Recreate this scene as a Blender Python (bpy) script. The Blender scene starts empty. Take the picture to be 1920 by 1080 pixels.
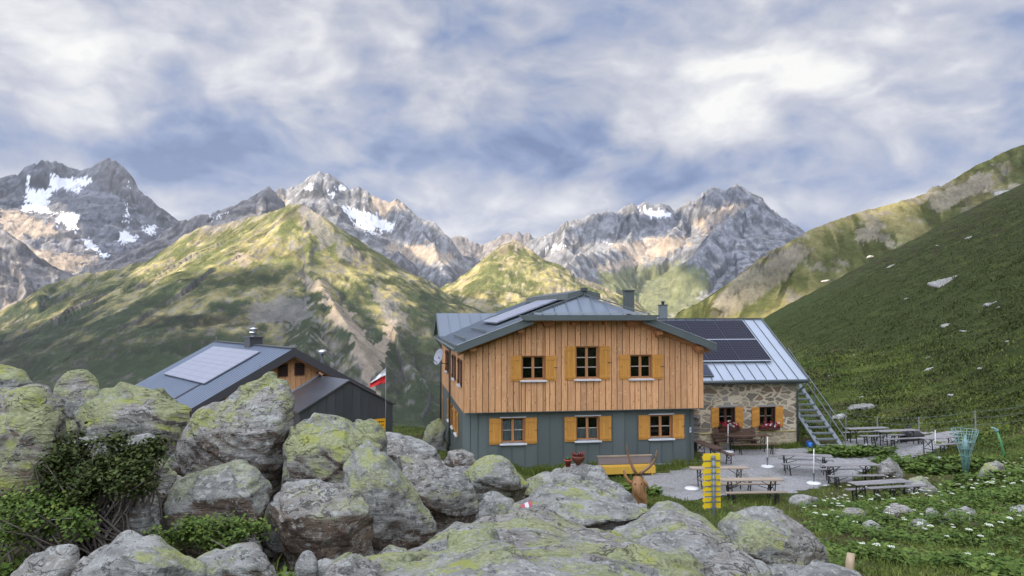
import bpy, bmesh, math, random
import numpy as np
from mathutils import Vector, Matrix

random.seed(7)
R = math.radians
scene = bpy.context.scene
COL = scene.collection

# ---------------------------------------------------------------- camera
F = 1423.0                      # focal length in pixels of the 1920 wide photograph
CAMZ = 6.6
PITCH = math.atan(48.0 / F)
cam_data = bpy.data.cameras.new("camera")
cam = bpy.data.objects.new("camera", cam_data)
COL.objects.link(cam)
cam.location = (0, 0, CAMZ)
cam.rotation_euler = (R(90) + PITCH, 0, 0)
cam_data.sensor_width = 36.0
cam_data.lens = F / 1920.0 * 36.0
cam_data.clip_start = 0.1
cam_data.clip_end = 40000
scene.camera = cam

def ray(px, py):
    a = (px - 960.0) / F
    c = -(py - 540.0) / F
    cp, sp = math.cos(PITCH), math.sin(PITCH)
    return a, cp - sp * c, sp + cp * c

def at(px, py, Y):
    """world point seen at a pixel, at distance Y ahead"""
    a, b, c = ray(px, py)
    k = Y / b
    return Vector((a * k, Y, CAMZ + c * k))

def at_z(px, py, z):
    a, b, c = ray(px, py)
    k = (z - CAMZ) / c
    return Vector((a * k, b * k, z))

# ---------------------------------------------------------------- light
SUN_TO = Vector((-0.80, -0.45, 0.40)).normalized()
sun_el = math.asin(SUN_TO.z)
sun_az = math.atan2(SUN_TO.x, SUN_TO.y)
sl = bpy.data.lights.new("sun", 'SUN')
sl.energy = 5.0
sl.angle = R(0.5)
sl.color = (1.0, 0.84, 0.62)
so = bpy.data.objects.new("sun", sl)
so.rotation_euler = SUN_TO.to_track_quat('Z', 'Y').to_euler()
COL.objects.link(so)

scene.view_settings.view_transform = 'Standard'
scene.view_settings.look = 'None'
scene.view_settings.gamma = 1
scene.view_settings.use_curve_mapping = False
scene.view_settings.exposure = 1.1
scene.cycles.use_denoising = True
scene.cycles.max_bounces = 6
scene.cycles.diffuse_bounces = 3
scene.cycles.glossy_bounces = 3
scene.cycles.transparent_max_bounces = 8
scene.cycles.volume_bounces = 0
scene.cycles.caustics_reflective = False
scene.cycles.caustics_refractive = False

# ---------------------------------------------------------------- node helper
class NT:
    def __init__(self, tree):
        self.t = tree
        self.n = tree.nodes
        self.n.clear()
    def new(self, typ, **kw):
        nd = self.n.new(typ)
        for k, v in kw.items():
            setattr(nd, k, v)
        return nd
    def put(self, sock, v):
        if hasattr(v, 'links') or hasattr(v, 'is_linked'):
            self.t.links.new(v, sock)
        elif isinstance(v, (int, float)):
            if sock.type in ('RGBA',):
                sock.default_value = (v, v, v, 1)
            elif sock.type == 'VECTOR':
                sock.default_value = (v, v, v)
            else:
                sock.default_value = v
        else:
            v = tuple(v)
            if sock.type == 'RGBA' and len(v) == 3:
                v = v + (1,)
            sock.default_value = v
    def math(self, op, a, b=None, c=None, clamp=False):
        nd = self.new('ShaderNodeMath', operation=op, use_clamp=clamp)
        self.put(nd.inputs[0], a)
        if b is not None: self.put(nd.inputs[1], b)
        if c is not None: self.put(nd.inputs[2], c)
        return nd.outputs[0]
    def vmath(self, op, a, b=None, scale=None):
        nd = self.new('ShaderNodeVectorMath', operation=op)
        self.put(nd.inputs[0], a)
        if b is not None: self.put(nd.inputs[1], b)
        if scale is not None: self.put(nd.inputs['Scale'], scale)
        return nd.outputs['Value'] if op in ('DOT_PRODUCT', 'LENGTH') else nd.outputs['Vector']
    def noise(self, vec, scale, detail=4, rough=0.55, dist=0.0, out='Fac'):
        nd = self.new('ShaderNodeTexNoise')
        nd.inputs['Scale'].default_value = scale
        nd.inputs['Detail'].default_value = detail
        nd.inputs['Roughness'].default_value = rough
        nd.inputs['Distortion'].default_value = dist
        if vec is not None: self.put(nd.inputs['Vector'], vec)
        return nd.outputs[out]
    def voronoi(self, vec, scale, feature='F1', out='Distance', rand=1.0):
        nd = self.new('ShaderNodeTexVoronoi', feature=feature)
        nd.inputs['Scale'].default_value = scale
        nd.inputs['Randomness'].default_value = rand
        if vec is not None: self.put(nd.inputs['Vector'], vec)
        return nd.outputs[out]
    def ramp(self, fac, stops, interp='LINEAR'):
        nd = self.new('ShaderNodeValToRGB')
        nd.color_ramp.interpolation = interp
        el = nd.color_ramp.elements
        while len(el) < len(stops): el.new(0.5)
        for e, (p, c) in zip(el, stops):
            e.position = p
            e.color = (c, c, c, 1) if isinstance(c, (int, float)) else tuple(c) + ((1,) if len(c) == 3 else ())
        self.put(nd.inputs['Fac'], fac)
        return nd.outputs['Color']
    def step(self, v, lo, hi):
        nd = self.new('ShaderNodeMapRange', interpolation_type='SMOOTHSTEP')
        self.put(nd.inputs['Value'], v)
        nd.inputs['From Min'].default_value = lo
        nd.inputs['From Max'].default_value = hi
        return nd.outputs['Result']
    def mix(self, fac, a, b, blend='MIX'):
        nd = self.new('ShaderNodeMix', data_type='RGBA', blend_type=blend)
        self.put(nd.inputs['Factor'], fac)
        self.put(nd.inputs['A'], a) if False else None
        ia = [s for s in nd.inputs if s.name == 'A' and s.type == 'RGBA'][0]
        ib = [s for s in nd.inputs if s.name == 'B' and s.type == 'RGBA'][0]
        self.put(ia, a); self.put(ib, b)
        return [s for s in nd.outputs if s.type == 'RGBA'][0]
    def map(self, vec, scale=(1, 1, 1), rot=(0, 0, 0), loc=(0, 0, 0)):
        nd = self.new('ShaderNodeMapping')
        self.put(nd.inputs['Vector'], vec)
        nd.inputs['Scale'].default_value = scale
        nd.inputs['Rotation'].default_value = rot
        nd.inputs['Location'].default_value = loc
        return nd.outputs['Vector']
    def coord(self, which='Object'):
        return self.new('ShaderNodeTexCoord').outputs[which]
    def attr(self, name, out='Fac'):
        return self.new('ShaderNodeAttribute', attribute_name=name).outputs[out]
    def sep(self, vec):
        return self.new('ShaderNodeSeparateXYZ') if vec is None else self._sep(vec)
    def _sep(self, vec):
        nd = self.new('ShaderNodeSeparateXYZ')
        self.put(nd.inputs[0], vec)
        return nd.outputs
    def comb(self, x, y, z):
        nd = self.new('ShaderNodeCombineXYZ')
        for i, v in enumerate((x, y, z)): self.put(nd.inputs[i], v)
        return nd.outputs[0]
    def bump(self, h, strength=0.5, dist=0.02, normal=None):
        nd = self.new('ShaderNodeBump')
        nd.inputs['Strength'].default_value = strength
        nd.inputs['Distance'].default_value = dist
        self.put(nd.inputs['Height'], h)
        if normal is not None: self.put(nd.inputs['Normal'], normal)
        return nd.outputs['Normal']
    def principled(self, color, rough=0.7, metal=0.0, normal=None, spec=0.5, **kw):
        nd = self.new('ShaderNodeBsdfPrincipled')
        self.put(nd.inputs['Base Color'], color)
        self.put(nd.inputs['Roughness'], rough)
        self.put(nd.inputs['Metallic'], metal)
        nd.inputs['Specular IOR Level'].default_value = spec
        if normal is not None: self.put(nd.inputs['Normal'], normal)
        for k, v in kw.items(): self.put(nd.inputs[k], v)
        out = self.new('ShaderNodeOutputMaterial')
        self.t.links.new(nd.outputs[0], out.inputs['Surface'])
        return nd

def new_mat(name):
    m = bpy.data.materials.new(name)
    m.use_nodes = True
    return m, NT(m.node_tree)

# ---------------------------------------------------------------- world: blue sky under broken evening cloud
world = bpy.data.worlds.new("World")
scene.world = world
world.use_nodes = True
w = NT(world.node_tree)
sky = w.new('ShaderNodeTexSky', sky_type='NISHITA')
sky.sun_disc = False
sky.sun_elevation = sun_el
sky.sun_rotation = sun_az % (2 * math.pi)
sky.altitude = 2300
dirv = w.coord('Generated')
# clouds: noise on a high layer, drawn together towards the horizon
sx, sy, sz = w._sep(dirv)[:]
zz = w.math('ADD', w.math('MAXIMUM', sz, 0.0), 0.62)
flat = w.comb(w.math('DIVIDE', sx, zz), w.math('DIVIDE', sy, zz), w.math('MULTIPLY', sz, 1.2))
warp = w.noise(flat, 3.5, 3, 0.5, out='Color')
wv = w.vmath('SUBTRACT', warp, (0.5, 0.5, 0.5))
flatw = w.vmath('ADD', flat, w.vmath('SCALE', wv, scale=0.16))
def heap(vec):       # heaped cloud: big masses with billows on them
    a_ = w.noise(w.map(vec, loc=(3.1, 1.7, 0.4)), 2.3, 10, 0.52)
    b_ = w.noise(w.map(vec, loc=(7.3, 2.2, 5.0)), 5.5, 8, 0.5)
    bl = w.math('MULTIPLY', w.math('ABSOLUTE', w.math('SUBTRACT', b_, 0.5)), -1.0)
    return a_, w.math('ADD', w.math('MULTIPLY', a_, 1.0), w.math('MULTIPLY', bl, 0.75))
n1, h0 = heap(flatw)
_, h1 = heap(w.vmath('ADD', w.vmath('SCALE', flatw, scale=0.94), (-0.04, 0.0, 0.0)))
n3 = w.noise(w.map(flatw, loc=(1.3, 9.2, 2.0)), 16.0, 6, 0.55)
relief = w.math('SUBTRACT', h0, h1)      # lit tops and grey undersides of the heaps
dw = w.vmath('NORMALIZE', w.vmath('ADD', dirv, w.vmath('SCALE', wv, scale=0.10)))
def lobe(px, py, k, amp):
    d = Vector(ray(px, py)).normalized()
    dt = w.vmath('DOT_PRODUCT', dw, tuple(d))
    e = w.math('EXPONENT', w.math('MULTIPLY', w.math('SUBTRACT', dt, 1.0), k))
    return w.math('MULTIPLY', e, amp * 0.72)
val = w.math('ADD', w.math('MULTIPLY', w.math('SUBTRACT', n1, 0.5), 1.25),
             w.math('ADD', w.math('MULTIPLY', relief, 2.0),
                    w.math('MULTIPLY', w.math('SUBTRACT', n3, 0.5), 0.42)))
val = w.math('ADD', val, 0.485)
LOBES = [  # light and dark places in the cloud cover
    (620, 60, 160, 0.30), (600, 140, 300, 0.18), (1060, 215, 400, 0.22), (1330, 165, 500, 0.10), (1230, 110, 400, -0.10), (90, 225, 300, 0.32),
    (240, 130, 200, 0.22), (60, 30, 200, 0.16), (950, 50, 160, -0.36), (1480, 40, 120, -0.06), (860, 190, 250, 0.10),
    (350, 60, 200, -0.08), (380, 210, 200, -0.10), (1750, 60, 120, -0.08), (700, 300, 300, -0.20), (300, 300, 260, -0.18),
    (1150, 310, 260, -0.26), (1560, 340, 260, -0.28), (1350, 310, 300, -0.12), (900, 385, 500, 0.30), (1080, 380, 700, 0.26), (660, 310, 900, 0.18),
    (1760, 190, 100, 0.16), (1880, 250, 150, 0.10), (520, 250, 200, -0.08), (1420, 230, 300, -.10)]
for a in LOBES:
    val = w.math('ADD', val, lobe(*a))
band = lambda z0, wd, am: w.math('MULTIPLY', w.math('EXPONENT', w.math('MULTIPLY', w.math('POWER', w.math('DIVIDE', w.math('ADD', w.math('SUBTRACT', sz, z0), w.math('MULTIPLY', w.math('SUBTRACT', n1, 0.5), 0.08)), wd), 2.0), -1.0)), am)
val = w.math('ADD', val, w.math('ADD', band(0.196, 0.045, -0.27), band(0.138, 0.022, 0.13)))
shade_cloud = w.ramp(val, [(0.0, (0.175, 0.245, 0.43)), (0.18, (0.265, 0.34, 0.535)), (0.38, (0.41, 0.455, 0.585)),
                     (0.56, (0.55, 0.57, 0.655)), (0.80, (0.76, 0.765, 0.80)), (1.0, (0.94, 0.94, 0.91))])
cover = w.step(val, -0.55, -0.25)
# cloud on the sunward side, behind the camera, is thinner and brighter
sunward = w.math('ADD', w.math('MULTIPLY', w.step(w.vmath('DOT_PRODUCT', dirv, (-0.45, -0.86, 0.25)), -0.35, 0.8), 1.45), 0.47)
sunward = w.math('ADD', sunward, w.math('MULTIPLY', w.step(sz, 0.42, 0.9), 0.45))
cb = w.new('ShaderNodeBackground'); w.put(cb.inputs['Color'], w.vmath('SCALE', shade_cloud, scale=sunward)); cb.inputs['Strength'].default_value = 1.0
sb = w.new('ShaderNodeBackground'); w.put(sb.inputs['Color'], sky.outputs[0]); sb.inputs['Strength'].default_value = 0.075
mx = w.new('ShaderNodeMixShader')
w.put(mx.inputs[0], cover); w.put(mx.inputs[1], sb.outputs[0]); w.put(mx.inputs[2], cb.outputs[0])
wo = w.new('ShaderNodeOutputWorld')
w.put(wo.inputs['Surface'], mx.outputs[0])

# ---------------------------------------------------------------- noise in numpy
def _h(ix, iy, iz, seed):
    h = (ix.astype(np.int64) * 374761393 + iy.astype(np.int64) * 668265263 + iz.astype(np.int64) * 2147483647 + seed * 974711) & 0xffffffff
    h = ((h ^ (h >> 13)) * 1274126177) & 0xffffffff
    h = ((h ^ (h >> 16)) * 2246822519) & 0xffffffff
    return (h ^ (h >> 15)) & 0xffffffff

def noise2(x, y, seed=0):
    x = np.asarray(x, float); y = np.asarray(y, float)
    x, y = np.broadcast_arrays(x, y)
    xi = np.floor(x); yi = np.floor(y); fx = x - xi; fy = y - yi
    u = fx * fx * fx * (fx * (fx * 6 - 15) + 10); v = fy * fy * fy * (fy * (fy * 6 - 15) + 10)
    z = np.zeros_like(xi)
    def g(ox, oy):
        a = _h(xi + ox, yi + oy, z, seed) * (2 * np.pi / 4294967296.0)
        return np.cos(a) * (fx - ox) + np.sin(a) * (fy - oy)
    a = g(0, 0); b = g(1, 0); c = g(0, 1); d = g(1, 1)
    return 1.5 * ((a + u * (b - a)) * (1 - v) + (c + u * (d - c)) * v)

def noise3(x, y, z, seed=0):
    xi = np.floor(x); yi = np.floor(y); zi = np.floor(z)
    fx = x - xi; fy = y - yi; fz = z - zi
    q = lambda f: f * f * f * (f * (f * 6 - 15) + 10)
    u, v, t = q(fx), q(fy), q(fz)
    def g(ox, oy, oz):
        h = _h(xi + ox, yi + oy, zi + oz, seed)
        a = (h & 0xffff) * (2 * np.pi / 65536.0); c = ((h >> 16) & 0xffff) / 32768.0 - 1.0
        s = np.sqrt(np.maximum(0, 1 - c * c))
        return np.cos(a) * s * (fx - ox) + np.sin(a) * s * (fy - oy) + c * (fz - oz)
    l = lambda a, b, k: a + k * (b - a)
    return 1.4 * l(l(l(g(0, 0, 0), g(1, 0, 0), u), l(g(0, 1, 0), g(1, 1, 0), u), v),
                   l(l(g(0, 0, 1), g(1, 0, 1), u), l(g(0, 1, 1), g(1, 1, 1), u), v), t)

def fbm2(x, y, o=4, seed=0, gain=0.5):
    s = 0; a = 1; f = 1
    for i in range(o):
        s = s + a * noise2(x * f + 17.3 * i, y * f - 9.1 * i, seed + i); a *= gain; f *= 2.03
    return s

def ridged2(x, y, o=4, seed=0, gain=0.5):
    s = 0; a = 1; f = 1; tot = 0
    for i in range(o):
        s = s + a * (1 - np.abs(noise2(x * f + 17.3 * i, y * f - 9.1 * i, seed + i)) * 1.6); tot += a; a *= gain; f *= 2.07
    return s / tot

def sstep(x, a, b):
    t = np.clip((x - a) / (b - a), 0, 1)
    return t * t * (3 - 2 * t)

# ---------------------------------------------------------------- mesh and object helpers
def link(o, parent=None):
    COL.objects.link(o)
    if parent is not None: o.parent = parent
    return o

def raw_mesh(name, verts, faces_flat, nper, mats=(), smooth=True, attrs=None, midx=None):
    """verts (n,3); faces_flat (m,nper) of equal-sized faces"""
    me = bpy.data.meshes.new(name)
    verts = np.asarray(verts, np.float32); fa = np.asarray(faces_flat, np.int32).reshape(-1, nper)
    me.vertices.add(len(verts)); me.vertices.foreach_set('co', verts.ravel())
    me.loops.add(fa.size); me.loops.foreach_set('vertex_index', fa.ravel())
    me.polygons.add(len(fa))
    me.polygons.foreach_set('loop_start', np.arange(0, fa.size, nper, dtype=np.int32))
    me.polygons.foreach_set('use_smooth', np.full(len(fa), smooth))
    if midx is not None: me.polygons.foreach_set('material_index', np.asarray(midx, np.int32))
    for k, v in (attrs or {}).items():
        v = np.asarray(v, np.float32)
        if v.ndim == 1:
            a = me.attributes.new(k, 'FLOAT', 'POINT'); a.data.foreach_set('value', v)
        else:
            a = me.color_attributes.new(k, 'FLOAT_COLOR', 'POINT')
            a.data.foreach_set('color', np.concatenate([v, np.ones((len(v), 1), np.float32)], 1).ravel())
    me.update(calc_edges=True)
    me.validate()
    for m in mats: me.materials.append(m)
    return me

def tag(o, label=None, cat=None, group=None, kind=None):
    if label: o['label'] = label
    if cat: o['category'] = cat
    if group: o['group'] = group
    if kind: o['kind'] = kind
    return o

def thing(name, label, cat, loc=(0, 0, 0), rz=0.0, group=None):
    o = bpy.data.objects.new(name, None)
    o.empty_display_size = 0.3
    COL.objects.link(o)
    o.location = loc; o.rotation_euler = (0, 0, rz)
    return tag(o, label, cat, group)

def copy_tree(o, parent=None):
    c = o.copy(); COL.objects.link(c)
    if parent is not None: c.parent = parent
    for ch in [x for x in COL.objects if x.parent == o]:
        copy_tree(ch, c)
    return c

class MB:
    """collects simple shapes into one mesh"""
    def __init__(self):
        self.v = []; self.f = []; self.m = []; self.s = []; self.r = []
    def add(self, verts, faces, mi=0, smooth=False, rnd=0.5):
        b = len(self.v)
        self.v += [tuple(p) for p in verts]
        for f in faces:
            self.f.append(tuple(i + b for i in f)); self.m.append(mi); self.s.append(smooth)
        self.r += [rnd] * len(verts)
        return self
    def box(self, c, size, mi=0, rot=None, rnd=0.5, bev=0.0):
        hx, hy, hz = size[0] / 2, size[1] / 2, size[2] / 2
        vs = []
        for z in (-hz, hz):
            for x, y in ((-hx, -hy), (hx, -hy), (hx, hy), (-hx, hy)):
                vs.append(Vector((x, y, z)))
        if rot is not None: vs = [rot @ p for p in vs]
        c = Vector(c)
        self.add([p + c for p in vs], [(3, 2, 1, 0), (4, 5, 6, 7), (0, 1, 5, 4), (1, 2, 6, 5), (2, 3, 7, 6), (3, 0, 4, 7)], mi, False, rnd)
        return self
    def bb(self, x0, x1, y0, y1, z0, z1, mi=0, rnd=0.5):
        return self.box(((x0 + x1) / 2, (y0 + y1) / 2, (z0 + z1) / 2), (x1 - x0, y1 - y0, z1 - z0), mi, None, rnd)
    def quad(self, a, b, c, d, mi=0, rnd=0.5):
        return self.add([a, b, c, d], [(0, 1, 2, 3)], mi, False, rnd)
    def prism(self, poly, offset, mi=0, rnd=0.5):
        """poly: planar list of 3d points; offset: extrusion vector"""
        n = len(poly); off = Vector(offset)
        vs = [Vector(p) for p in poly] + [Vector(p) + off for p in poly]
        fs = [tuple(range(n - 1, -1, -1)), tuple(range(n, 2 * n))]
        for i in range(n):
            j = (i + 1) % n
            fs.append((i, j, n + j, n + i))
        return self.add(vs, fs, mi, False, rnd)
    def bar(self, a, b, w, h=None, mi=0, up=(0, 0, 1), rnd=0.5):
        a = Vector(a); b = Vector(b); h = w if h is None else h
        d = (b - a); L = d.length
        if L < 1e-6: return self
        d.normalize(); u = Vector(up)
        if abs(d.dot(u)) > 0.98: u = Vector((0, 1, 0))
        s = d.cross(u).normalized(); t = s.cross(d).normalized()
        vs = []
        for p in (a, b):
            for i, j in ((-1, -1), (1, -1), (1, 1), (-1, 1)):
                vs.append(p + s * (i * w / 2) + t * (j * h / 2))
        return self.add(vs, [(0, 3, 2, 1), (4, 5, 6, 7), (0, 1, 5, 4), (1, 2, 6, 5), (2, 3, 7, 6), (3, 0, 4, 7)], mi, False, rnd)
    def tube(self, pts, r, n=8, mi=0, cap=True, rnd=0.5):
        pts = [Vector(p) for p in pts]
        rs = r if isinstance(r, (list, tuple)) else [r] * len(pts)
        vs = []; fs = []
        prev = None
        for i, p in enumerate(pts):
            d = (pts[min(i + 1, len(pts) - 1)] - pts[max(i - 1, 0)]).normalized()
            if prev is None:
                a = Vector((0, 0, 1)) if abs(d.z) < 0.9 else Vector((1, 0, 0))
                s = d.cross(a).normalized()
            else:
                s = (prev - d * prev.dot(d)).normalized()
            prev = s
            t = d.cross(s)
            for k in range(n):
                an = 2 * math.pi * k / n
                vs.append(p + (s * math.cos(an) + t * math.sin(an)) * rs[i])
        for i in range(len(pts) - 1):
            for k in range(n):
                k2 = (k + 1) % n
                fs.append((i * n + k, i * n + k2, (i + 1) * n + k2, (i + 1) * n + k))
        self.add(vs, fs, mi, True, rnd)
        if cap:
            b = len(self.v) - len(vs)
            self.f.append(tuple(b + k for k in range(n - 1, -1, -1))); self.m.append(mi); self.s.append(False)
            self.f.append(tuple(b + (len(pts) - 1) * n + k for k in range(n))); self.m.append(mi); self.s.append(False)
        return self
    def lathe(self, prof, c=(0, 0, 0), n=20, mi=0, rnd=0.5):
        c = Vector(c); vs = []; fs = []
        for r_, z in prof:
            for k in range(n):
                a = 2 * math.pi * k / n
                vs.append(c + Vector((r_ * math.cos(a), r_ * math.sin(a), z)))
        for i in range(len(prof) - 1):
            for k in range(n):
                k2 = (k + 1) % n
                fs.append((i * n + k, i * n + k2, (i + 1) * n + k2, (i + 1) * n + k))
        return self.add(vs, fs, mi, True, rnd)
    def mesh(self, name, mats):
        me = bpy.data.meshes.new(name)
        me.from_pydata([tuple(p) for p in self.v], [], self.f)
        for m in (mats if isinstance(mats, (list, tuple)) else [mats]): me.materials.append(m)
        me.polygons.foreach_set('material_index', self.m)
        me.polygons.foreach_set('use_smooth', self.s)
        a = me.attributes.new('rnd', 'FLOAT', 'POINT'); a.data.foreach_set('value', self.r)
        bm = bmesh.new(); bm.from_mesh(me)
        bmesh.ops.recalc_face_normals(bm, faces=bm.faces)
        bm.to_mesh(me); bm.free()
        me.update()
        return me
    def build(self, name, mats, parent=None, loc=None, rz=None, bevel=0.0):
        o = bpy.data.objects.new(name, self.mesh(name, mats))
        link(o, parent)
        if loc is not None: o.location = loc
        if rz is not None: o.rotation_euler = (0, 0, rz)
        if bevel > 0:
            md = o.modifiers.new('bevel', 'BEVEL'); md.width = bevel; md.segments = 2; md.limit_method = 'ANGLE'
        return o

# ---------------------------------------------------------------- plain materials
def simple(name, col, rough=0.6, metal=0.0, var=0.15, scale=6.0, bump=0.0, bscale=40.0, spec=0.5, stretch=(1, 1, 1)):
    m, n = new_mat(name)
    co = n.map(n.coord('Object'), scale=stretch)
    f = n.noise(co, scale, 5, 0.6)
    c = n.mix(f, tuple(x * (1 - var) for x in col), tuple(min(1, x * (1 + var)) for x in col))
    rv = n.attr('rnd')
    c = n.mix(0.35, c, n.mix(rv, tuple(x * (1 - var) for x in col), tuple(min(1, x * (1 + var)) for x in col)))
    nm = n.bump(n.noise(co, bscale, 4, 0.6), bump, 0.01) if bump > 0 else None
    rg = n.math('ADD', n.math('MULTIPLY', f, 0.2), rough - 0.1, clamp=True)
    n.principled(c, rg, metal, nm, spec)
    return m

# ================================================================ MOUNTAINS
def dense(pl, step):
    pts = [at(*p) for p in pl]
    out = []
    for a, b in zip(pts[:-1], pts[1:]):
        n = max(1, int((b - a).length / step))
        for i in range(n): out.append(a.lerp(b, i / n))
    out.append(pts[-1])
    return np.array([tuple(p) for p in out])

def inpoly(px, py, poly):
    c = np.zeros(px.shape, bool)
    n = len(poly)
    for i in range(n):
        x0, y0 = poly[i]; x1, y1 = poly[(i + 1) % n]
        if y0 == y1: continue
        k = ((y0 > py) != (y1 > py)) & (px < (x1 - x0) * (py - y0) / (y1 - y0) + x0)
        c ^= k
    return c

def project(x, y, z):
    dy, dz = y, z - CAMZ
    cp, sp = math.cos(PITCH), math.sin(PITCH)
    f = dy * cp + dz * sp; u = -dy * sp + dz * cp
    return 960 + F * x / f, 540 - F * u / f

def mountain_material():
    m, n = new_mat('mountain_ground')
    co = n.coord('Object')
    base = n.attr('Col', 'Color')
    f1 = n.noise(n.map(co, scale=(1, 1, 1.6)), 0.012, 8, 0.68)
    f2 = n.noise(co, 0.06, 6, 0.7)
    f3 = n.noise(n.map(co, scale=(1, 1, .5)), 0.22, 4, 0.75)
    k = n.math('ADD', n.math('MULTIPLY', f1, 1.05), n.math('ADD', n.math('MULTIPLY', f2, 0.55), n.math('MULTIPLY', f3, 0.45)))
    k = n.ramp(k, [(0.55, 0.48), (0.98, 1.0), (1.4, 1.5)]) if False else n.math('ADD', n.math('MULTIPLY', k, 1.35), -0.35)
    c = n.mix(1.0, base, k, 'MULTIPLY')
    c = n.mix(n.attr('snow'), c, base)
    nm = n.bump(n.math('ADD', n.noise(co, 0.03, 9, 0.7), n.math('MULTIPLY', n.noise(co, 0.15, 5, 0.75), 0.35)), 1.0, 16.0)
    n.principled(c, 0.95, 0, nm, 0.1)
    return m
M_MTN = mountain_material()

ROCK = np.array((.235, .228, .222)); DARK = np.array((.085, .085, .09)); SCREE = np.array((.37, .30, .225))
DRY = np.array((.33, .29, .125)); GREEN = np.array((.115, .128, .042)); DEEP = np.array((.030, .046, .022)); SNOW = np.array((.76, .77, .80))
PALE = np.array((.33, .31, .28))

SURF = []
def mtn(name, lines, pxr, dr, nA, nD, prof=(1.2, 180, .5), gully=1.0, seed=0, base=-520,
        rock=(0.0, 300.0), snow=(), scree=(), green=(), rockpoly=(), jag=12.0, gl=60.0, rocktint=ROCK, deep=(-60, 270), steep0=0.85, crag=(), tint=1.0):
    k0, L, k1 = prof
    px = np.linspace(pxr[0], pxr[1], nA); dd = np.linspace(dr[0], dr[1], nD)
    PX, YY = np.meshgrid(px, dd)
    X = (PX - 960) / F * YY
    x = X.ravel(); y = YY.ravel()
    wx = x + 40 * fbm2(x / 260, y / 260, 3, seed + 50) * gully; wy = y + 40 * fbm2(x / 260 + 9, y / 260, 3, seed + 51) * gully
    best = np.full(x.shape, -1e9); S = np.zeros_like(x); D = np.zeros_like(x)
    s0 = 0.0
    step = (dr[1] - dr[0]) / nD * 0.8
    for li, pl in enumerate(lines):
        kk = 1.0
        if isinstance(pl, tuple): pl, kk = pl
        P = dense(pl, step)
        ds = np.concatenate([[0], np.cumsum(np.linalg.norm(np.diff(P[:, :2], axis=0), axis=1))])
        zr = P[:, 2] + jag * (ridged2(ds / 90.0, 0 * ds + li, 4, seed + 3) - 0.75) * 1.6
        for c0 in range(0, len(x), 20000):
            sl_ = slice(c0, c0 + 20000)
            d = np.sqrt((wx[sl_, None] - P[None, :, 0]) ** 2 + (wy[sl_, None] - P[None, :, 1]) ** 2)
            h = zr[None, :] - kk * (k1 * d + (k0 - k1) * L * (1 - np.exp(-d / L)))
            i = h.argmax(1); r = np.arange(len(i))
            hm = h[r, i]
            b = hm > best[sl_]
            best[sl_] = np.where(b, hm, best[sl_]); S[sl_] = np.where(b, s0 + ds[i], S[sl_]); D[sl_] = np.where(b, d[r, i], D[sl_])
        s0 += ds[-1] + 777
    # gullies run down the fall line; crags break the rest
    gx = S / gl + 0.25 * noise2(x / 60, y / 60, seed + 8); gy = D / (gl * 7)
    g = ridged2(gx, gy, 4, seed + 20) - 0.72
    g2 = ridged2(gx * 0.31 + 5, gy * 0.5, 3, seed + 30) - 0.72
    amp = np.minimum(D / 160.0, 1.0)
    cr = ridged2(x / 70, y / 70, 5, seed + 40, 0.55) - 0.7
    h = best + gully * amp * (gl * 0.55 * g + gl * 1.0 * g2) + gully * np.minimum(D / 60, 1) * 17 * cr
    h = np.maximum(h, base + 30 * fbm2(x / 300, y / 300, 3, seed))
    if crag:
        qx0, qy0 = project(x, y, h)
        wv_ = 8 * fbm2(x / 14, y / 14, 3, seed + 90)
        for p, a_ in crag:
            k = inpoly(qx0 + wv_, qy0 + wv_, p).astype(float).reshape(nD, nA)
            for it in range(2): k = (k + np.roll(k, 1, 0) + np.roll(k, -1, 0) + np.roll(k, 1, 1) + np.roll(k, -1, 1)) / 5
            h = h + a_ * k.ravel() * (ridged2(x / 13, y / 13, 4, seed + 91, .6) - .45 + .5 * noise2(x / 30, y / 30, seed + 92))
    z = h
    # slope
    Z = z.reshape(nD, nA)
    gyy = np.gradient(Z, axis=0) / (dd[1] - dd[0])
    gxx = np.gradient(Z, axis=1) / (np.gradient(X, axis=1) + 1e-9)
    slope = np.sqrt(gxx ** 2 + gyy ** 2).ravel()
    # what grows or lies where
    nz = fbm2(x / 120, y / 120, 5, seed + 60, 0.6); nz2 = fbm2(x / 35, y / 35, 4, seed + 61, 0.6)
    alt = z + 90 * nz + 25 * nz2
    rk = sstep(alt, rock[0], rock[1])
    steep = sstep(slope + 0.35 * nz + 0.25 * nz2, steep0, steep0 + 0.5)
    streak = ridged2(S / 10 + 0.4 * nz2, D / 95, 3, seed + 70) - 0.72
    outc = sstep(fbm2(x / 22, y / 22, 4, seed + 63, 0.65) + 0.5 * nz + 0.25 * (slope - 0.7), 0.38, 0.58)
    rk = np.clip(np.maximum(np.maximum(rk, steep * 0.85), outc * 0.8), 0, 1)
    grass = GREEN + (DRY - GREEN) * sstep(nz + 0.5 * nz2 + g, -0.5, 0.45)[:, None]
    grass = grass + (DEEP - grass) * sstep(deep[0] - alt, 0, deep[1])[:, None] * 0.92  # shrub green low down, dark enough to carry the shade there too
    low_shade = (1 - 0.55 * sstep(deep[0] - alt, 0, deep[1]) * (D > 60))[:, None]  # shade of the low slopes put into the rock colour
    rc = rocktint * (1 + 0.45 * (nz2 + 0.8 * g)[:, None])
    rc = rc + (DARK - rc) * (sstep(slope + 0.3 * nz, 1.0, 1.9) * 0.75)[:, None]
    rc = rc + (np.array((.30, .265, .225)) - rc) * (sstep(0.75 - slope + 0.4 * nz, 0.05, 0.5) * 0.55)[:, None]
    rc = rc * low_shade
    col = grass + (rc - grass) * rk[:, None]
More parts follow.
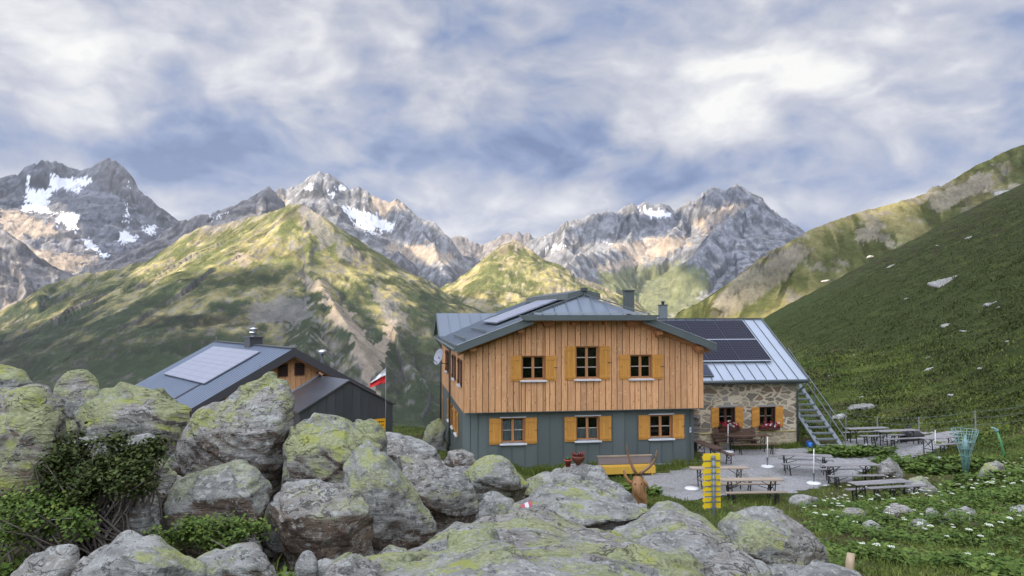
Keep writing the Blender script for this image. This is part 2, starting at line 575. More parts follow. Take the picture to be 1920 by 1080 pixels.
    col = col * (1 + 0.9 * streak[:, None]) + (np.maximum(streak, 0) * (1 - 0.85 * sstep(deep[0] - alt, 0, deep[1])))[:, None] * SCREE * 0.45
    qx, qy = project(x, y, z)
    SURF.append((qx, qy, x, y, z))
    ex = 16 * nz2 + 10 * nz; ey = 9 * np.roll(nz2, 97) + 5 * g
    def blend(polys, c, k):
        nonlocal col
        for p in polys:
            m_ = inpoly(qx + ex * k, qy + ey * k, p)
            cc = np.array(c) * (1 + 0.25 * nz2[:, None])
            col = np.where(m_[:, None], col * 0.25 + cc * 0.75, col)
    blend(rockpoly, rocktint, 1.0)
    blend(green, GREEN * 1.1, 1.0)
    blend(scree, SCREE, 0.9)
    sn = np.zeros_like(x); nz3 = noise2(x / 14, y / 14, seed + 77)
    for p in snow:
        sn = np.maximum(sn, inpoly(qx + ex * 0.5 + 3 * nz3, qy + ey * 0.55 + 3 * nz3, p).astype(float))
    col = np.where(sn[:, None] > 0.5, SNOW, col)
    col = np.where(sn[:, None] > 0.5, col, col * tint)
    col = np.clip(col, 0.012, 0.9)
    idx = np.arange(nA * nD).reshape(nD, nA)
    f = np.stack([idx[:-1, :-1], idx[:-1, 1:], idx[1:, 1:], idx[1:, :-1]], -1).reshape(-1, 4)
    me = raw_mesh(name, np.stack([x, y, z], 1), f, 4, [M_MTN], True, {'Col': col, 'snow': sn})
    o = bpy.data.objects.new(name, me); link(o); tag(o, kind='structure')
    return o

# far left massif with glaciers
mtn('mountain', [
    [(-120, 400, 5200), (-60, 352, 5100), (0, 336, 5050), (40, 311, 5000), (62, 306, 5000), (78, 299, 5000), (110, 303, 5050), (128, 313, 5050), (150, 317, 5050), (172, 311, 5000), (190, 300, 5000), (204, 296, 5000), (218, 301, 5000), (240, 325, 4950), (258, 350, 4900), (285, 380, 4850), (302, 403, 4800), (320, 418, 4750), (345, 470, 4700)],
    [(204, 296, 5000), (212, 350, 4830), (222, 410, 4600), (232, 455, 4420), (240, 490, 4200)],
    [(78, 299, 5000), (60, 345, 4850), (20, 400, 4650), (-30, 430, 4500)],
    ([(110, 345, 4920), (140, 400, 4700), (120, 440, 4500), (60, 470, 4300)], 1.3)],
    (-140, 380), (3300, 5400), 300, 230, prof=(1.35, 330, .42), seed=1, rock=(-150, 60), jag=30, gl=75,
    rocktint=np.array((.145, .15, .168)),
    snow=[[(96, 326), (118, 333), (140, 336), (168, 330), (166, 344), (150, 350), (152, 362), (128, 356), (112, 350), (98, 360), (90, 378), (86, 388), (104, 402), (70, 398), (38, 392), (48, 376), (54, 352), (70, 358), (92, 350)],
          [(108, 398), (150, 402), (146, 430), (128, 428), (112, 418)], [(50, 328), (58, 324), (52, 344), (47, 344)],
          [(147, 446), (170, 450), (185, 468), (210, 480), (196, 482), (165, 466)],
          [(220, 438), (238, 432), (258, 446), (246, 454), (228, 458)], [(268, 424), (298, 424), (286, 438), (272, 434)], [(240, 336), (243, 350), (239, 350)], [(238, 380), (241, 400), (239, 424), (235, 400)]],
    scree=[[(0, 390), (40, 396), (60, 410), (100, 420), (110, 440), (60, 445), (30, 440), (60, 470), (180, 480), (120, 520), (60, 500), (0, 430)]])

# dark low ridge in front of it, rising to a pale tooth
mtn('mountain', [
    [(120, 580, 3700), (160, 545, 3750), (200, 508, 3800), (230, 486, 3800), (262, 460, 3800), (300, 430, 3800), (350, 406, 3800), (400, 394, 3800), (440, 386, 3800), (470, 368, 3800), (482, 354, 3800), (492, 347, 3800), (503, 358, 3800), (516, 374, 3800), (535, 400, 3750), (570, 450, 3700)],
    [(492, 347, 3800), (500, 400, 3600), (490, 440, 3400)], [(400, 394, 3800), (380, 430, 3600), (330, 465, 3400)]],
    (100, 640), (2700, 4000), 240, 130, prof=(1.0, 200, .5), seed=2, rock=(-100, 100), jag=18, gl=60, rocktint=np.array((.17, .165, .165)),
    snow=[[(394, 402), (397, 402), (397, 414), (394, 414)], [(408, 401), (412, 401), (413, 411), (409, 411)], [(426, 398), (428, 398), (428, 403), (426, 403)]])

# second massif with a dark summit block
mtn('mountain', [
    [(480, 420, 4700), (510, 366, 4750), (516, 356, 4750), (530, 350, 4800), (555, 348, 4800), (572, 344, 4800), (580, 331, 4800), (588, 324, 4800), (600, 320, 4800), (613, 324, 4800), (622, 331, 4800), (627, 344, 4800), (640, 352, 4800), (654, 345, 4800), (668, 350, 4800), (690, 358, 4800), (712, 370, 4800), (728, 376, 4800), (740, 371, 4800), (750, 374, 4800), (762, 394, 4750), (785, 408, 4700), (806, 411, 4650), (820, 424, 4600), (834, 446, 4550), (850, 470, 4500), (880, 510, 4400)],
    [(600, 320, 4800), (612, 370, 4650), (640, 420, 4450), (680, 450, 4200), (700, 480, 4000)],
    [(740, 371, 4800), (752, 400, 4650), (790, 430, 4450), (815, 470, 4200), (840, 510, 3950)],
    [(555, 348, 4800), (560, 400, 4600), (560, 440, 4400)],
    ([(690, 358, 4800), (700, 390, 4700)], 1.0)],
    (460, 960), (3000, 5050), 300, 230, prof=(1.25, 300, .44), seed=3, rock=(-200, 60), jag=26, gl=70,
    rocktint=np.array((.215, .22, .23)),
    snow=[[(642, 390), (660, 388), (690, 400), (704, 402), (720, 412), (742, 426), (730, 434), (712, 428), (698, 434), (716, 438), (700, 440), (676, 424), (656, 408)], [(572, 346), (584, 344), (582, 356), (574, 354)], [(612, 354), (626, 360), (624, 368), (614, 362)], [(630, 348), (648, 352), (640, 358), (630, 354)]],
    scree=[[(720, 460), (790, 458), (850, 480), (860, 492), (790, 494), (730, 484)], [(500, 360), (520, 354), (540, 390), (520, 390)], [(690, 362), (750, 376), (760, 394), (720, 400), (690, 392)]])

# dark tooth standing in its lap
mtn('mountain', [
    [(660, 520, 3300), (690, 486, 3350), (712, 474, 3350), (724, 472, 3350), (738, 474, 3350), (746, 468, 3350), (756, 474, 3340), (775, 500, 3300), (800, 524, 3250), (830, 560, 3200), (860, 590, 3100)],
    [(746, 468, 3350), (752, 520, 3150), (760, 560, 2950)]],
    (640, 900), (2500, 3500), 150, 100, prof=(1.2, 150, .45), seed=4, rock=(-250, -40), jag=10, gl=45, rocktint=np.array((.14, .14, .15)))

# low jagged ridge closing the valley
mtn('mountain', [
    [(800, 470, 6500), (830, 450, 6500), (846, 444, 6500), (860, 440, 6500), (872, 447, 6500), (888, 452, 6500), (905, 458, 6500), (920, 453, 6500), (934, 446, 6400), (942, 437, 6400), (950, 435, 6400), (958, 440, 6400), (966, 434, 6400), (978, 440, 6400), (990, 435, 6400), (1000, 447, 6400), (1020, 440, 6400), (1044, 436, 6400), (1060, 450, 6400), (1100, 470, 6400)]],
    (780, 1120), (5000, 6700), 170, 110, prof=(1.2, 260, .5), seed=5, rock=(-300, 0), jag=30, gl=80, rocktint=np.array((.21, .19, .18)))

# right massif
mtn('mountain', [
    [(960, 500, 4400), (985, 462, 4500), (1005, 446, 4500), (1022, 440, 4500), (1040, 432, 4500), (1056, 420, 4500), (1070, 414, 4500), (1086, 408, 4500), (1100, 406, 4500), (1120, 398, 4500), (1140, 391, 4500), (1152, 398, 4500), (1170, 386, 4500), (1186, 379, 4500), (1198, 384, 4500), (1208, 377, 4500), (1222, 382, 4500), (1236, 380, 4500), (1252, 392, 4500), (1272, 384, 4500), (1290, 376, 4500), (1312, 371, 4500), (1322, 358, 4500), (1336, 351, 4500), (1350, 347, 4500), (1362, 355, 4500), (1374, 347, 4500), (1384, 345, 4500), (1398, 351, 4500), (1412, 367, 4480), (1424, 380, 4450), (1450, 396, 4400), (1478, 410, 4350), (1500, 422, 4300), (1512, 440, 4250), (1560, 500, 4200)],
    [(1372, 350, 4500), (1384, 374, 4380), (1370, 400, 4250), (1345, 430, 4080), (1318, 455, 3900), (1300, 490, 3700)],
    [(1186, 379, 4500), (1196, 420, 4320), (1180, 455, 4100), (1130, 470, 3900), (1085, 475, 3700), (1060, 500, 3500)],
    [(1290, 376, 4500), (1270, 420, 4300), (1250, 440, 4150)],
    [(1424, 380, 4450), (1430, 430, 4200), (1420, 480, 3900), (1390, 530, 3500), (1370, 580, 3200)],
    [(1070, 414, 4500), (1060, 450, 4300)]],
    (940, 1600), (2700, 4750), 340, 230, prof=(1.2, 300, .43), seed=6, rock=(-130, 110), jag=24, gl=70,
    rocktint=np.array((.215, .22, .23)),
    snow=[[(1198, 390), (1212, 392), (1236, 394), (1258, 400), (1240, 410), (1222, 408), (1206, 400)], [(1034, 462), (1056, 456), (1048, 466), (1036, 466)], [(1018, 464), (1024, 462), (1020, 468)], [(1136, 455), (1146, 456), (1146, 462)]],
    scree=[[(1146, 462), (1200, 450), (1286, 440), (1292, 460), (1240, 480), (1200, 498), (1150, 506), (1110, 500), (1180, 485)], [(1300, 420), (1340, 396), (1366, 378), (1394, 392), (1360, 408), (1320, 440)], [(1055, 465), (1076, 458), (1074, 474), (1058, 476)]],
    green=[[(1130, 510), (1290, 490), (1330, 520), (1300, 590), (1180, 590), (1120, 545)]])

# near left: moraine shoulder at the edge of the picture
mtn('mountain', [
    [(-160, 400, 3000), (-60, 416, 3050), (0, 430, 3100), (28, 445, 3100), (48, 478, 3100), (66, 500, 3050), (100, 518, 3000), (140, 560, 2900)],
    [(48, 478, 3100), (40, 530, 2800), (30, 590, 2500), (10, 640, 2300)]],
    (-180, 260), (1700, 3250), 190, 150, prof=(0.9, 200, .42), seed=7, rock=(-420, -300), jag=10, gl=60, rocktint=np.array((.21, .20, .195)),
    scree=[[(10, 570), (60, 560), (85, 585), (70, 604), (20, 605)]])

# the green mountain across the valley
mtn('mountain', [
    [(-120, 668, 1900), (-40, 655, 2000), (30, 640, 2120), (66, 606, 2280), (74, 566, 2430), (96, 532, 2540), (140, 516, 2600), (220, 502, 2550), (270, 484, 2500), (300, 468, 2450), (335, 444, 2420), (390, 424, 2380), (440, 412, 2330), (480, 402, 2240), (505, 395, 2180), (530, 385, 2110), (550, 380, 2060), (566, 381, 2040), (580, 386, 2030), (600, 402, 2000), (625, 430, 1960), (650, 456, 1930), (680, 482, 1900), (710, 506, 1870), (740, 546, 1830), (765, 582, 1790), (790, 627, 1740), (812, 682, 1690), (835, 770, 1640), (860, 860, 1600)],
    [(566, 381, 2040), (572, 430, 1930), (588, 490, 1780), (598, 540, 1640), (575, 600, 1480), (545, 660, 1330), (520, 740, 1200)],
    [(668, 470, 1910), (690, 530, 1790), (725, 590, 1640), (745, 650, 1500), (765, 730, 1350)],
    [(500, 396, 2190), (440, 450, 2060), (380, 500, 1920), (320, 545, 1780), (240, 590, 1650), (160, 640, 1500), (60, 720, 1350)],
    [(300, 468, 2450), (240, 520, 2300), (180, 560, 2150), (120, 600, 2000)],
    [(598, 540, 1640), (630, 590, 1500), (650, 650, 1380), (640, 720, 1280)]],
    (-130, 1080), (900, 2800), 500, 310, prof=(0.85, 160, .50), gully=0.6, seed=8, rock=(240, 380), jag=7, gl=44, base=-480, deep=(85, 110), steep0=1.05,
    rocktint=np.array((.19, .18, .165)),
    scree=[[(606, 548), (622, 560), (640, 580), (664, 590), (680, 620), (700, 650), (716, 630), (740, 590), (752, 600), (726, 650), (712, 700), (706, 760), (690, 760), (688, 700), (668, 650), (630, 600), (612, 570)], [(440, 470), (476, 480), (462, 505), (442, 500)], [(560, 520), (610, 530), (620, 560), (575, 540)]],
    rockpoly=[[(556, 384), (580, 384), (650, 462), (680, 492), (640, 486), (585, 440)], [(470, 575), (550, 550), (590, 590), (550, 610), (470, 605)], [(690, 520), (730, 560), (770, 610), (760, 620), (700, 570)]])

# the pyramid at the head of the valley
mtn('mountain', [
    [(760, 640, 2500), (800, 585, 2550), (820, 552, 2600), (845, 530, 2620), (870, 515, 2650), (900, 496, 2680), (930, 476, 2700), (955, 457, 2710), (975, 447, 2700), (990, 452, 2690), (1010, 464, 2670), (1035, 482, 2650), (1060, 502, 2620), (1085, 518, 2600), (1110, 530, 2580), (1135, 545, 2550), (1160, 556, 2500), (1190, 580, 2450), (1230, 620, 2350), (1280, 680, 2250)],
    [(975, 447, 2700), (982, 490, 2580), (1000, 540, 2420), (1015, 600, 2230), (1020, 680, 2050)],
    [(930, 476, 2700), (900, 530, 2520), (880, 580, 2350), (860, 640, 2180), (850, 720, 2000)],
    [(1085, 518, 2600), (1090, 560, 2430), (1110, 620, 2250)]],
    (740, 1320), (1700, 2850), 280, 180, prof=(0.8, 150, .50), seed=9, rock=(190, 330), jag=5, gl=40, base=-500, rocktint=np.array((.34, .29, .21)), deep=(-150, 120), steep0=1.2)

# valley floor under everything
mb = MB()
mb.quad((-9000, 300, -530), (9000, 300, -530), (9000, 9000, -530), (-9000, 9000, -530))
o = mb.build('valley_floor', simple('valley_grass', (.06, .085, .03), 0.95, scale=0.01, spec=0.1)); tag(o, kind='structure')

# ================================================================ GROUND NEAR THE HUTS
# (pixel x, pixel y, distance) of places where the ground itself can be seen, plus bare (x, y, z)
CTRL = [at(*p) for p in [
    (560, 1045, 6.0), (100, 1010, 6.5), (250, 1060, 5.0), (600, 1060, 5.5), (360, 960, 8.5), (480, 1000, 7.5),
    (60, 905, 8.0), (1600, 1060, 12.0), (1900, 1070, 10.5), (1750, 1075, 11.2), (1900, 960, 18), (1700, 960, 20), (1580, 960, 20.5),
    (1290, 985, 17.0), (1340, 975, 17.3), (1240, 945, 23)]]
CTRL += [Vector(p) for p in [
    (0, 0, 4.9), (-5, 1, 4.9), (5, 1, 4.3), (0, -6, 5.2), (-12, -4, 5.2), (12, -4, 4.2), (20, 0, 4.0), (30, 5, 5.5), (3, 6, 4.1), (-8, 10, 4.9), (-14, 10, 5.3), (-24, 12, 5.0),
    (-4, 12, 3.9), (0, 12, 3.2), (3, 13, 2.9), (-3, 18, 2.2), (-9, 18, 3.2), (-16, 18, 3.6), (0, 22, 0.9), (3, 21, 0.9), (-4, 26, 0.6), (-10, 26, 1.6), (-22, 24, 2.2),
    (4, 27, 0.0), (8, 26.5, 0.0), (12, 26.5, 0.0), (4, 31, 0.0), (10, 31, 0.0), (15, 31, 0.0), (10, 37, 0.0), (16, 38, 0.0), (20, 38, -0.05), (12, 44, 0.0), (20, 44, 0), (0, 31, 0.1), (-3, 33, -0.2), (-3, 40, -0.6), (0, 46, -0.4), (8, 50, 0),
    (-12, 34, 0.6), (-20, 34, 0.9), (-10, 42, 0.0), (-20, 44, 0.2), (-30, 36, 0.6), (25, 38, 0.2), (14, 23, 0.9), (18, 24, 0.9), (-40, 20, 1.5), (-40, 40, 0), (0, 60, -2), (30, 60, 2), (-30, 60, -3), (40, 20, 4), (-40, -5, 5), (40, -5, 6)]]
CP = np.array([tuple(p) for p in CTRL])
def _tps(r2): return 0.5 * r2 * np.log(r2 + 1e-9)
_n = len(CP)
_A = np.zeros((_n + 3, _n + 3))
_A[:_n, :_n] = _tps((CP[:, None, 0] - CP[None, :, 0]) ** 2 + (CP[:, None, 1] - CP[None, :, 1]) ** 2) + np.eye(_n) * 3.0
_A[:_n, _n:] = np.stack([np.ones(_n), CP[:, 0], CP[:, 1]], 1); _A[_n:, :_n] = _A[:_n, _n:].T
_W = np.linalg.solve(_A, np.concatenate([CP[:, 2], np.zeros(3)]))

def near_z(x, y):
    x = np.asarray(x, float); y = np.asarray(y, float)
    out = np.zeros(x.size); xf = x.ravel(); yf = y.ravel()
    for c in range(0, x.size, 20000):
        s = slice(c, c + 20000)
        r2 = (xf[s, None] - CP[None, :, 0]) ** 2 + (yf[s, None] - CP[None, :, 1]) ** 2
        out[s] = _tps(r2) @ _W[:_n] + _W[_n] + _W[_n + 1] * xf[s] + _W[_n + 2] * yf[s]
    return out.reshape(x.shape)

def flat_mask(x, y):
    """1 where the terrace was levelled for gravel and walls"""
    e = 0.5 * fbm2(x / 3.0, y / 3.0, 3, 71)
    a = sstep(y + e, 24.6, 27.0) * sstep(-y, -50, -46) * sstep(x + e, -1.5, 1.0) * sstep(-(x - 0.33 * (y - 27) + e), -17.0, -14.0)
    return a

def ground_z(x, y):
    x = np.asarray(x, float); y = np.asarray(y, float)
    zc = np.clip(y, -8, 62); xc = np.clip(x, -42, 42)
    z = near_z(xc, zc)
    fm = flat_mask(x, y)
    z = z * (1 - fm) + 0.0 * fm
    z = z + (1 - fm) * (0.18 * fbm2(x / 2.2, y / 2.2, 4, 11) + 0.35 * fbm2(x / 7.0, y / 7.0, 2, 12) * sstep(y, 6, 14))
    # drop into the valley beyond the terrace edge
    edge = 52 + 0.9 * np.maximum(x, 0) + 4 * fbm2(x / 18, y / 18, 2, 13)
    over = np.maximum(0, y - edge) + 0.0
    drop = 0.9 * over - 0.75 * 30 * (1 - np.exp(-over / 30.0)) * 0.6
    z = z - drop
    # grassy hillside on the right
    u = x - 0.262 * y - 12.6
    hz = 0.535 * u + 0.9 * fbm2(x / 22, y / 22, 4, 14) * sstep(u, 0, 12) + 0.22 * fbm2(x / 3.1, y / 3.1, 3, 15) * sstep(u, 0, 6) + 0.10 * fbm2(x / 1.1, z / 0.5 + y / 1.4, 3, 16) * sstep(u, 0, 6)
    k = 1.1
    d = (hz - z) / k
    pit = 0.42 * sstep(-x, -3.2, -1.5) * sstep(y, 2.0, 4.5) * sstep(-y, -15, -11)
    pit = pit + 0.38 * np.exp(-((x - 4.5) ** 2 + (y - 16.3) ** 2) / 4.5)
    return z - pit + k * np.logaddexp(0, d)

def gz(x, y): return float(ground_z(np.array([x]), np.array([y]))[0])

def ground_material():
    m, n = new_mat('ground_meadow')
    co = n.coord('Object')
    a = n.noise(co, 0.35, 6, 0.6); b = n.noise(co, 1.7, 6, 0.65); c = n.noise(co, 9.0, 4, 0.7)
    g = n.mix(n.step(n.math('ADD', n.math('MULTIPLY', a, 0.6), n.math('MULTIPLY', b, 0.4)), 0.40, 0.60), (.040, .062, .014), (.105, .125, .030))
    g = n.mix(n.step(n.noise(co, 0.16, 5, 0.6), 0.50, 0.62), g, (.085, .070, .036))
    g = n.mix(n.step(c, 0.5, 0.75), g, (.13, .145, .04))
    earth = n.mix(b, (.07, .052, .035), (.15, .12, .085))
    g = n.mix(n.attr('bare'), g, earth)
    gx, gy, gz3 = n._sep(co)[:]
    hk = n.step(n.math('SUBTRACT', n.math('SUBTRACT', gx, n.math('MULTIPLY', gy, 0.262)), 12.6), 0.0, 5.0)
    tr = n.noise(n.map(co, rot=(0, 0, -0.255), scale=(1.6, 0.30, 2.6)), 0.55, 7, 0.66)
    tf = n.noise(n.map(co, rot=(0, 0, -0.255), scale=(1.8, 0.8, 2.6)), 2.4, 6, 0.7)
    hc = n.mix(n.step(n.math('ADD', n.math('MULTIPLY', tr, .6), n.math('MULTIPLY', tf, .4)), 0.42, 0.58), (.020, .028, .009), (.078, .092, .026))
    hc = n.mix(n.step(a, 0.46, 0.62), hc, n.mix(tf, (.026, .022, .012), (.060, .050, .026)))
    hc = n.mix(n.math('MULTIPLY', n.step(tf, 0.56, 0.66), 0.8), hc, (.125, .125, .055))
    lowg = n.step(gz3, 26.0, 4.0)
    hc = n.mix(n.math('MULTIPLY', lowg, 0.6), hc, n.mix(tf, (.022, .040, .010), (.075, .100, .024)))
    g = n.mix(hk, g, hc)
    n_ = n.bump(n.math('ADD', n.math('MULTIPLY', n.math('MULTIPLY', tf, hk), 3.0), n.math('ADD', n.noise(co, 14, 5, 0.7), n.math('MULTIPLY', b, 1.5))), 0.9, 0.07)
    n.principled(g, 0.95, 0, n_, 0.1)
    return m
M_GROUND = ground_material()

# polar sheet: fine underfoot, coarser with distance, out to where the hillside ends
th = np.concatenate([np.linspace(-180, -52, 40, endpoint=False), np.linspace(-52, 52, 460, endpoint=False), np.linspace(52, 180, 40)])
rr = np.concatenate([[0.05], np.geomspace(1.2, 330, 430)])
TH, RR = np.meshgrid(np.radians(th), rr)
gx_ = (RR * np.sin(TH)).ravel(); gy_ = (RR * np.cos(TH)).ravel()
gzv = ground_z(gx_, gy_)
# the hillside is capped by its own crest
idx = np.arange(len(th) * len(rr)).reshape(len(rr), len(th))
f = np.stack([idx[:-1, :-1], idx[1:, :-1], idx[1:, 1:], idx[:-1, 1:]], -1).reshape(-1, 4)
fmv = flat_mask(gx_, gy_)
bare = sstep(fbm2(gx_ / 1.5, gy_ / 1.5, 4, 31) + 0.25 * (gy_ < 9) * (gx_ < 3), 0.25, 0.5) * (gy_ < 26)
me = raw_mesh('ground', np.stack([gx_, gy_, gzv], 1), f, 4, [M_GROUND], True, {'bare': bare * 0.7})
o = bpy.data.objects.new('ground', me); link(o); tag(o, kind='structure')

# second hill behind, with sunlit shoulder and broken cliff
def hill_material():
    m, n = new_mat('hill_grass_and_crag')
    co = n.coord('Object')
    base = n.attr('Col', 'Color')
    a = n.noise(co, 0.09, 7, 0.68); b = n.noise(co, 0.45, 6, 0.7)
    k = n.math('ADD', n.math('MULTIPLY', a, 1.2), n.math('MULTIPLY', b, 0.9))
    c = n.mix(1.0, base, n.math('ADD', n.math('MULTIPLY', k, 1.3), -0.4), 'MULTIPLY')
    nm = n.bump(n.math('ADD', n.noise(co, 0.2, 8, 0.7), n.math('MULTIPLY', b, 0.3)), 1.0, 1.6)
    n.principled(c, 0.95, 0, nm, 0.1)
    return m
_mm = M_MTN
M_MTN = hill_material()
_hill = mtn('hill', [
    [(1060, 780, 410), (1120, 710, 420), (1180, 650, 430), (1240, 612, 440), (1270, 594, 450), (1310, 570, 455), (1350, 545, 460), (1385, 518, 465), (1420, 490, 470), (1460, 464, 475), (1500, 441, 480), (1560, 412, 490), (1620, 395, 500), (1680, 379, 505), (1720, 367, 510), (1755, 356, 515), (1800, 334, 520), (1850, 305, 530), (1920, 272, 540), (2050, 225, 560)]],
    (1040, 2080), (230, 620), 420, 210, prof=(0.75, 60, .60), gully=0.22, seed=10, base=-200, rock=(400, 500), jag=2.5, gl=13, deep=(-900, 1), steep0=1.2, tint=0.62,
    crag=[([(1330, 600), (1350, 560), (1385, 520), (1440, 480), (1500, 458), (1540, 470), (1500, 500), (1450, 545), (1400, 575), (1360, 600)], 9.0), ([(1740, 365), (1800, 340), (1860, 312), (1900, 300), (1900, 340), (1820, 375), (1760, 405), (1735, 395)], 7.0), ([(1270, 600), (1310, 578), (1340, 590), (1320, 620), (1280, 625)], 5.0), ([(1610, 425), (1650, 420), (1645, 455), (1605, 462)], 5.0)],
    rocktint=np.array((.34, .30, .22)),
    rockpoly=[[(1385, 520), (1440, 478), (1500, 455), (1530, 470), (1480, 500), (1440, 540), (1400, 566), (1350, 590), (1340, 570)], [(1740, 365), (1800, 345), (1860, 320), (1880, 340), (1820, 370), (1760, 400), (1740, 390)], [(1610, 430), (1640, 425), (1640, 452), (1610, 460)]])
M_MTN = _mm

# ================================================================ UNSEEN CLOUD-LIKE BLOCKERS off to the left, shaped to cast the wanted shade
def surf(px, py):
    best = None
    for rad in (5, 9, 16, 30, 60):
        for qx, qy, x, y, z in SURF:
            k = np.nonzero((np.abs(qx - px) < rad) & (np.abs(qy - py) < rad))[0]
            if len(k):
                i = k[y[k].argmin()] if rad < 30 else k[((qx[k] - px) ** 2 + (qy[k] - py) ** 2).argmin()]
                if best is None or y[i] < best.y: best = Vector((x[i], y[i], z[i]))
        if best is not None: return best
    return None

def shade_cloud_material():
    m, n = new_mat('shade_cloud_white')
    f = n.noise(n.coord('Object'), 0.004, 5, 0.6)
    n.principled(n.mix(f, (.72, .74, .78), (.9, .9, .92)), 1.0, 0, None, 0.0)
    return m
M_SHADE_CLOUD = shade_cloud_material()

def shade_cloud(poly3, alt, seed, soft=0.022):  # unseen sun blocker: shadow outline carried back along the sun's direction
    P = []
    for p in poly3:
        t = (alt - p.z) / SUN_TO.z
        P.append(p + SUN_TO * t)
    P2 = [(p.x, p.y) for p in P]
    xs = [p[0] for p in P2]; ys = [p[1] for p in P2]
    n = 110
    W = max(max(xs) - min(xs), max(ys) - min(ys))
    gx = np.linspace(min(xs) - W * .04, max(xs) + W * .04, n); gy = np.linspace(min(ys) - W * .04, max(ys) + W * .04, n)
    X, Y = np.meshgrid(gx, gy)
    wx = X + soft * W * 0.5 * fbm2(X / W * 7, Y / W * 7, 4, seed); wy = Y + soft * W * 0.5 * fbm2(X / W * 7 + 30, Y / W * 7, 4, seed)
    ins = inpoly(wx, wy, P2)
    d = ins.astype(float)
    for k in range(5):
        d = (d + np.roll(d, 1, 0) + np.roll(d, -1, 0) + np.roll(d, 1, 1) + np.roll(d, -1, 1)) / 5
    th = W * 0.025 * np.sqrt(np.clip(d, 0, 1)) * (1 + 0.5 * fbm2(X / W * 9, Y / W * 9, 4, seed + 1))
    top = alt + th; bot = alt - 0.25 * th
    cell = ins[:-1, :-1] | ins[1:, :-1] | ins[:-1, 1:] | ins[1:, 1:]
    idx = np.arange(n * n).reshape(n, n)
    q = np.stack([idx[:-1, :-1], idx[:-1, 1:], idx[1:, 1:], idx[1:, :-1]], -1)
    ft = q[cell]; fb = ft[:, ::-1] + n * n
    fs = [ft, fb]
    pad = np.pad(cell, 1)
    for (dy, dx, a, b) in ((-1, 0, 0, 1), (0, 1, 1, 2), (1, 0, 2, 3), (0, -1, 3, 0)):
        nb = pad[1 + dy:n + dy, 1 + dx:n + dx]
        e = q[cell & ~nb]
        fs.append(np.stack([e[:, b], e[:, a], e[:, a] + n * n, e[:, b] + n * n], -1))
    V = np.concatenate([np.stack([X.ravel(), Y.ravel(), top.ravel()], 1), np.stack([X.ravel(), Y.ravel(), bot.ravel()], 1)])
    fa = np.concatenate(fs)
    used, inv = np.unique(fa, return_inverse=True)
    me = raw_mesh('shade_cloud', V[used], inv.reshape(-1, 4), 4, [M_SHADE_CLOUD], True)
    o = bpy.data.objects.new('shade_cloud', me); link(o); tag(o, kind='structure')
    return o

SHADE = [  # outlines of the wanted shade, each with its blocker's altitude
    # lower slopes of the green mountain
    ([(-90, 640), (80, 608), (173, 574), (250, 552), (333, 526), (420, 508), (500, 496), (560, 500), (580, 535), (560, 568), (590, 600), (640, 622), (676, 668), (720, 672), (770, 668), (825, 700), (830, 780), (700, 800), (500, 790), (200, 740), (-90, 760)], 1500),
    ([(66, 528), (130, 515), (215, 510), (262, 540), (225, 566), (140, 562), (80, 560)], 1500),
    # glacier massif: only its foot catches the sun
    ([(-110, 345), (-60, 350), (0, 338), (75, 302), (200, 300), (240, 330), (300, 405), (318, 425), (296, 470), (240, 500), (200, 478), (160, 446), (158, 400), (130, 372), (60, 374), (0, 384), (-110, 380)], 1700),
    ([(200, 530, 3700), (225, 488, 3800), (300, 430, 3800), (350, 404, 3800), (440, 384, 3800), (472, 366, 3800), (484, 376, 3780), (500, 404, 3700), (440, 430, 3600), (330, 470, 3500), (280, 500, 3500), (240, 530, 3500)], 1600),
    ([(640, 425, 4400), (700, 446, 4200), (690, 468, 3500), (750, 462, 3400), (800, 510, 3300), (835, 560, 3150), (800, 600, 3000), (730, 560, 3150), (680, 500, 3350)], 1300),
    ([(740, 384), (770, 400), (840, 446), (850, 462), (800, 456), (720, 436), (690, 430), (700, 410)], 1900),
    ([(1280, 490), (1310, 446), (1350, 412), (1400, 396), (1440, 398), (1500, 424), (1510, 470), (1440, 530), (1390, 520), (1310, 520)], 2400),
    ([(1310, 374), (1350, 348), (1390, 346), (1470, 406), (1420, 398), (1380, 374), (1340, 386)], 2400),
    ([(1060, 424), (1140, 396), (1180, 400), (1270, 392), (1290, 410), (1240, 436), (1150, 446), (1090, 450)], 2300),
    # shoulder of the second hill
    ([(1500, 560, 420), (1520, 500, 440), (1560, 458, 460), (1640, 424, 480), (1700, 394, 495), (1745, 368, 508), (1770, 330, 515), (1860, 260, 530), (1990, 180, 560), (1990, 420, 470), (1700, 520, 420)], 1300),
]
for i, (pl, alt) in enumerate(SHADE):
    pts = [surf(*p) if len(p) == 2 else at(*p) for p in pl]
    shade_cloud([p for p in pts if p is not None], alt, 100 + i)
# one more unseen blocker, added to keep the huts and near hillside in shade
shade_cloud([Vector(p) for p in [(-160, -60, 0), (60, -90, 0), (330, 40, 60), (420, 330, 90), (200, 345, 60), (90, 300, 0), (0, 130, 0), (-160, 90, 0)]], 1300, 140)

# ---------------------------------------------------------------- air between here and the peaks
def haze():
    m = bpy.data.materials.new('mountain_air'); m.use_nodes = True
    n = NT(m.node_tree)
    v = n.new('ShaderNodeVolumePrincipled')
    v.inputs['Color'].default_value = (.80, .88, 1.0, 1)
    v.inputs['Density'].default_value = 0.000022
    v.inputs['Anisotropy'].default_value = 0.1
    out = n.new('ShaderNodeOutputMaterial')
    n.t.links.new(v.outputs[0], out.inputs['Volume'])
    mb = MB(); mb.bb(-9500, 9500, -400, 9500, -640, 1180)
    o = mb.build('haze', m); tag(o, kind='stuff')
haze()

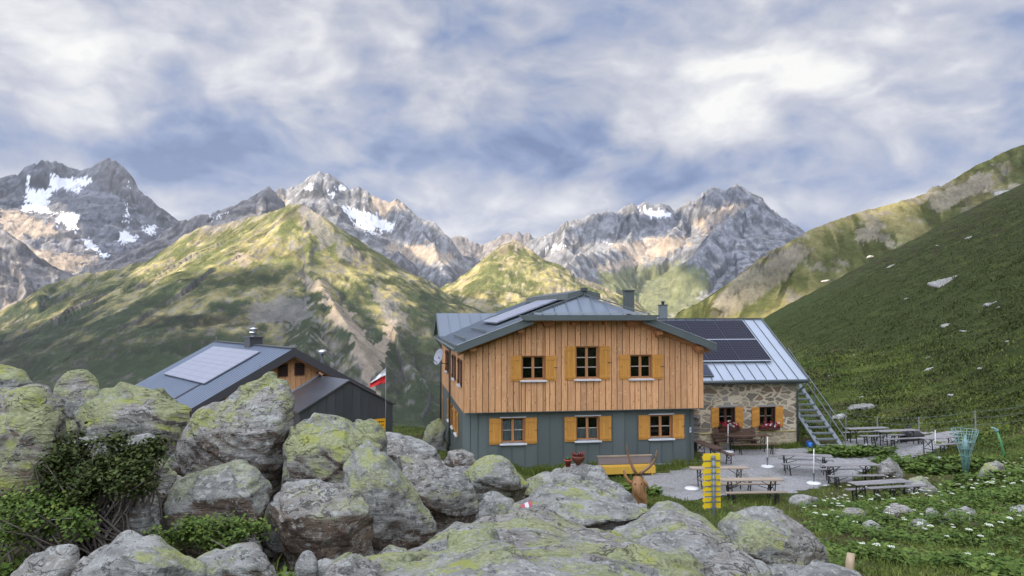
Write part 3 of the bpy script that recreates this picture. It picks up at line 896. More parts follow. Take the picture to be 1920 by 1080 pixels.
# ================================================================ BUILDING MATERIALS
def wood_mat(name, a, b, knots=True, axis='z', rough=0.7):
    m, n = new_mat(name)
    co = n.coord('Object')
    sc = (9, 9, 0.7) if axis == 'z' else (0.7, 9, 9)
    rv = n.attr('rnd')
    off = n.comb(n.math('MULTIPLY', rv, 31.0), n.math('MULTIPLY', rv, 17.0), n.math('MULTIPLY', rv, 53.0))
    p = n.vmath('ADD', n.map(co, scale=sc), off)
    g = n.noise(p, 2.2, 6, 0.6, 0.6)
    g2 = n.noise(p, 9.0, 3, 0.6)
    c = n.mix(n.step(g, 0.3, 0.7), a, b)
    c = n.mix(n.math('MULTIPLY', n.step(g2, 0.45, 0.8), 0.35), c, tuple(x * 0.62 for x in a))
    c = n.mix(1.0, c, n.math('ADD', n.math('MULTIPLY', rv, 0.34), 0.82), 'MULTIPLY')
    # the whole wall weathers in broad clouds
    wx = n.noise(co, 0.8, 4, 0.6)
    c = n.mix(n.math('MULTIPLY', n.step(wx, 0.52, 0.75), 0.25), c, tuple(x * 0.7 for x in a))
    if knots:
        kp = n.vmath('ADD', n.map(co, scale=(6.5, 6.5, 2.6) if axis == 'z' else (2.6, 6.5, 6.5)), off)
        kd = n.voronoi(kp, 1.0)
        c = n.mix(n.step(kd, 0.16, 0.05), c, tuple(x * 0.32 for x in a))
        kd2 = n.voronoi(n.vmath('ADD', kp, (3.3, 1.2, 7.7)), 1.25)
        c = n.mix(n.math('MULTIPLY', n.step(kd2, 0.20, 0.07), 0.75), c, (.78, .56, .30))
    nm = n.bump(g2, 0.35, 0.006)
    n.principled(c, rough, 0, nm, 0.3)
    return m

def sheet_mat(name, col, rough=0.4, metal=0.5, var=0.12, spec=0.5):
    m, n = new_mat(name)
    co = n.coord('Object')
    rv = n.attr('rnd')
    a = n.noise(n.map(co, scale=(1, 1, 0.35)), 1.3, 5, 0.6)
    f = n.math('ADD', n.math('MULTIPLY', a, 0.6), n.math('MULTIPLY', rv, 0.4))
    c = n.mix(f, tuple(x * (1 - var * 1.6) for x in col), tuple(x * (1 + var * 1.6) for x in col))
    st = n.noise(n.map(co, scale=(14, 14, 0.5)), 1.0, 4, 0.7)
    c = n.mix(n.math('MULTIPLY', n.step(st, 0.58, 0.8), 0.25), c, tuple(min(1, x * 1.7 + .02) for x in col))
    nm = n.bump(n.noise(co, 2.5, 3, 0.5), 0.12, 0.02)
    rg = n.math('ADD', n.math('MULTIPLY', a, 0.3), rough - 0.15)
    n.principled(c, rg, metal, nm, spec)
    return m

def stone_wall_mat():
    m, n = new_mat('rubble_stone')
    co = n.coord('Object')
    wob = n.vmath('SCALE', n.vmath('SUBTRACT', n.noise(co, 3.5, 3, 0.5, out='Color'), (0.5, 0.5, 0.5)), scale=0.22)
    p = n.map(n.vmath('ADD', co, wob), scale=(2.0, 2.0, 4.0))
    ed = n.voronoi(p, 1.0, 'DISTANCE_TO_EDGE')
    cid = n.voronoi(p, 1.0, 'F1', 'Color')
    x, y, z = n._sep(cid)[:]
    st = n.ramp(x, [(0.0, (.20, .17, .13)), (0.25, (.34, .29, .22)), (0.5, (.44, .37, .27)), (0.72, (.36, .345, .31)), (0.9, (.27, .19, .12)), (1, (.48, .43, .34))], 'CONSTANT')
    st = n.mix(n.math('MULTIPLY', n.noise(co, 14, 5, 0.65), 0.75), st, (.20, .175, .14))
    mo = n.mix(n.noise(co, 6, 4, 0.6), (.50, .42, .28), (.68, .60, .45))
    big = n.math('ADD', n.math('MULTIPLY', y, 0.13), 0.02)
    k = n.step(n.math('ADD', n.math('SUBTRACT', ed, big), n.math('MULTIPLY', n.math('SUBTRACT', n.noise(co, 9, 3, 0.6), 0.5), 0.12)), -0.02, 0.03)
    c = n.mix(k, mo, st)
    lo = n.step(n._sep(co)[2], 1.0, 0.55)
    c = n.mix(n.math('MULTIPLY', lo, 0.55), c, (.52, .44, .28))
    nm = n.bump(n.math('ADD', k, n.math('MULTIPLY', n.noise(co, 18, 4, 0.6), 0.4)), 0.9, 0.04)
    n.principled(c, 0.9, 0, nm, 0.2)
    return m

def pv_mat(name, cell, line, base, u=0.16, thick=0.07, rough=0.18, spec=0.6):
    m, n = new_mat(name)
    co = n.coord('Object')
    x, y, z = n._sep(co)[:]
    def ln(v, s):
        f = n.math('FRACT', n.math('DIVIDE', v, s))
        d = n.math('ABSOLUTE', n.math('SUBTRACT', f, 0.5))
        return n.step(d, 0.5 - thick * 1.2, 0.5 - thick * 0.6)
    k = n.math('MAXIMUM', ln(x, u), ln(y, u))
    c = n.mix(n.noise(co, 1.2, 4, 0.6), base, cell)
    c = n.mix(k, c, line)
    n.principled(c, rough, 0.0, None, spec)
    return m

def glass_mat():
    m, n = new_mat('window_glass')
    tr = n.new('ShaderNodeBsdfTransparent'); tr.inputs[0].default_value = (.75, .8, .8, 1)
    gl = n.new('ShaderNodeBsdfGlossy'); gl.inputs['Roughness'].default_value = 0.04
    fr = n.new('ShaderNodeFresnel'); fr.inputs['IOR'].default_value = 1.5
    ms = n.new('ShaderNodeMixShader')
    n.put(ms.inputs[0], fr.outputs[0]); n.put(ms.inputs[1], tr.outputs[0]); n.put(ms.inputs[2], gl.outputs[0])
    o = n.new('ShaderNodeOutputMaterial'); n.put(o.inputs['Surface'], ms.outputs[0])
    return m

W_LARCH = wood_mat('larch_boards', (.57, .285, .125), (.71, .40, .20))
W_SHUT = wood_mat('shutter_boards', (.52, .235, .045), (.60, .30, .065), knots=False)
W_FRAME = wood_mat('window_wood', (.36, .16, .06), (.46, .22, .09), knots=False)
W_BEAM = wood_mat('beam_wood', (.33, .145, .06), (.45, .21, .085), knots=False, axis='x')
W_DARKF = wood_mat('dark_window_wood', (.07, .03, .018), (.11, .05, .03), knots=False)
W_DARK = wood_mat('old_bench_wood', (.085, .05, .035), (.15, .09, .06), knots=False, axis='x')
W_GREY = wood_mat('weathered_table_wood', (.20, .19, .185), (.33, .31, .295), knots=False, axis='x')
W_TAN = wood_mat('worn_table_wood', (.30, .235, .17), (.42, .34, .25), knots=False, axis='x')
W_LOG = wood_mat('split_logs', (.30, .20, .12), (.50, .36, .22), knots=False, axis='x')
W_LOGG = wood_mat('grey_logs', (.13, .11, .095), (.26, .22, .19), knots=False, axis='x')
S_WALL = sheet_mat('zinc_wall', (.125, .15, .142), 0.5, 0.25, 0.14)
S_ROOF = sheet_mat('dark_zinc_roof', (.21, .24, .275), 0.42, 0.55, 0.12)
S_TRIM = sheet_mat('zinc_trim', (.11, .13, .125), 0.5, 0.3, 0.1)
S_LIGHT = sheet_mat('bright_zinc', (.52, .56, .60), 0.35, 0.6, 0.1)
S_PALE = sheet_mat('pale_zinc_roof', (.47, .52, .58), 0.38, 0.65, 0.1)
S_BLUE = sheet_mat('ribbed_roof', (.13, .16, .215), 0.4, 0.45, 0.1)
S_RIB_LIT = sheet_mat('roof_rib_lit', (.27, .32, .40), 0.4, 0.4, 0.1)  # lighter copy of the roof sheet: light on the ribs put into colour
S_CHAR = sheet_mat('charcoal_sheet', (.070, .076, .080), 0.5, 0.2, 0.12)
S_GALV = sheet_mat('galvanised_steel', (.22, .25, .26), 0.5, 0.5, 0.12)
S_INOX = sheet_mat('stainless', (.7, .7, .7), 0.2, 1.0, 0.05)
P_STONE = stone_wall_mat()
P_PV = pv_mat('dark_solar_cells', (.008, .010, .022), (.085, .09, .125), (.014, .010, .014), 0.165, 0.045, 0.3, 0.12)
P_PVG = pv_mat('pale_solar_cells', (.25, .265, .33), (.10, .11, .16), (.31, .325, .385), 0.42, 0.03, 0.3)
P_GLASS = glass_mat()
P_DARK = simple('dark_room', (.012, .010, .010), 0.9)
P_SASH = simple('pale_glazing_bar', (.50, .43, .38), 0.6)
P_WHITE = simple('white_paint', (.78, .78, .76), 0.5, var=0.08)
P_SILL = simple('painted_sill', (.62, .63, .64), 0.45, var=0.08)
P_LACE = simple('lace_curtain', (.62, .64, .64), 0.9, var=0.35, scale=22)
P_BLACK = simple('black_iron', (.02, .02, .02), 0.5)
P_YEL = simple('yellow_paint', (.80, .55, .015), 0.45, var=0.06, scale=3)
P_DYEL = simple('ochre_board', (.62, .36, .05), 0.6, var=0.15)
P_RED = simple('red_cloth', (.62, .03, .03), 0.8, var=0.12)
P_WCLOTH = simple('white_cloth', (.82, .82, .84), 0.8, var=0.05)
P_CONC = simple('concrete', (.30, .29, .27), 0.9, var=0.2, bump=0.4)
P_GREENM = simple('green_painted_metal', (.10, .26, .20), 0.45, var=0.2)
P_TEAL = simple('green_coated_wire', (.22, .36, .33), 0.45, var=0.2)
P_GREENP = simple('bright_green_post', (.10, .30, .12), 0.55, var=0.2)
P_BLUE = simple('blue_plastic', (.03, .17, .55), 0.4)
P_RUST = simple('rusty_iron', (.17, .055, .03), 0.75, var=0.4, scale=14, bump=0.5)
P_TERRA = simple('red_pot', (.36, .07, .04), 0.6, var=0.2)
P_DISH = simple('dish_grey', (.33, .33, .36), 0.45, var=0.06)
P_PIPEY = simple('yellow_pipe', (.62, .52, .22), 0.6, var=0.2)
P_ANTLER = simple('antler_bone', (.22, .125, .07), 0.6, var=0.35, scale=9, bump=0.4)
P_CARVED = wood_mat('carved_wood', (.36, .17, .065), (.58, .34, .16), knots=False, rough=0.6)

def window(parent, w, h, loc, rz, rows=2, depth=0.15, frame=None, shut=None, shw=0.5, shdz=(-0.06, 0.0), sill=True, curtain=None, lintel=False, diag=False, latch=True, sash=None):
    """window set into a wall: x along the wall, y into it, z up from the sill line"""
    frame = frame or W_FRAME
    mb = MB(); d = depth; t = 0.03
    mb.bb(-w / 2 - t, -w / 2, -0.012, d + .05, 0, h + t, 0, .3); mb.bb(w / 2, w / 2 + t, -0.012, d + .05, 0, h + t, 0, .2)
    mb.bb(-w / 2, w / 2, -0.012, d + .05, h, h + t, 0, .3)
    f = 0.055
    mb.bb(-w / 2, -w / 2 + f, d - .03, d + .02, 0, h, 0, .6); mb.bb(w / 2 - f, w / 2, d - .03, d + .02, 0, h, 0, .6)
    mb.bb(-w / 2 + f, w / 2 - f, d - .03, d + .02, 0, f, 0, .6); mb.bb(-w / 2 + f, w / 2 - f, d - .03, d + .02, h - f, h, 0, .6)
    mb.bb(-0.055, 0.055, d - .045, d + .018, f, h - f, 0, .8)
    for side in (-1, 1):
        x0, x1 = (-w / 2 + f, -0.055) if side < 0 else (0.055, w / 2 - f)
        for k in range(1, rows):
            z = f + (h - 2 * f) * k / rows
            mb.bb(x0, x1, d - .02, d + .015, z - .016, z + .016, 2, .7)
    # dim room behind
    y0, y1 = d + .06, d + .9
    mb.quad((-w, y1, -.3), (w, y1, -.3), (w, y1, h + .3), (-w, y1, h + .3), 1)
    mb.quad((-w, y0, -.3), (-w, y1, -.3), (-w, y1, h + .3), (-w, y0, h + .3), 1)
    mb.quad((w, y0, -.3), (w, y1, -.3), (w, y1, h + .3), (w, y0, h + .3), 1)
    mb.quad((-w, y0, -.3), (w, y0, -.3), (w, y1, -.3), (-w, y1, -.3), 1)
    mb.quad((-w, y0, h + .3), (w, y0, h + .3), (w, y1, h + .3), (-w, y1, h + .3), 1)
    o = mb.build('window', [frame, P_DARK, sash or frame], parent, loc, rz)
    g = MB(); g.bb(-w / 2 + f, -0.055, d - .004, d + .004, f, h - f).bb(0.055, w / 2 - f, d - .004, d + .004, f, h - f)
    g.build('pane', P_GLASS, o)
    if sill:
        s = MB()
        s.prism([(-w / 2 - .1, -.13, -.10), (-w / 2 - .1, d - .04, -.10), (-w / 2 - .1, d - .04, -.005), (-w / 2 - .1, -.13, -.06)], (w + .2, 0, 0))
        s.build('sill', P_SILL, o)
    if lintel:
        s = MB(); s.bb(-w / 2 - .08, w / 2 + .08, -.07, d - .05, h + t + .004, h + t + .04); s.build('lintel', P_SILL, o)
    if curtain:
        c = MB()
        n = 18; zt = f + (h - 2 * f) * curtain
        for x0, x1 in ((-w / 2 + f, -0.055), (0.055, w / 2 - f)):
            prev = None
            for k in range(n + 1):
                x = x0 + (x1 - x0) * k / n
                y = d + .06 + .014 * math.sin(k * 1.9)
                if prev: c.quad((prev[0], prev[1], f - .03), (x, y, f - .03), (x, y, zt), (prev[0], prev[1], zt), 0, random.random())
                prev = (x, y)
        c.build('curtain', P_LACE, o)
    if shut:
        for s in (-1, 1):
            mb = MB()
            x0 = s * (w / 2 + t + .008); x1 = s * (w / 2 + t + .008 + shw)
            a, b = min(x0, x1), max(x0, x1)
            z0, z1 = shdz[0], h + shdz[1] + .02
            if diag:
                mb.bb(a, b, -.05, -.015, z0, z1, 0, .4)
                nb = 7
                for k in range(nb):
                    zc = z0 + (z1 - z0) * (k + .5) / nb
                    mb.bar((a + .03, -.056, zc - .05 * s * -1), (b - .03, -.056, zc + .05 * s * -1), .012, (z1 - z0) / nb * .8, 0, (0, 0, 1), random.random())
            else:
                k = 4
                for i in range(k):
                    e0 = a + (b - a) * i / k; e1 = a + (b - a) * (i + 1) / k
                    mb.bb(e0 + .003, e1 - .003, -.048, -.016, z0, z1, 0, .25 + .5 * random.random())
                for zc in (z0 + .13, z1 - .13):
                    mb.bb(a, b, -.072, -.0485, zc - .055, zc + .055, 0, .5)
            if latch:
                zc = (z0 + z1) / 2 + .02
                if s > 0: mb.bb(b - .1, b + .05, -.085, -.073, zc - .012, zc + .012, 1)
                else: mb.bb(a + .05, a + .085, -.06, -.049, zc - .02, zc + .02, 1)
            mb.build('shutter', [shut, P_BLACK], o)
    return o

def ray_plane(px, py, p0, nrm):
    d = Vector(ray(px, py)); c = Vector((0, 0, CAMZ)); nrm = Vector(nrm)
    t = (Vector(p0) - c).dot(nrm) / d.dot(nrm)
    return c + d * t

# ================================================================ MAIN HUT
HA = R(9.0)
U = Vector((math.cos(HA), math.sin(HA), 0)); V = Vector((-math.sin(HA), math.cos(HA), 0))
HO = Vector((-1.99, 31.5, 0.0))
W = 10.45; ZB = 2.50
hut = thing('mountain_hut', 'large two storey mountain hut, larch boards above and grey sheet metal below', 'house', HO, HA)

def fac(px, py, v=0.0):
    p = ray_plane(px, py, HO + V * v, V) - HO
    return p.dot(U), p.z

def gable_top(s):
    if s < 3.5: return ZB + 2.6 + (3.85 - 2.6) * s / 3.5
    if s > 7.2: return ZB + 2.55 + (3.85 - 2.55) * (W - s) / (W - 7.2)
    return ZB + 3.85

def clad(mb, breaks, bottom, top, openings, y, gap=0.006, thick=0.03, mi=0, jitter=None, seam=None):
    """vertical boards/sheets from a list of break positions, cut round the openings"""
    for a, b in zip(breaks[:-1], breaks[1:]):
        rnd = random.random()
        iv = [(bottom, None)]
        c = (a + b) / 2
        spans = []
        z = bottom
        for (s0, s1, z0, z1) in sorted([o for o in openings if o[0] - 1e-4 <= c <= o[1] + 1e-4], key=lambda o: o[2]):
            spans.append((z, z0)); z = z1
        spans.append((z, None))
        yy = y - (jitter() if jitter else 0)
        for z0, z1 in spans:
            ta = top(a + gap) if z1 is None else z1; tb = top(b - gap) if z1 is None else z1
            if ta - z0 < .01: continue
            mb.prism([(a + gap, yy, z0), (b - gap, yy, z0), (b - gap, yy, tb), (a + gap, yy, ta)], (0, thick, 0), mi, rnd)

def breaks_for(x0, x1, step, openings, var=0.0):
    xs = [x0]
    while xs[-1] < x1 - step * 0.6: xs.append(xs[-1] + step * (1 + random.uniform(-var, var)))
    xs[-1] = x1
    for o in openings:
        for e in (o[0], o[1]):
            xs = [x for x in xs if abs(x - e) > 0.07 or x in (x0, x1)] + [e]
    return sorted(set(xs))

# windows of the front: opening pixels (x0, x1, ytop, ybottom), shutter outer pixels
FW_UP = [((979, 1021, 668, 711), 2), ((1080, 1122, 650, 709), 3), ((1182, 1221, 666, 708), 2)]
FW_LO = [((941, 983, 785, 829), 2), ((1081, 1123, 782, 824), 2), ((1219, 1260, 779, 820), 2)]
LOWV = 0.28
ups = []; los = []
for (x0, x1, y0, y1), r in FW_UP:
    a, zt = fac(x0, y0); b, zb = fac(x1, y1); ups.append((a, b, zb, zt, r))
for (x0, x1, y0, y1), r in FW_LO:
    a, zt = fac(x0, y0, LOWV); b, zb = fac(x1, y1, LOWV); los.append((a, b, zb, zt, r))
HD = 14.0       # depth of the hut
LW_UP = [(1.2, 2.1), (4.4, 5.3), (9.0, 9.9)]
LW_LO = [(3.6, 4.5), (5.9, 6.8), (8.2, 9.1)]

mb = MB()
op = [(a - .03, b + .03, z0, z1 + .03) for a, b, z0, z1, r in ups]
clad(mb, breaks_for(0.0, W, 0.268, op, 0.10), ZB, gable_top, op, 0.0, gap=0.013, jitter=lambda: random.choice((0, 0.012)))
# dark backing behind the board joints
bk = MB()
for o_ in [None]:
    cuts = sorted([0, W] + [e for o in op for e in o[:2]])
    for a, b in zip(cuts[:-1], cuts[1:]):
        c = (a + b) / 2
        hit = [o for o in op if o[0] < c < o[1]]
        if hit:
            mb.prism([(a, .031, ZB), (b, .031, ZB), (b, .031, hit[0][2]), (a, .031, hit[0][2])], (0, .02, 0), 1)
            mb.prism([(a, .031, hit[0][3]), (b, .031, hit[0][3]), (b, .031, gable_top(b)), (a, .031, gable_top(a))], (0, .02, 0), 1)
        else:
            pts = [(a, .031, ZB), (b, .031, ZB), (b, .031, gable_top(b))] + [(s, .031, gable_top(s)) for s in (7.2, 3.5) if a < s < b] + [(a, .031, gable_top(a))]
            mb.prism(pts, (0, .02, 0), 1)
mb.bb(.06, W - .06, 0.055, 0.60, ZB - .006, ZB + .05, 1)
# left flank, boards turned on end (x and y swapped)
fl = MB()
opl = [(a, b, ZB + 1.05, ZB + 2.1) for a, b in LW_UP]
clad(fl, breaks_for(0.05, HD, 0.268, opl, 0.1), ZB - .02, lambda s: ZB + 2.62, opl, 0.0)
k0 = len(mb.v)
mb.add([(p[1], p[0], p[2]) for p in fl.v], [], 0)
for f_ in fl.f: mb.f.append(tuple(i + k0 for i in f_)); mb.m.append(0); mb.s.append(False)
mb.r[-len(fl.v):] = fl.r
mb.bb(.035, .06, .1, LW_UP[0][0], ZB - .02, ZB + 2.6, 1)
prev = LW_UP[0][0]
for (a, b) in LW_UP:
    mb.bb(.035, .06, prev, a, ZB - .02, ZB + 2.6, 1)
    mb.bb(.035, .06, a, b, ZB - .02, ZB + 1.05, 1); mb.bb(.035, .06, a, b, ZB + 2.1, ZB + 2.6, 1); prev = b
mb.bb(.035, .06, prev, HD, ZB - .02, ZB + 2.6, 1)
# flank and back that only show from the side
mb.bb(W - .05, W, .06, HD, ZB, ZB + 2.5, 0, .4)
mb.prism([(0, HD, 0), (W, HD, 0), (W, HD, ZB + 2.5), (W / 2, HD, ZB + 4.3), (0, HD, ZB + 2.5)], (0, .06, 0), 0)
mb.build('upper_wall', [W_LARCH, P_DARK], hut)

# lower storey in standing seam zinc, corners cut off
mb = MB()
opz = [(a - .03, b + .03, z0, z1 + .03) for a, b, z0, z1, r in los]
x0c, x1c = 0.95, 9.75
ZG = 0.12
bks = breaks_for(x0c, x1c, 0.55, opz, 0.04)
clad(mb, bks, ZG, lambda s: ZB - .012, opz, LOWV, gap=0.0, thick=0.03)
for x in bks[1:-1]:
    cut = [o for o in opz if o[0] - .03 <= x <= o[1] + .03]
    if cut:
        mb.bb(x - .010, x + .010, LOWV - .028, LOWV, ZG, cut[0][2], 0, .2); mb.bb(x - .010, x + .010, LOWV - .028, LOWV, cut[0][3], ZB - .02, 0, .2)
    else:
        mb.bb(x - .010, x + .010, LOWV - .028, LOWV, ZG, ZB - .02, 0, .2)
def wall_strip(a, b, z0, z1, step):
    a = Vector(a); b = Vector(b); L = (b - a).length; n = max(1, round(L / step))
    nrm = Vector(((b - a).y, -(b - a).x, 0)).normalized()
    for i in range(n):
        p = a.lerp(b, i / n); q = a.lerp(b, (i + 1) / n)
        mb.prism([(p.x, p.y, z0), (q.x, q.y, z0), (q.x, q.y, z1), (p.x, p.y, z1)], tuple(-nrm * .03), 0, random.random())
        if i: mb.bar((p.x + nrm.x * .012, p.y + nrm.y * .012, z0), (p.x + nrm.x * .012, p.y + nrm.y * .012, z1), .02, .026, 0, tuple(nrm), .2)
wall_strip((0.06, 1.15, 0), (x0c, LOWV, 0), ZG - .6, ZB - .012, 0.45)
wall_strip((x1c, LOWV, 0), (W - .15, 0.75, 0), ZG, ZB - .012, 0.4)
mb.bb(W - .2, W - .15, 0.75, HD, 0, ZB, 0)
# left flank with its row of windows
opl2 = [(a, b, 1.05, 2.05) for a, b in LW_LO]
fl = MB()
clad(fl, breaks_for(1.15, HD, 0.55, opl2, 0.03), -.6, lambda s: ZB - .022, opl2, 0.06, gap=0.004)
k0 = len(mb.v)
mb.add([(p[1], p[0], p[2]) for p in fl.v], [], 0)
for f_ in fl.f: mb.f.append(tuple(i + k0 for i in f_)); mb.m.append(0); mb.s.append(False)
mb.r[-len(fl.v):] = fl.r
mb.build('lower_wall', [S_WALL], hut)
mb = MB()
mb.prism([(1.0, LOWV + .06, -.5), (9.7, LOWV + .06, -.5), (W - .25, .8, -.5), (W - .25, HD - .1, -.5), (.15, HD - .1, -.5), (.15, 1.2, -.5)], (0, 0, .62), 0)
mb.build('plinth', P_CONC, hut)
mb = MB(); mb.bb(7.3, W - .1, LOWV - .09, LOWV - .004, ZG - .05, ZG + .0); mb.build('drip_edge', S_LIGHT, hut)
mb = MB(); mb.bb(.02, W - .02, -.03, LOWV - .004, ZB - .03, ZB - .010); mb.build('base_flashing', S_TRIM, hut)

for a, b, z0, z1, r in ups:
    o = window(hut, b - a, z1 - z0, ((a + b) / 2, 0, z0), 0, r, shut=W_SHUT, shw=0.46, sash=P_SASH)
for i, (a, b, z0, z1, r) in enumerate(los):
    o = window(hut, b - a, z1 - z0, ((a + b) / 2, LOWV, z0), 0, r, shut=W_SHUT, shw=0.50, sash=P_SASH, lintel=True, curtain=(0.95, 0.5, None)[i])
for a, b in LW_UP:
    window(hut, b - a, 1.05, (0, (a + b) / 2, ZB + 1.05), -R(90), 2, shut=W_DARKF, shw=0.45, frame=W_FRAME, latch=False)
for a, b in LW_LO:
    window(hut, b - a, 1.0, (0.06, (a + b) / 2, 1.05), -R(90), 2, shut=W_SHUT, shw=0.45, latch=False)

# roof ------------------------------------------------------------
SL = 0.375; SM = 5.2
def zt(s):  # top of the roof surface above local ground
    return ZB + 2.80 + ((s + .33) if s <= SM else (2 * SM - s + .33)) * SL
EL, ER = -0.36, W + 0.30
V0, V1 = -0.70, 14.3
H0, H1 = 2.58, 7.73
HV, HAPEX = -0.9, 0.34
mb = MB()
up = lambda p, d: (p[0], p[1], p[2] + d)
def slope_pt(s, v, d=0): return (s, v, zt(s) + d)
left = [slope_pt(EL, V0), slope_pt(H0, V0), slope_pt(SM, HAPEX), slope_pt(SM, V1), slope_pt(EL, V1)]
right = [slope_pt(ER, V0), slope_pt(ER, V1), slope_pt(SM, V1), slope_pt(SM, HAPEX), slope_pt(H1, V0)]
mb.prism(left, (0, 0, -.10), 0, .4); mb.prism(right, (0, 0, -.10), 0, .6)
# standing seams
for s_list, e in ((np.arange(V0 + .6, V1, .62), EL), (np.arange(V0 + .6, V1, .62), ER)):
    for v in s_list:
        top_s = SM
        if v < HAPEX: top_s = (H0 + (SM - H0) * (v - V0) / (HAPEX - V0)) if e == EL else (H1 + (SM - H1) * (v - V0) / (HAPEX - V0))
        mb.bar(slope_pt(e, v, .015), slope_pt(top_s, v, .015), .02, .03, 0, (0, 0, 1), .2)
# half hip
hz = ZB + 4.02
hp = [(H0 - .02, HV, hz), (H1 + .02, HV, hz), (SM, HAPEX + .05, zt(SM) + .04)]
mb.prism([(H0 - .02, HV, hz), (H1 + .02, HV, hz), (H1 + .04, V0 + .05, zt(H1) + .03), (SM, HAPEX + .05, zt(SM) + .03), (H0 - .04, V0 + .05, zt(H0) + .03)], (0, 0, -.06), 0, .9)
for i in range(1, 9):
    s = H0 + (H1 - H0) * i / 9
    k = 1 - abs(s - SM) / ((SM - H0) if s < SM else (H1 - SM))
    a = Vector((s, HV, hz)); b = Vector((s + (SM - s) * 0.0, HV + (HAPEX - HV) * k, hz + (zt(SM) - hz) * k))
    mb.bar(a + Vector((0, 0, .03)), b + Vector((0, 0, .05)), .02, .035, 0, (0, 0, 1), .2)
mb.bar((H0, HV, hz + .05), (SM, HAPEX, zt(SM) + .07), .07, .05, 1); mb.bar((H1, HV, hz + .05), (SM, HAPEX, zt(SM) + .07), .07, .05, 1)
roof = mb.build('roof', [S_ROOF, S_TRIM], hut)
# fascia boards
mb = MB()
fh = .30
for a, b in ((EL, H0 + .25), (ER, H1 - .25)):
    mb.prism([(a, V0 - .03, zt(a) + .02), (b, V0 - .03, zt(b) + .02), (b, V0 - .03, zt(b) - fh), (a, V0 - .03, zt(a) - fh)], (0, .05, 0), 0, .5)
    mb.prism([(a, V0 - .045, zt(a) + .045), (b, V0 - .045, zt(b) + .045), (b, V0 - .045, zt(b) + .021), (a, V0 - .045, zt(a) + .021)], (0, .10, 0), 1, .5)
mb.prism([(H0 - .45, HV - .03, hz + .02), (H1 + .45, HV - .03, hz + .02), (H1 + .15, HV - .03, hz - .2), (H0 - .15, HV - .03, hz - .2)], (0, .24, 0), 0, .5)
mb.bb(H0 + .2, H1 - .1, HV - .02, HV + .03, hz + .07, hz + .12, 1)
mb.bb(EL - .02, EL + .02, V0, V1, zt(EL) - .2, zt(EL) + .02, 0); mb.bb(ER - .02, ER + .02, V0, V1, zt(ER) - .2, zt(ER) + .02, 0)
mb.build('fascia', [S_TRIM, S_LIGHT], hut)
# soffit boards, rafters at the verge and purlin ends
mb = MB()
for a, b in ((EL, H0 + .9), (ER, H1 - .9)):
    mb.prism([(a, V0 + .03, zt(a) - .13), (b, V0 + .03, zt(b) - .13), (b, -.02, zt(b) - .13), (a, -.02, zt(a) - .13)], (0, 0, -.03), 0, .3)
    mb.prism([(a + (.1 if a < 0 else -.1), -.22, zt(a) - .26), (b, -.22, zt(b) - .20), (b, -.22, zt(b) - .40), (a + (.1 if a < 0 else -.1), -.22, zt(a) - .42)], (0, .13, 0), 0, .8)
mb.bb(H0 + .3, H1 - .3, HV + .06, -.03, hz - .24, hz - .205, 0, .2)
mb.build('verge_rafter', [W_BEAM], hut)
for s, z in ((.35, zt(.35) - .50), (2.35, zt(2.35) - .50), (3.55, zt(3.5) - .56), (7.15, zt(7.0) - .56), (8.35, zt(8.35) - .50), (W - .3, zt(W - .3) - .50)):
    mb = MB(); w_ = .26 if s in (3.55, 7.15) else .17
    mb.bb(s - w_, s + w_ - .06, -.5, -.035, z, z + .19, 0, .7); mb.bb(s - w_ + .05, s + w_ - .11, -.38, -.037, z - .1, z - .002, 0, .4)
    mb.build('purlin_end', [W_BEAM], hut, bevel=.012)
for s in (4.55, 5.25, 5.95):
    mb = MB(); mb.bb(s - .06, s + .06, -.55, -.035, hz - .40, hz - .26, 0, .6); mb.build('purlin_end', [W_BEAM], hut)
# ridge cap
mb = MB()
mb.prism([(SM - .75, .30, zt(SM) - .17), (SM - .7, .30, zt(SM) + .10), (SM, .30, zt(SM) + .26), (SM + .7, .30, zt(SM) + .10), (SM + .75, .30, zt(SM) - .17)], (0, 10.2, 0), 0, .5)
mb.build('ridge_cap', [S_TRIM], hut)
mb = MB(); mb.bb(SM - .12, SM + .12, .18, .5, zt(SM) + .20, zt(SM) + .34); mb.build('ridge_vent', [S_CHAR], hut)
# solar panels lying on the left slope
nl = Vector((-SL, 0, 1)).normalized()
nw = U * nl.x + Vector((0, 0, nl.z))
p0w = HO + U * EL + Vector((0, 0, zt(EL) + .17))
q = [ray_plane(px, py, p0w, nw) - HO for px, py in ((898.5, 601), (923, 606), (1046, 555), (1026, 553))]
ss = [p.dot(U) for p in q]; vs = [p.dot(V) for p in q]
sa, sb_ = (ss[0] + ss[1]) / 2, (ss[2] + ss[3]) / 2
va, vb = (vs[1] + vs[2]) / 2, (vs[0] + vs[3]) / 2
va = max(-.4, min(va, 2.0)); vb = max(va + 2.2, min(vb, 7.0))
sa = max(0.4, min(sa, 2)); sb_ = min(SM - .8, max(sb_, sa + 2.5))
nc = 5
for i in range(nc):
    a = va + (vb - va) * i / nc; b = va + (vb - va) * (i + 1) / nc - .02
    mb = MB()
    ang = math.atan(SL); L = (sb_ - sa) / math.cos(ang)
    rot = Matrix.Rotation(-ang, 3, 'Y')
    mb.box((0, 0, 0), (L, b - a, .045), 0)
    mb.box((0, 0, -.03), (L + .02, b - a + .01, .03), 1)
    o = mb.build('solar_panel', [P_PVG, S_GALV], hut)
    o.location = ((sa + sb_) / 2, (a + b) / 2, zt((sa + sb_) / 2) + .17); o.rotation_euler = (0, -ang, 0)
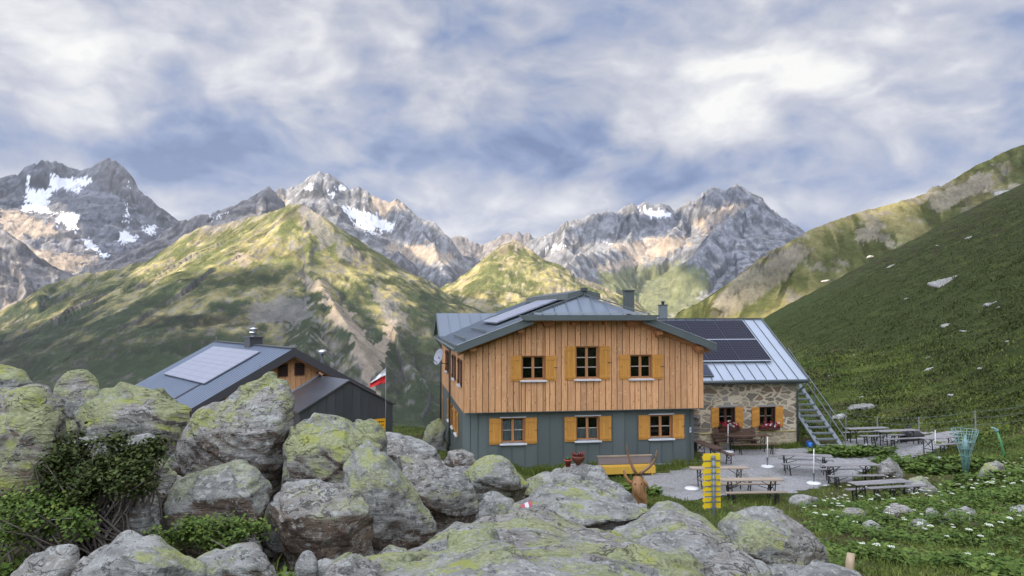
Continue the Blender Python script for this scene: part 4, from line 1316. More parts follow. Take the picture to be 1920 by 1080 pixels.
# snow guards
for s in (.05, .9):
    mb = MB()
    mb.bar((s, V0 + .3, zt(s) + .09), (s, 5.5, zt(s) + .09), .03, .03); mb.bar((s - .05, V0 + .3, zt(s) + .16), (s - .05, 5.5, zt(s) + .16), .02, .02)
    for v in np.arange(V0 + .4, 5.5, .3): mb.bar((s, v, zt(s)), (s - .05, v, zt(s) + .17), .015, .03)
    mb.build('snow_guard', [S_GALV], hut)
# gutter and downpipe on the left eave
mb = MB(); mb.tube([(EL - .09, V0, zt(EL) - .16), (EL - .09, V1, zt(EL) - .12)], .07, 8); mb.build('gutter', [S_TRIM], hut)
mb = MB(); mb.tube([(EL - .05, 13.4, zt(EL) - .2), (-.1, 13.4, zt(EL) - .6), (-.1, 13.4, -.6)], .055, 8); mb.build('downpipe', [S_TRIM], hut)
mb = MB(); mb.tube([(EL - .05, 6.7, zt(EL) - .2), (-.08, 6.7, zt(EL) - .5), (-.08, 6.7, 0)], .05, 8); mb.build('downpipe', [S_TRIM], hut)
# cross wing at the back left
mb = MB()
wz = ZB + 4.12; wv = 12.3; wh = 2.6
zw = wz - 1.25
mb.prism([(-.42, wv - wh, zw), (4.2, wv - wh, zw), (4.2, wv, wz), (-.42, wv, wz)], (0, 0, -.1), 0, .7)
mb.prism([(-.42, wv + wh, zw), (4.2, wv + wh, zw), (4.2, wv, wz), (-.42, wv, wz)], (0, 0, -.1), 0, .5)
for s in np.arange(.2, 4.2, .62): mb.bar((s, wv - wh, zw + .015), (s, wv, wz + .015), .02, .035, 0, (0, 0, 1), .1)
mb.prism([(-.46, wv - wh - .05, zw - .26), (-.46, wv - wh - .05, zw + .03), (-.46, wv, wz + .03), (-.46, wv + wh, zw + .03), (-.46, wv + wh, zw - .26), (-.46, wv, wz - .26)], (.035, 0, 0), 1, .5)
mb.prism([(-.02, wv - wh, ZB + 2.3), (-.02, wv - wh, zw - .11), (-.02, wv, wz - .12), (-.02, wv + wh, zw - .11), (-.02, wv + wh, ZB + 2.3)], (.06, 0, 0), 2, .5)
mb.build('cross_gable', [S_ROOF, S_TRIM, W_LARCH], hut)
# chimney
cx_, cv = 8.05, 3.0
mb = MB(); zc = zt(cx_); top = 7.66
mb.bb(cx_ - .21, cx_ + .21, cv - .2, cv + .2, zc - .1, top, 0); mb.bb(cx_ - .27, cx_ + .27, cv - .26, cv + .26, top, top + .05, 1); mb.bb(cx_ - .24, cx_ + .24, cv - .23, cv + .23, zc - .08, zc + .16, 1)
mb.build('chimney', [S_TRIM, S_CHAR], hut)
# satellite dish on a bracket on the left flank
dp = ray_plane(822, 669, HO - U * .55, U) - HO
dv = dp.dot(V); dz = dp.z
ds_ = -0.55
dish = MB()
prof = [(0.0, .10), (.15, .088), (.28, .055), (.38, .02), (.43, .0)]
rot = Matrix.Rotation(R(66), 3, 'Y').inverted() @ Matrix.Identity(3)
tmp = MB(); tmp.lathe(prof + [(.43, -.015), (.38, .005), (.2, .06), (0, .085)], n=28)
dirn = (U * -.55 + V * -.75 + Vector((0, 0, .38)))
dl = Vector((dirn.dot(U), dirn.dot(V), dirn.z)).normalized()
dl = Vector((-.86, -.40, .3)).normalized()
qd = (-dl).to_track_quat('Z', 'Y').to_matrix()
dish.add([qd @ Vector(p) for p in tmp.v], tmp.f, 0, True)
dob = dish.build('satellite_dish', [P_DISH], hut, (ds_, dv, dz))
arm = MB(); arm.tube([(0, 0, 0), (.2, .05, -.35), (.5, .05, -.38)], .025, 6); arm.tube([(0, 0, -.38), dl * .55 + Vector((0, 0, -.1))], .015, 6); arm.box(dl * .56 + Vector((0, 0, -.1)), (.07, .07, .1))
arm.build('bracket', [S_CHAR], dob)
# number plate by the right corner
a, z = fac(1299, 806, .45)
mb = MB(); mb.bb(-.07, .07, -.012, .0, -.11, .11, 0); mb.bb(-.03, .03, -.016, -.0125, -.05, .06, 1)
pl_ = mb.build('number_plate', [P_WHITE, P_BLUE], hut, (10.02, .47, z), math.atan2(.47, .55))

# ================================================================ STONE HOUSE
SO = Vector((14.2, 38.0, 0.0))
sh = thing('stone_house', 'low rubble stone house with pale metal roof and dark solar panels', 'house', SO, HA)
def toS(p):
    q = Vector(p) - SO
    return q.dot(U), q.dot(V), q.z
def sfac(px, py, v=0.0):
    return toS(ray_plane(px, py, SO + V * v, V))
SX0 = -9.2; SD = 8.8; SH = 3.22; RV = 4.4; RZ = 6.30; EV = -0.40
slope = (RZ - 3.36) / (RV - EV)
def sz_(v): return 3.36 + (v - EV) * slope if v <= RV else RZ - (v - RV) * slope
wins = []
for x0, x1, y0, y1 in ((1348.5, 1377, 765, 798), (1424.5, 1452.5, 764, 797)):
    a, _, zt_ = sfac(x0, y0); b, _, zb_ = sfac(x1, y1); wins.append((a, b, zb_, zt_))
mb = MB()
xs = [SX0] + [e for w_ in wins for e in (w_[0] - .03, w_[1] + .03)] + [0]
for i in range(0, len(xs) - 1):
    a, b = xs[i], xs[i + 1]
    if i % 2 == 1:
        w_ = wins[i // 2]
        mb.bb(a, b, 0, .45, -.6, w_[2] , 0); mb.bb(a, b, 0, .45, w_[3] + .03, SH, 0)
    else: mb.bb(a, b, 0, .45, -.6, SH, 0)
mb.prism([(0, .45, -.6), (0, SD, -.6), (0, SD, SH), (0, RV, RZ - .15), (0, .45, sz_(.45) - .15)], (-.45, 0, 0), 0)
mb.bb(SX0, -.45, SD - .45, SD, -.6, SH, 0)
mb.build('wall', [P_STONE], sh)
for a, b, z0, z1 in wins:
    window(sh, b - a, z1 - z0, ((a + b) / 2, 0, z0), 0, 2, depth=.2, frame=W_DARKF, shut=W_SHUT, shw=.40, diag=True, sill=False, latch=False, curtain=None, sash=W_GREY)
    m_ = MB(); m_.bb(a - .12, b + .12, -.03, .1, z1 + .035, z1 + .12); m_.build('lintel', [P_CONC], sh)
# roof
mb = MB()
XR = .42; XL = SX0
mb.prism([(XL, EV, sz_(EV)), (XR, EV, sz_(EV)), (XR, RV, RZ), (XL, RV, RZ)], (0, 0, -.12), 0, .5)
mb.prism([(XL, RV, RZ), (XR, RV, RZ), (XR, SD + .4, sz_(SD + .4)), (XL, SD + .4, sz_(SD + .4))], (0, 0, -.12), 0, .5)
x = XR - .55
while x > XL:
    mb.bar((x, EV, sz_(EV) + .018), (x, RV, RZ + .018), .022, .036, 1, (0, 0, 1), .2); x -= .56
mb.bar((XL, RV, RZ + .03), (XR, RV, RZ + .03), .16, .05, 1)
mb.bar((XR - .02, EV, sz_(EV) + .03), (XR - .02, RV, RZ + .03), .08, .06, 2)
mb.bb(XL, XR, EV - .02, EV + .02, sz_(EV) - .2, sz_(EV) - .01, 2)
mb.prism([(XR - .03, EV, sz_(EV) - .01), (XR - .03, RV, RZ - .01), (XR - .03, SD + .4, sz_(SD + .4) - .01), (XR - .03, SD + .4, sz_(SD + .4) - .22), (XR - .03, RV, RZ - .22), (XR - .03, EV, sz_(EV) - .22)], (.04, 0, 0), 2)
mb.build('roof', [S_PALE, S_TRIM, S_TRIM], sh)
mb = MB(); mb.tube([(XL, EV - .09, sz_(EV) - .07), (XR - .1, EV - .09, sz_(EV) - .09)], .075, 8); mb.build('gutter', [S_TRIM], sh)
mb = MB(); mb.tube([(XR - .3, EV - .09, sz_(EV) - .15), (XR - .3, EV - .05, sz_(EV) - .35), (-.02, -.08, sz_(EV) - .7), (-.02, -.08, .05)], .05, 8); mb.build('downpipe', [S_TRIM], sh)
# lightning rod on the ridge
mb = MB(); mb.tube([(.25, RV, RZ), (.35, RV, RZ + .38), (.75, RV, RZ + .42)], .012, 5); mb.build('lightning_rod', [S_GALV], sh)
# solar modules, two rows
nS = Vector((0, -slope, 1)).normalized()
nSw = V * nS.y + Vector((0, 0, nS.z))
pS = SO + V * EV + Vector((0, 0, sz_(EV) + .12))
def spl(px, py): return toS(ray_plane(px, py, pS, nSw))
rt = spl(1396, 601); rm = spl(1418, 636); rb = spl(1443, 675)
xr = (rt[0] + rm[0] + rb[0]) / 3
ang = math.atan(slope)
rows = [(rm[1] + .03, rt[1]), (rb[1], rm[1] - .03)]
MW = 1.68
for va, vb in rows:
    L = (vb - va) / math.cos(ang)
    for k in range(5):
        xa = xr - (k + 1) * MW; xb = xr - k * MW - .02
        if xa < SX0: continue
        m_ = MB(); m_.box((0, 0, 0), (xb - xa, L, .04), 0); m_.box((0, 0, -.035), (xb - xa + .01, L + .03, .03), 1)
        o = m_.build('solar_panel', [P_PV, S_LIGHT], sh)
        o.location = ((xa + xb) / 2, (va + vb) / 2, sz_((va + vb) / 2) + .12); o.rotation_euler = (ang, 0, 0)
for va in (rows[0][0] - .05, rows[1][0] - .05):
    m_ = MB(); m_.box((0, 0, 0), (8.3, .06, .05)); o = m_.build('mounting_rail', [S_LIGHT], sh); o.location = (xr - 4.15, va, sz_(va) + .12); o.rotation_euler = (ang, 0, 0)
a = spl(1322, 692)
m_ = MB(); m_.box((0, 0, 0), (.75, 1.0, .08), 1); m_.box((0, 0, .045), (.62, .86, .012), 0)
o = m_.build('skylight', [P_PV if False else simple('dark_roof_glass', (.03, .035, .06), 0.12), S_TRIM], sh); o.location = (a[0] - .1, a[1], sz_(a[1]) + .05); o.rotation_euler = (ang, 0, 0)
# chimney flue behind the ridge
c_ = toS(at(1243, 600, 42.9))
m_ = MB(); m_.bb(c_[0] - .2, c_[0] + .2, c_[1] - .2, c_[1] + .2, RZ - .6, 7.06, 0); m_.bb(c_[0] - .23, c_[0] + .23, c_[1] - .23, c_[1] + .23, 7.06, 7.1, 1); m_.lathe([(.08, 7.1), (.08, 7.24), (.11, 7.25), (.11, 7.3), (0, 7.31)], (c_[0], c_[1], 0), 10, 1)
m_.build('chimney', [S_GALV, S_CHAR], sh)
# yellow conduit along the foot of the wall
z = sfac(1420, 810)[2]
m_ = MB(); m_.tube([(-7.8, -.05, z), (-.1, -.05, z + .02)], .03, 6); m_.build('conduit', [P_YEL if False else P_PIPEY], sh)
# dry stone vent with blue thing, concrete foot
m_ = MB(); m_.bb(SX0, .02, -.06, 0, -.6, .10, 0); m_.build('foundation', [P_CONC], sh)

# flower boxes
for i, (a, b, z0, z1) in enumerate(wins):
    c = SO + U * ((a + b) / 2) + V * -.22
    t = thing('flower_box', ('flower box under the left stone house window, red geraniums and few white blooms', 'flower box under the right stone house window, red flowers with many white blooms')[i], 'flower box', (c.x, c.y, z0 - .20), HA, 'flower boxes of the stone house')
    w_ = b - a + .22
    m_ = MB(); m_.prism([(-w_ / 2, -.11, 0), (-w_ / 2, .11, 0), (-w_ / 2, .13, .19), (-w_ / 2, -.13, .19)], (w_, 0, 0)); m_.build('planter', [W_DARKF], t)
    le = MB(); fr = MB(); fw = MB()
    rng = random.Random(40 + i)
    for k in range(260):
        p = Vector((rng.uniform(-w_ / 2, w_ / 2), rng.uniform(-.16, .13), .16 + abs(rng.gauss(0, .09))))
        a_ = rng.uniform(0, 6.28); r_ = .035
        d1 = Vector((math.cos(a_), math.sin(a_), rng.uniform(-.5, .5))) * r_; d2 = Vector((-math.sin(a_), math.cos(a_), rng.uniform(-.5, .8))) * r_
        le.add([p - d1, p + d2, p + d1, p - d2], [(0, 1, 2, 3)], 0, False, rng.random())
    for k in range(34):
        p = Vector((rng.uniform(-w_ / 2, w_ / 2), rng.uniform(-.2, .05), .18 + abs(rng.gauss(.04, .10))))
        wh_ = rng.random() < (.25 if i == 0 else .4)
        tgt = fw if wh_ else fr
        for q_ in range(7):
            c2 = p + Vector((rng.gauss(0, .03), rng.gauss(0, .03), rng.gauss(0, .025)))
            tgt.lathe([(0, -.022), (.022, -.01), (.024, .008), (0, .024)], c2, 6)
    le.build('leaves', [simple('geranium_leaf', (.04, .085, .02), 0.7, var=.4)], t)
    fr.build('red_flowers', [simple('red_petals', (.42, .02, .05), 0.7, var=.3)], t)
    fw.build('white_flowers', [simple('white_petals', (.8, .76, .76), 0.7, var=.1)], t)

# stack of split logs between the two houses
wp = thing('woodpile', 'tall stack of split logs between boarded hut and stone wall', 'firewood', SO + U * -5.75 + V * -.30, HA)
rng = random.Random(3)
for lo, hi, x0, x1, mt, nm in ((.55, 1.62, -.75, .42, W_LOGG, 'grey_logs'), (1.70, 3.1, -.75, .36, W_LOG, 'fresh_logs')):
    m_ = MB(); z = lo
    while z < hi:
        h = rng.uniform(.055, .11)
        for row in range(2):
            y = -.12 + row * .2 + rng.uniform(-.03, .03); e = rng.uniform(-.09, .06)
            m_.tube([(x0, y, z + h / 2), (x1 + e, y, z + h / 2 + rng.uniform(-.01, .01))], h * .55, 6, 0, True, rng.random())
        z += h * .93
    m_.build(nm, [mt], wp)
m_ = MB()
for x in (-.7, 0, .3): m_.bb(x - .05, x + .05, -.3, .25, .0, .53)
m_.bb(-.8, .45, -.3, .25, .48, .548); m_.bb(-.8, .45, -.3, .25, 1.63, 1.69); m_.bb(-.72, -.66, .2, .25, .0, 1.64); m_.build('log_rack', [W_GREY], wp)

# ================================================================ STEEL STAIR
st = thing('steel_staircase', 'steep open steel staircase with railing climbing beside the stone house', 'staircase', (15.0, 37.0, 0), HA)
# local: x across, y up the flight
RUN = 5.2; RISE = .69
sw = 1.16
def stp(x, y, dz=0): return (x, y + x * 0.0, y * RISE + dz)
for x, nm in ((0, 'stringer'), (sw, 'stringer')):
    m_ = MB(); m_.bar((x, -.15, -.1), (x, RUN, RUN * RISE), .05, .22, 0, (1, 0, 0)); m_.build(nm, [S_GALV], st)
n = 15
for i in range(n):
    y = .22 + i * (RUN - .3) / (n - 1)
    m_ = MB(); m_.bb(.03, sw - .03, y - .13, y + .13, y * RISE + .02, y * RISE + .055); m_.bb(.03, sw - .03, y - .135, y - .131, y * RISE - .01, y * RISE + .06); m_.build('tread', [S_GALV], st)
for dz in (.62, 1.08):
    m_ = MB(); m_.tube([(sw + .04, -.12, dz - .1), (sw + .04, RUN, RUN * RISE + dz)], .024, 8); m_.build('handrail', [S_GALV], st)
for y in (-.1, 1.2, 2.6, 4.0, 5.1):
    m_ = MB(); m_.bar((sw + .04, y, y * RISE - .05), (sw + .04, y, y * RISE + 1.08), .035, .035); m_.build('baluster', [S_GALV], st)
for x in (.05, sw - .05):
    m_ = MB(); m_.bar((x, 4.6, -.2), (x, 4.6, 4.5 * RISE), .06, .06); m_.build('support_post', [S_GALV], st)

# blue watering can at its foot
wc = thing('watering_can', 'blue plastic watering can at the foot of the stair', 'watering can', SO + U * .42 + V * -.45, HA)
m_ = MB(); m_.lathe([(0, 0), (.12, 0), (.13, .02), (.12, .24), (.07, .28), (.05, .28)], n=14); m_.build('body', [P_BLUE], wc)
m_ = MB(); m_.tube([(.1, 0, .06), (.25, 0, .2), (.33, 0, .32)], [.03, .022, .018], 8); m_.build('spout', [P_BLUE], wc)
m_ = MB(); m_.tube([(-.11, 0, .06), (-.2, 0, .18), (-.16, 0, .32), (-.02, 0, .36), (.05, 0, .28)], .015, 6); m_.build('handle', [P_BLUE], wc)

# ================================================================ SMALL HUT ON THE LEFT
LR = Vector((-.62, .785, 0)).normalized()      # along the ridge, away from us
LG = Vector((LR.y, -LR.x, 0))                  # across, to the right and back
LO = Vector((-10.3, 36.0, 0))
LRZ = math.atan2(LG.y, LG.x)
# local x = LG, local y = LR
lh = thing('small_hut', 'small hut with ribbed dark blue metal roof behind the boulders', 'house', LO, LRZ)
def toL(p):
    q = Vector(p) - LO
    return q.dot(LG), q.dot(LR), q.z
ZR = 4.92; LS = .54; HWL = 5.2; HWR = 4.3; LEN = 11.9
def lz(x): return ZR - abs(x) * LS
mb = MB()
mb.prism([(-HWL, 0, lz(HWL)), (0, 0, ZR), (0, LEN, ZR), (-HWL, LEN, lz(HWL))], (0, 0, -.1), 0, .5)
mb.prism([(HWR, 0, lz(HWR)), (0, 0, ZR), (0, LEN, ZR), (HWR, LEN, lz(HWR))], (0, 0, -.1), 0, .5)
y = .12
while y < LEN:
    for e in (-HWL, HWR):
        mb.bar((e, y, lz(e) + .03), (0, y, ZR + .03), .12, .07, 2, (0, 0, 1), .75)
    y += .33
mb.bar((-.0, -.02, ZR + .05), (0, LEN, ZR + .05), .3, .05, 1)
mb.bar((-2.9, 3.4, lz(2.9) + .06), (-HWL, 3.4, lz(HWL) + .06), .16, .06, 1)
mb.build('roof', [S_BLUE, S_CHAR, S_RIB_LIT], lh)
mb = MB()
for e in (-HWL, HWR):
    mb.prism([(e, -.04, lz(e) + .05), (0, -.04, ZR + .05), (0, -.04, ZR - .36), (e, -.04, lz(e) - .36)], (0, .06, 0), 0, .4)
    mb.prism([(e, LEN - .02, lz(e) + .05), (0, LEN - .02, ZR + .05), (0, LEN - .02, ZR - .3), (e, LEN - .02, lz(e) - .3)], (0, .06, 0), 0, .4)
    mb.bb(min(e, e + .04), max(e, e + .04), 0, LEN, lz(e) - .2, lz(e), 0)
mb.build('bargeboard', [simple('weathered_barge', (.055, .055, .058), .8)], lh)
mb = MB()
for e in (-HWL + .3, HWR - .3):
    mb.prism([(e, .12, lz(e) - .12), (0, .12, ZR - .12), (0, .12, ZR - .42), (e, .12, lz(e) - .42)], (0, .14, 0), 0, .5)
    mb.prism([(e, .03, lz(e) - .105), (0, .03, ZR - .105), (0, .58, ZR - .105), (e, .58, lz(e) - .105)], (0, 0, -.02), 0, .3)
mb.build('verge_rafter', [W_BEAM], lh)
# boarded gable and flanks
mb = MB()
GY = .62
x = -4.6
while x < 4.0:
    b = min(x + .26, 4.0)
    mb.prism([(x + .008, GY, -1), (b - .008, GY, -1), (b - .008, GY, lz(b) - .11), (x + .008, GY, lz(x) - .11)], (0, .03, 0), 0, random.random()); x = b
mb.prism([(-4.6, GY + .031, -1), (4.0, GY + .031, -1), (4.0, GY + .031, lz(4) - .11), (0, GY + .031, ZR - .11), (-4.6, GY + .031, lz(4.6) - .11)], (0, .03, 0), 1)
for e in (-4.62, 4.0):
    mb.bb(e, e + .06, GY + .07, LEN - .3, -1, lz(e) - .12, 0)
mb.prism([(-4.6, LEN - .4, -1), (4.0, LEN - .4, -1), (4.0, LEN - .4, lz(4) - .11), (0, LEN - .4, ZR - .11), (-4.6, LEN - .4, lz(4.6) - .11)], (0, .05, 0), 0)
mb.build('wall', [W_LARCH, P_DARK], lh)
for px, py in ((530, 694), (561, 692)):
    q = toL(ray_plane(px, py, LO + LR * GY, LR))
    mb = MB(); mb.bb(q[0] - .24, q[0] + .24, GY - .06, GY - .002, q[2] - .3, q[2] + .3, 0); mb.bb(q[0] - .19, q[0] + .19, GY - .07, GY - .061, q[2] - .25, q[2] + .25, 1)
    for k in range(5): mb.bb(q[0] - .18, q[0] + .18, GY - .085, GY - .071, q[2] - .2 + k * .1, q[2] - .17 + k * .1, 0)
    mb.build('gable_vent', [W_DARKF, P_DARK], lh)
# solar array on the near slope
nL = Vector((-LS, 0, 1)).normalized(); nLw = LG * nL.x + Vector((0, 0, nL.z))
pL = LO + Vector((0, 0, ZR + .16))
c4 = [toL(ray_plane(px, py, pL, nLw)) for px, py in ((307.7, 703), (389, 719), (484, 658), (397, 650))]
xa = (c4[0][0] + c4[1][0]) / 2; xb = (c4[2][0] + c4[3][0]) / 2
ya = (c4[1][1] + c4[2][1]) / 2; yb = (c4[0][1] + c4[3][1]) / 2
ang = math.atan(LS)
nr, ncol = 2, 4
for i in range(ncol):
    for j in range(nr):
        y0 = ya + (yb - ya) * i / ncol; y1 = ya + (yb - ya) * (i + 1) / ncol
        x0 = xa + (xb - xa) * j / nr; x1 = xa + (xb - xa) * (j + 1) / nr
        m_ = MB(); L = (x1 - x0) / math.cos(ang)
        m_.box((0, 0, 0), (L - .015, y1 - y0 - .015, .045), 0); m_.box((0, 0, -.04), (L, y1 - y0, .03), 1)
        o = m_.build('solar_panel', [P_PVG, S_CHAR], lh); o.location = ((x0 + x1) / 2, (y0 + y1) / 2, lz((x0 + x1) / 2) + .16); o.rotation_euler = (0, -ang, 0)
# chimney with steel cowl
q = toL(at(468, 650, 40.2))
cy_ = q[1]
ch = MB(); ch.bb(-.34, .34, cy_ - .42, cy_ + .42, ZR - .5, 5.33, 0); ch.bb(-.4, .4, cy_ - .48, cy_ + .48, 5.33, 5.39, 0)
cho = ch.build('chimney', [S_CHAR], lh)
co_ = MB(); co_.lathe([(.15, 5.39), (.15, 5.56), (.24, 5.57), (.24, 5.60), (.17, 5.76), (.21, 5.78), (.21, 5.81), (0, 5.88)], (0, cy_, 0), 16); co_.build('cowl', [S_INOX], cho)
# flue with a mushroom cap on the far slope
f0 = at(604, 690, 40.0); ql = toL(f0)
fl_ = MB(); zc = at(604, 660, 40.0).z
fl_.tube([(ql[0], ql[1], 2.0), (ql[0], ql[1], zc)], .075, 10, 0); fl_.lathe([(.07, zc - .12), (.2, zc - .06), (.215, zc + .03), (.15, zc + .11), (0, zc + .14)], (ql[0], ql[1], 0), 14, 1)
fl_.build('flue_pipe', [S_CHAR, S_INOX], lh)
m_ = MB()
for (x, y) in ((0.0, LEN - .1), (-1.6, .1), (2.6, .1)):
    m_.tube([(x, y, lz(x)), (x, y, lz(x) + .32)], .012, 5)
m_.build('lightning_rod', [S_GALV], lh)

# annex in front of the gable, charcoal sheet
AP = Vector((-7.49, 34.9, 0)); ax = toL(AP)
AX, AY = ax[0], ax[1]
AZ = 3.58; AHW = 2.32; AS = .53
az = lambda x: AZ - abs(x - AX) * AS
mb = MB()
mb.prism([(AX - AHW - .1, AY - .1, az(AX - AHW - .1)), (AX, AY - .1, AZ), (AX, GY - .005, AZ), (AX - AHW - .1, GY - .005, az(AX - AHW - .1))], (0, 0, -.07), 0, .5)
mb.prism([(AX + AHW + .05, AY - .1, az(AX + AHW + .05)), (AX, AY - .1, AZ), (AX, GY - .005, AZ), (AX + AHW + .05, GY - .005, az(AX + AHW + .05))], (0, 0, -.07), 0, .5)
mb.bar((AX - AHW, GY - .05, az(AX - AHW) + .03), (AX, GY - .05, AZ + .03), .12, .05, 1)
mb.build('annex_roof', [sheet_mat('worn_sheet_roof', (.13, .135, .15), .35, .5, .25), S_LIGHT], lh)
mb = MB(); x = AX - AHW
while x < AX + AHW - .05:
    b = min(x + .42, AX + AHW)
    if x < AX < b: mid = [(AX, AY, AZ - .07)]
    else: mid = []
    mb.prism([(x, AY, -2.2), (b, AY, -2.2), (b, AY, az(b) - .07)] + mid + [(x, AY, az(x) - .07)], (0, .04, 0), 0, random.random())
    mb.bb(x - .01, x + .01, AY - .025, AY, -2.2, az(x) - .09, 0, .9); x = b
mb.bb(AX - AHW, AX - AHW + .05, AY + .04, GY, -2.2, az(AX - AHW) - .07, 0)
mb.bb(AX + AHW - .05, AX + AHW, AY + .04, GY, -2.2, az(AX + AHW) - .07, 0)
mb.build('annex_wall', [S_CHAR], lh)
m_ = MB(); q = toL(ray_plane(598, 704, LO + LR * (GY - .2), LR)); m_.tube([(AX - .05, GY - .45, AZ + .12), (AX - .05, GY - .05, AZ + .12)], .11, 10); m_.build('vent_duct', [S_INOX], lh)
# yellow notice on the annex
q0 = toL(ray_plane(700, 797, LO + LR * (AY - .04), LR)); q1 = toL(ray_plane(723, 797, LO + LR * (AY - .04), LR))
zt0 = toL(ray_plane(723, 784, LO + LR * (AY - .04), LR))[2]; zb0 = toL(ray_plane(723, 809, LO + LR * (AY - .04), LR))[2]
ns = thing('notice_sign', 'orange yellow notice with dark lettering on the charcoal annex wall', 'sign', LO + LG * ((q0[0] + q1[0]) / 2) + LR * (AY - .045) + Vector((0, 0, zb0)), LRZ)
wS = q1[0] - q0[0]; hS = zt0 - zb0
m_ = MB(); m_.bb(-wS / 2 - .15, wS / 2, -.02, .0, 0, hS); m_.build('board', [simple('orange_yellow', (.78, .40, .01), .5, var=.05)], ns)
def text_obj(name, s, size, mat, parent, loc, rot, ext=0.002, align='CENTER'):
    cu = bpy.data.curves.new(name, 'FONT'); cu.body = s; cu.size = size; cu.extrude = ext; cu.align_x = align; cu.align_y = 'CENTER'
    ob = bpy.data.objects.new(name, cu); COL.objects.link(ob)
    dg = bpy.context.evaluated_depsgraph_get()
    me = bpy.data.meshes.new_from_object(ob.evaluated_get(dg))
    bpy.data.objects.remove(ob); bpy.data.curves.remove(cu)
    me.materials.clear(); me.materials.append(mat)
    o = bpy.data.objects.new(name, me); link(o, parent); o.location = loc; o.rotation_euler = rot
    return o
# the lettering is too small to read in the photograph: three dark lines of marks
m_ = MB()
rng = random.Random(5)
for r_ in range(3):
    zc = hS * (.78 - r_ * .27); x = -wS / 2 - .08
    while x < wS / 2 - .1:
        w_ = rng.uniform(.03, .09); m_.bb(x, x + w_, -.024, -.0205, zc - .035, zc + .035 * rng.uniform(.6, 1)); x += w_ + .025
m_.build('lettering', [P_BLACK], ns)

# flag on its pole
fp = thing('flagpole', 'slender pole flying a hanging red and white flag beside the annex', 'flag', at(723, 800, 33.2), 0)
z0 = at(723, 800, 33.2).z; zt_ = at(723, 688, 33.2).z - z0
m_ = MB(); m_.tube([(0, 0, -1.6), (0, 0, zt_)], .013, 8); m_.build('pole', [S_GALV], fp)
k = 33.2 / F
def flag_piece(rows_):
    m = MB(); n = 8
    for (a0, a1), (b0, b1) in rows_: pass
    return m
# hanging cloth: left edge droops; upper band white, lower band red
def band(name, tl, tr, bl, br, mat):
    m = MB(); nx, ny = 10, 6
    P = {}
    for i in range(nx + 1):
        for j in range(ny + 1):
            u, v_ = i / nx, j / ny
            x = (tl[0] * (1 - u) + tr[0] * u) * (1 - v_) + (bl[0] * (1 - u) + br[0] * u) * v_
            z = (tl[1] * (1 - u) + tr[1] * u) * (1 - v_) + (bl[1] * (1 - u) + br[1] * u) * v_
            P[i, j] = (x * k, .10 * math.sin(u * 7 + v_ * 1.5) * (1 - u * .6) + .05 * math.sin(v_ * 5), zt_ + z * k)
    for i in range(nx):
        for j in range(ny):
            m.add([P[i, j], P[i + 1, j], P[i + 1, j + 1], P[i, j + 1]], [(0, 1, 2, 3)], 0, True)
    o = m.build(name, [mat], fp)
    md = o.modifiers.new('thick', 'SOLIDIFY'); md.thickness = .006
    return o
band('white_band', (-22, -22), (0, -2), (-29, -30), (0, -15), P_WCLOTH)
band('red_band', (-29, -30), (0, -15), (-32, -39), (0, -29), P_RED)
band('white_hem', (-32, -39), (-10, -32), (-31, -40), (-12, -34), P_WCLOTH) if False else None

# ================================================================ BOULDERS
def ground_hit(px, py, dmax=400.0):
    d = Vector(ray(px, py)); ts = np.geomspace(3, dmax, 900)
    zz = CAMZ + d.z * ts; g = ground_z(d.x * ts, d.y * ts)
    k = np.nonzero(zz < g)[0]
    if not len(k): return None
    i = k[0]
    if i == 0: t = ts[0]
    else:
        a, b = zz[i - 1] - g[i - 1], g[i] - zz[i]
        t = ts[i - 1] + (ts[i] - ts[i - 1]) * a / (a + b)
    return Vector((d.x * t, d.y * t, CAMZ + d.z * t))

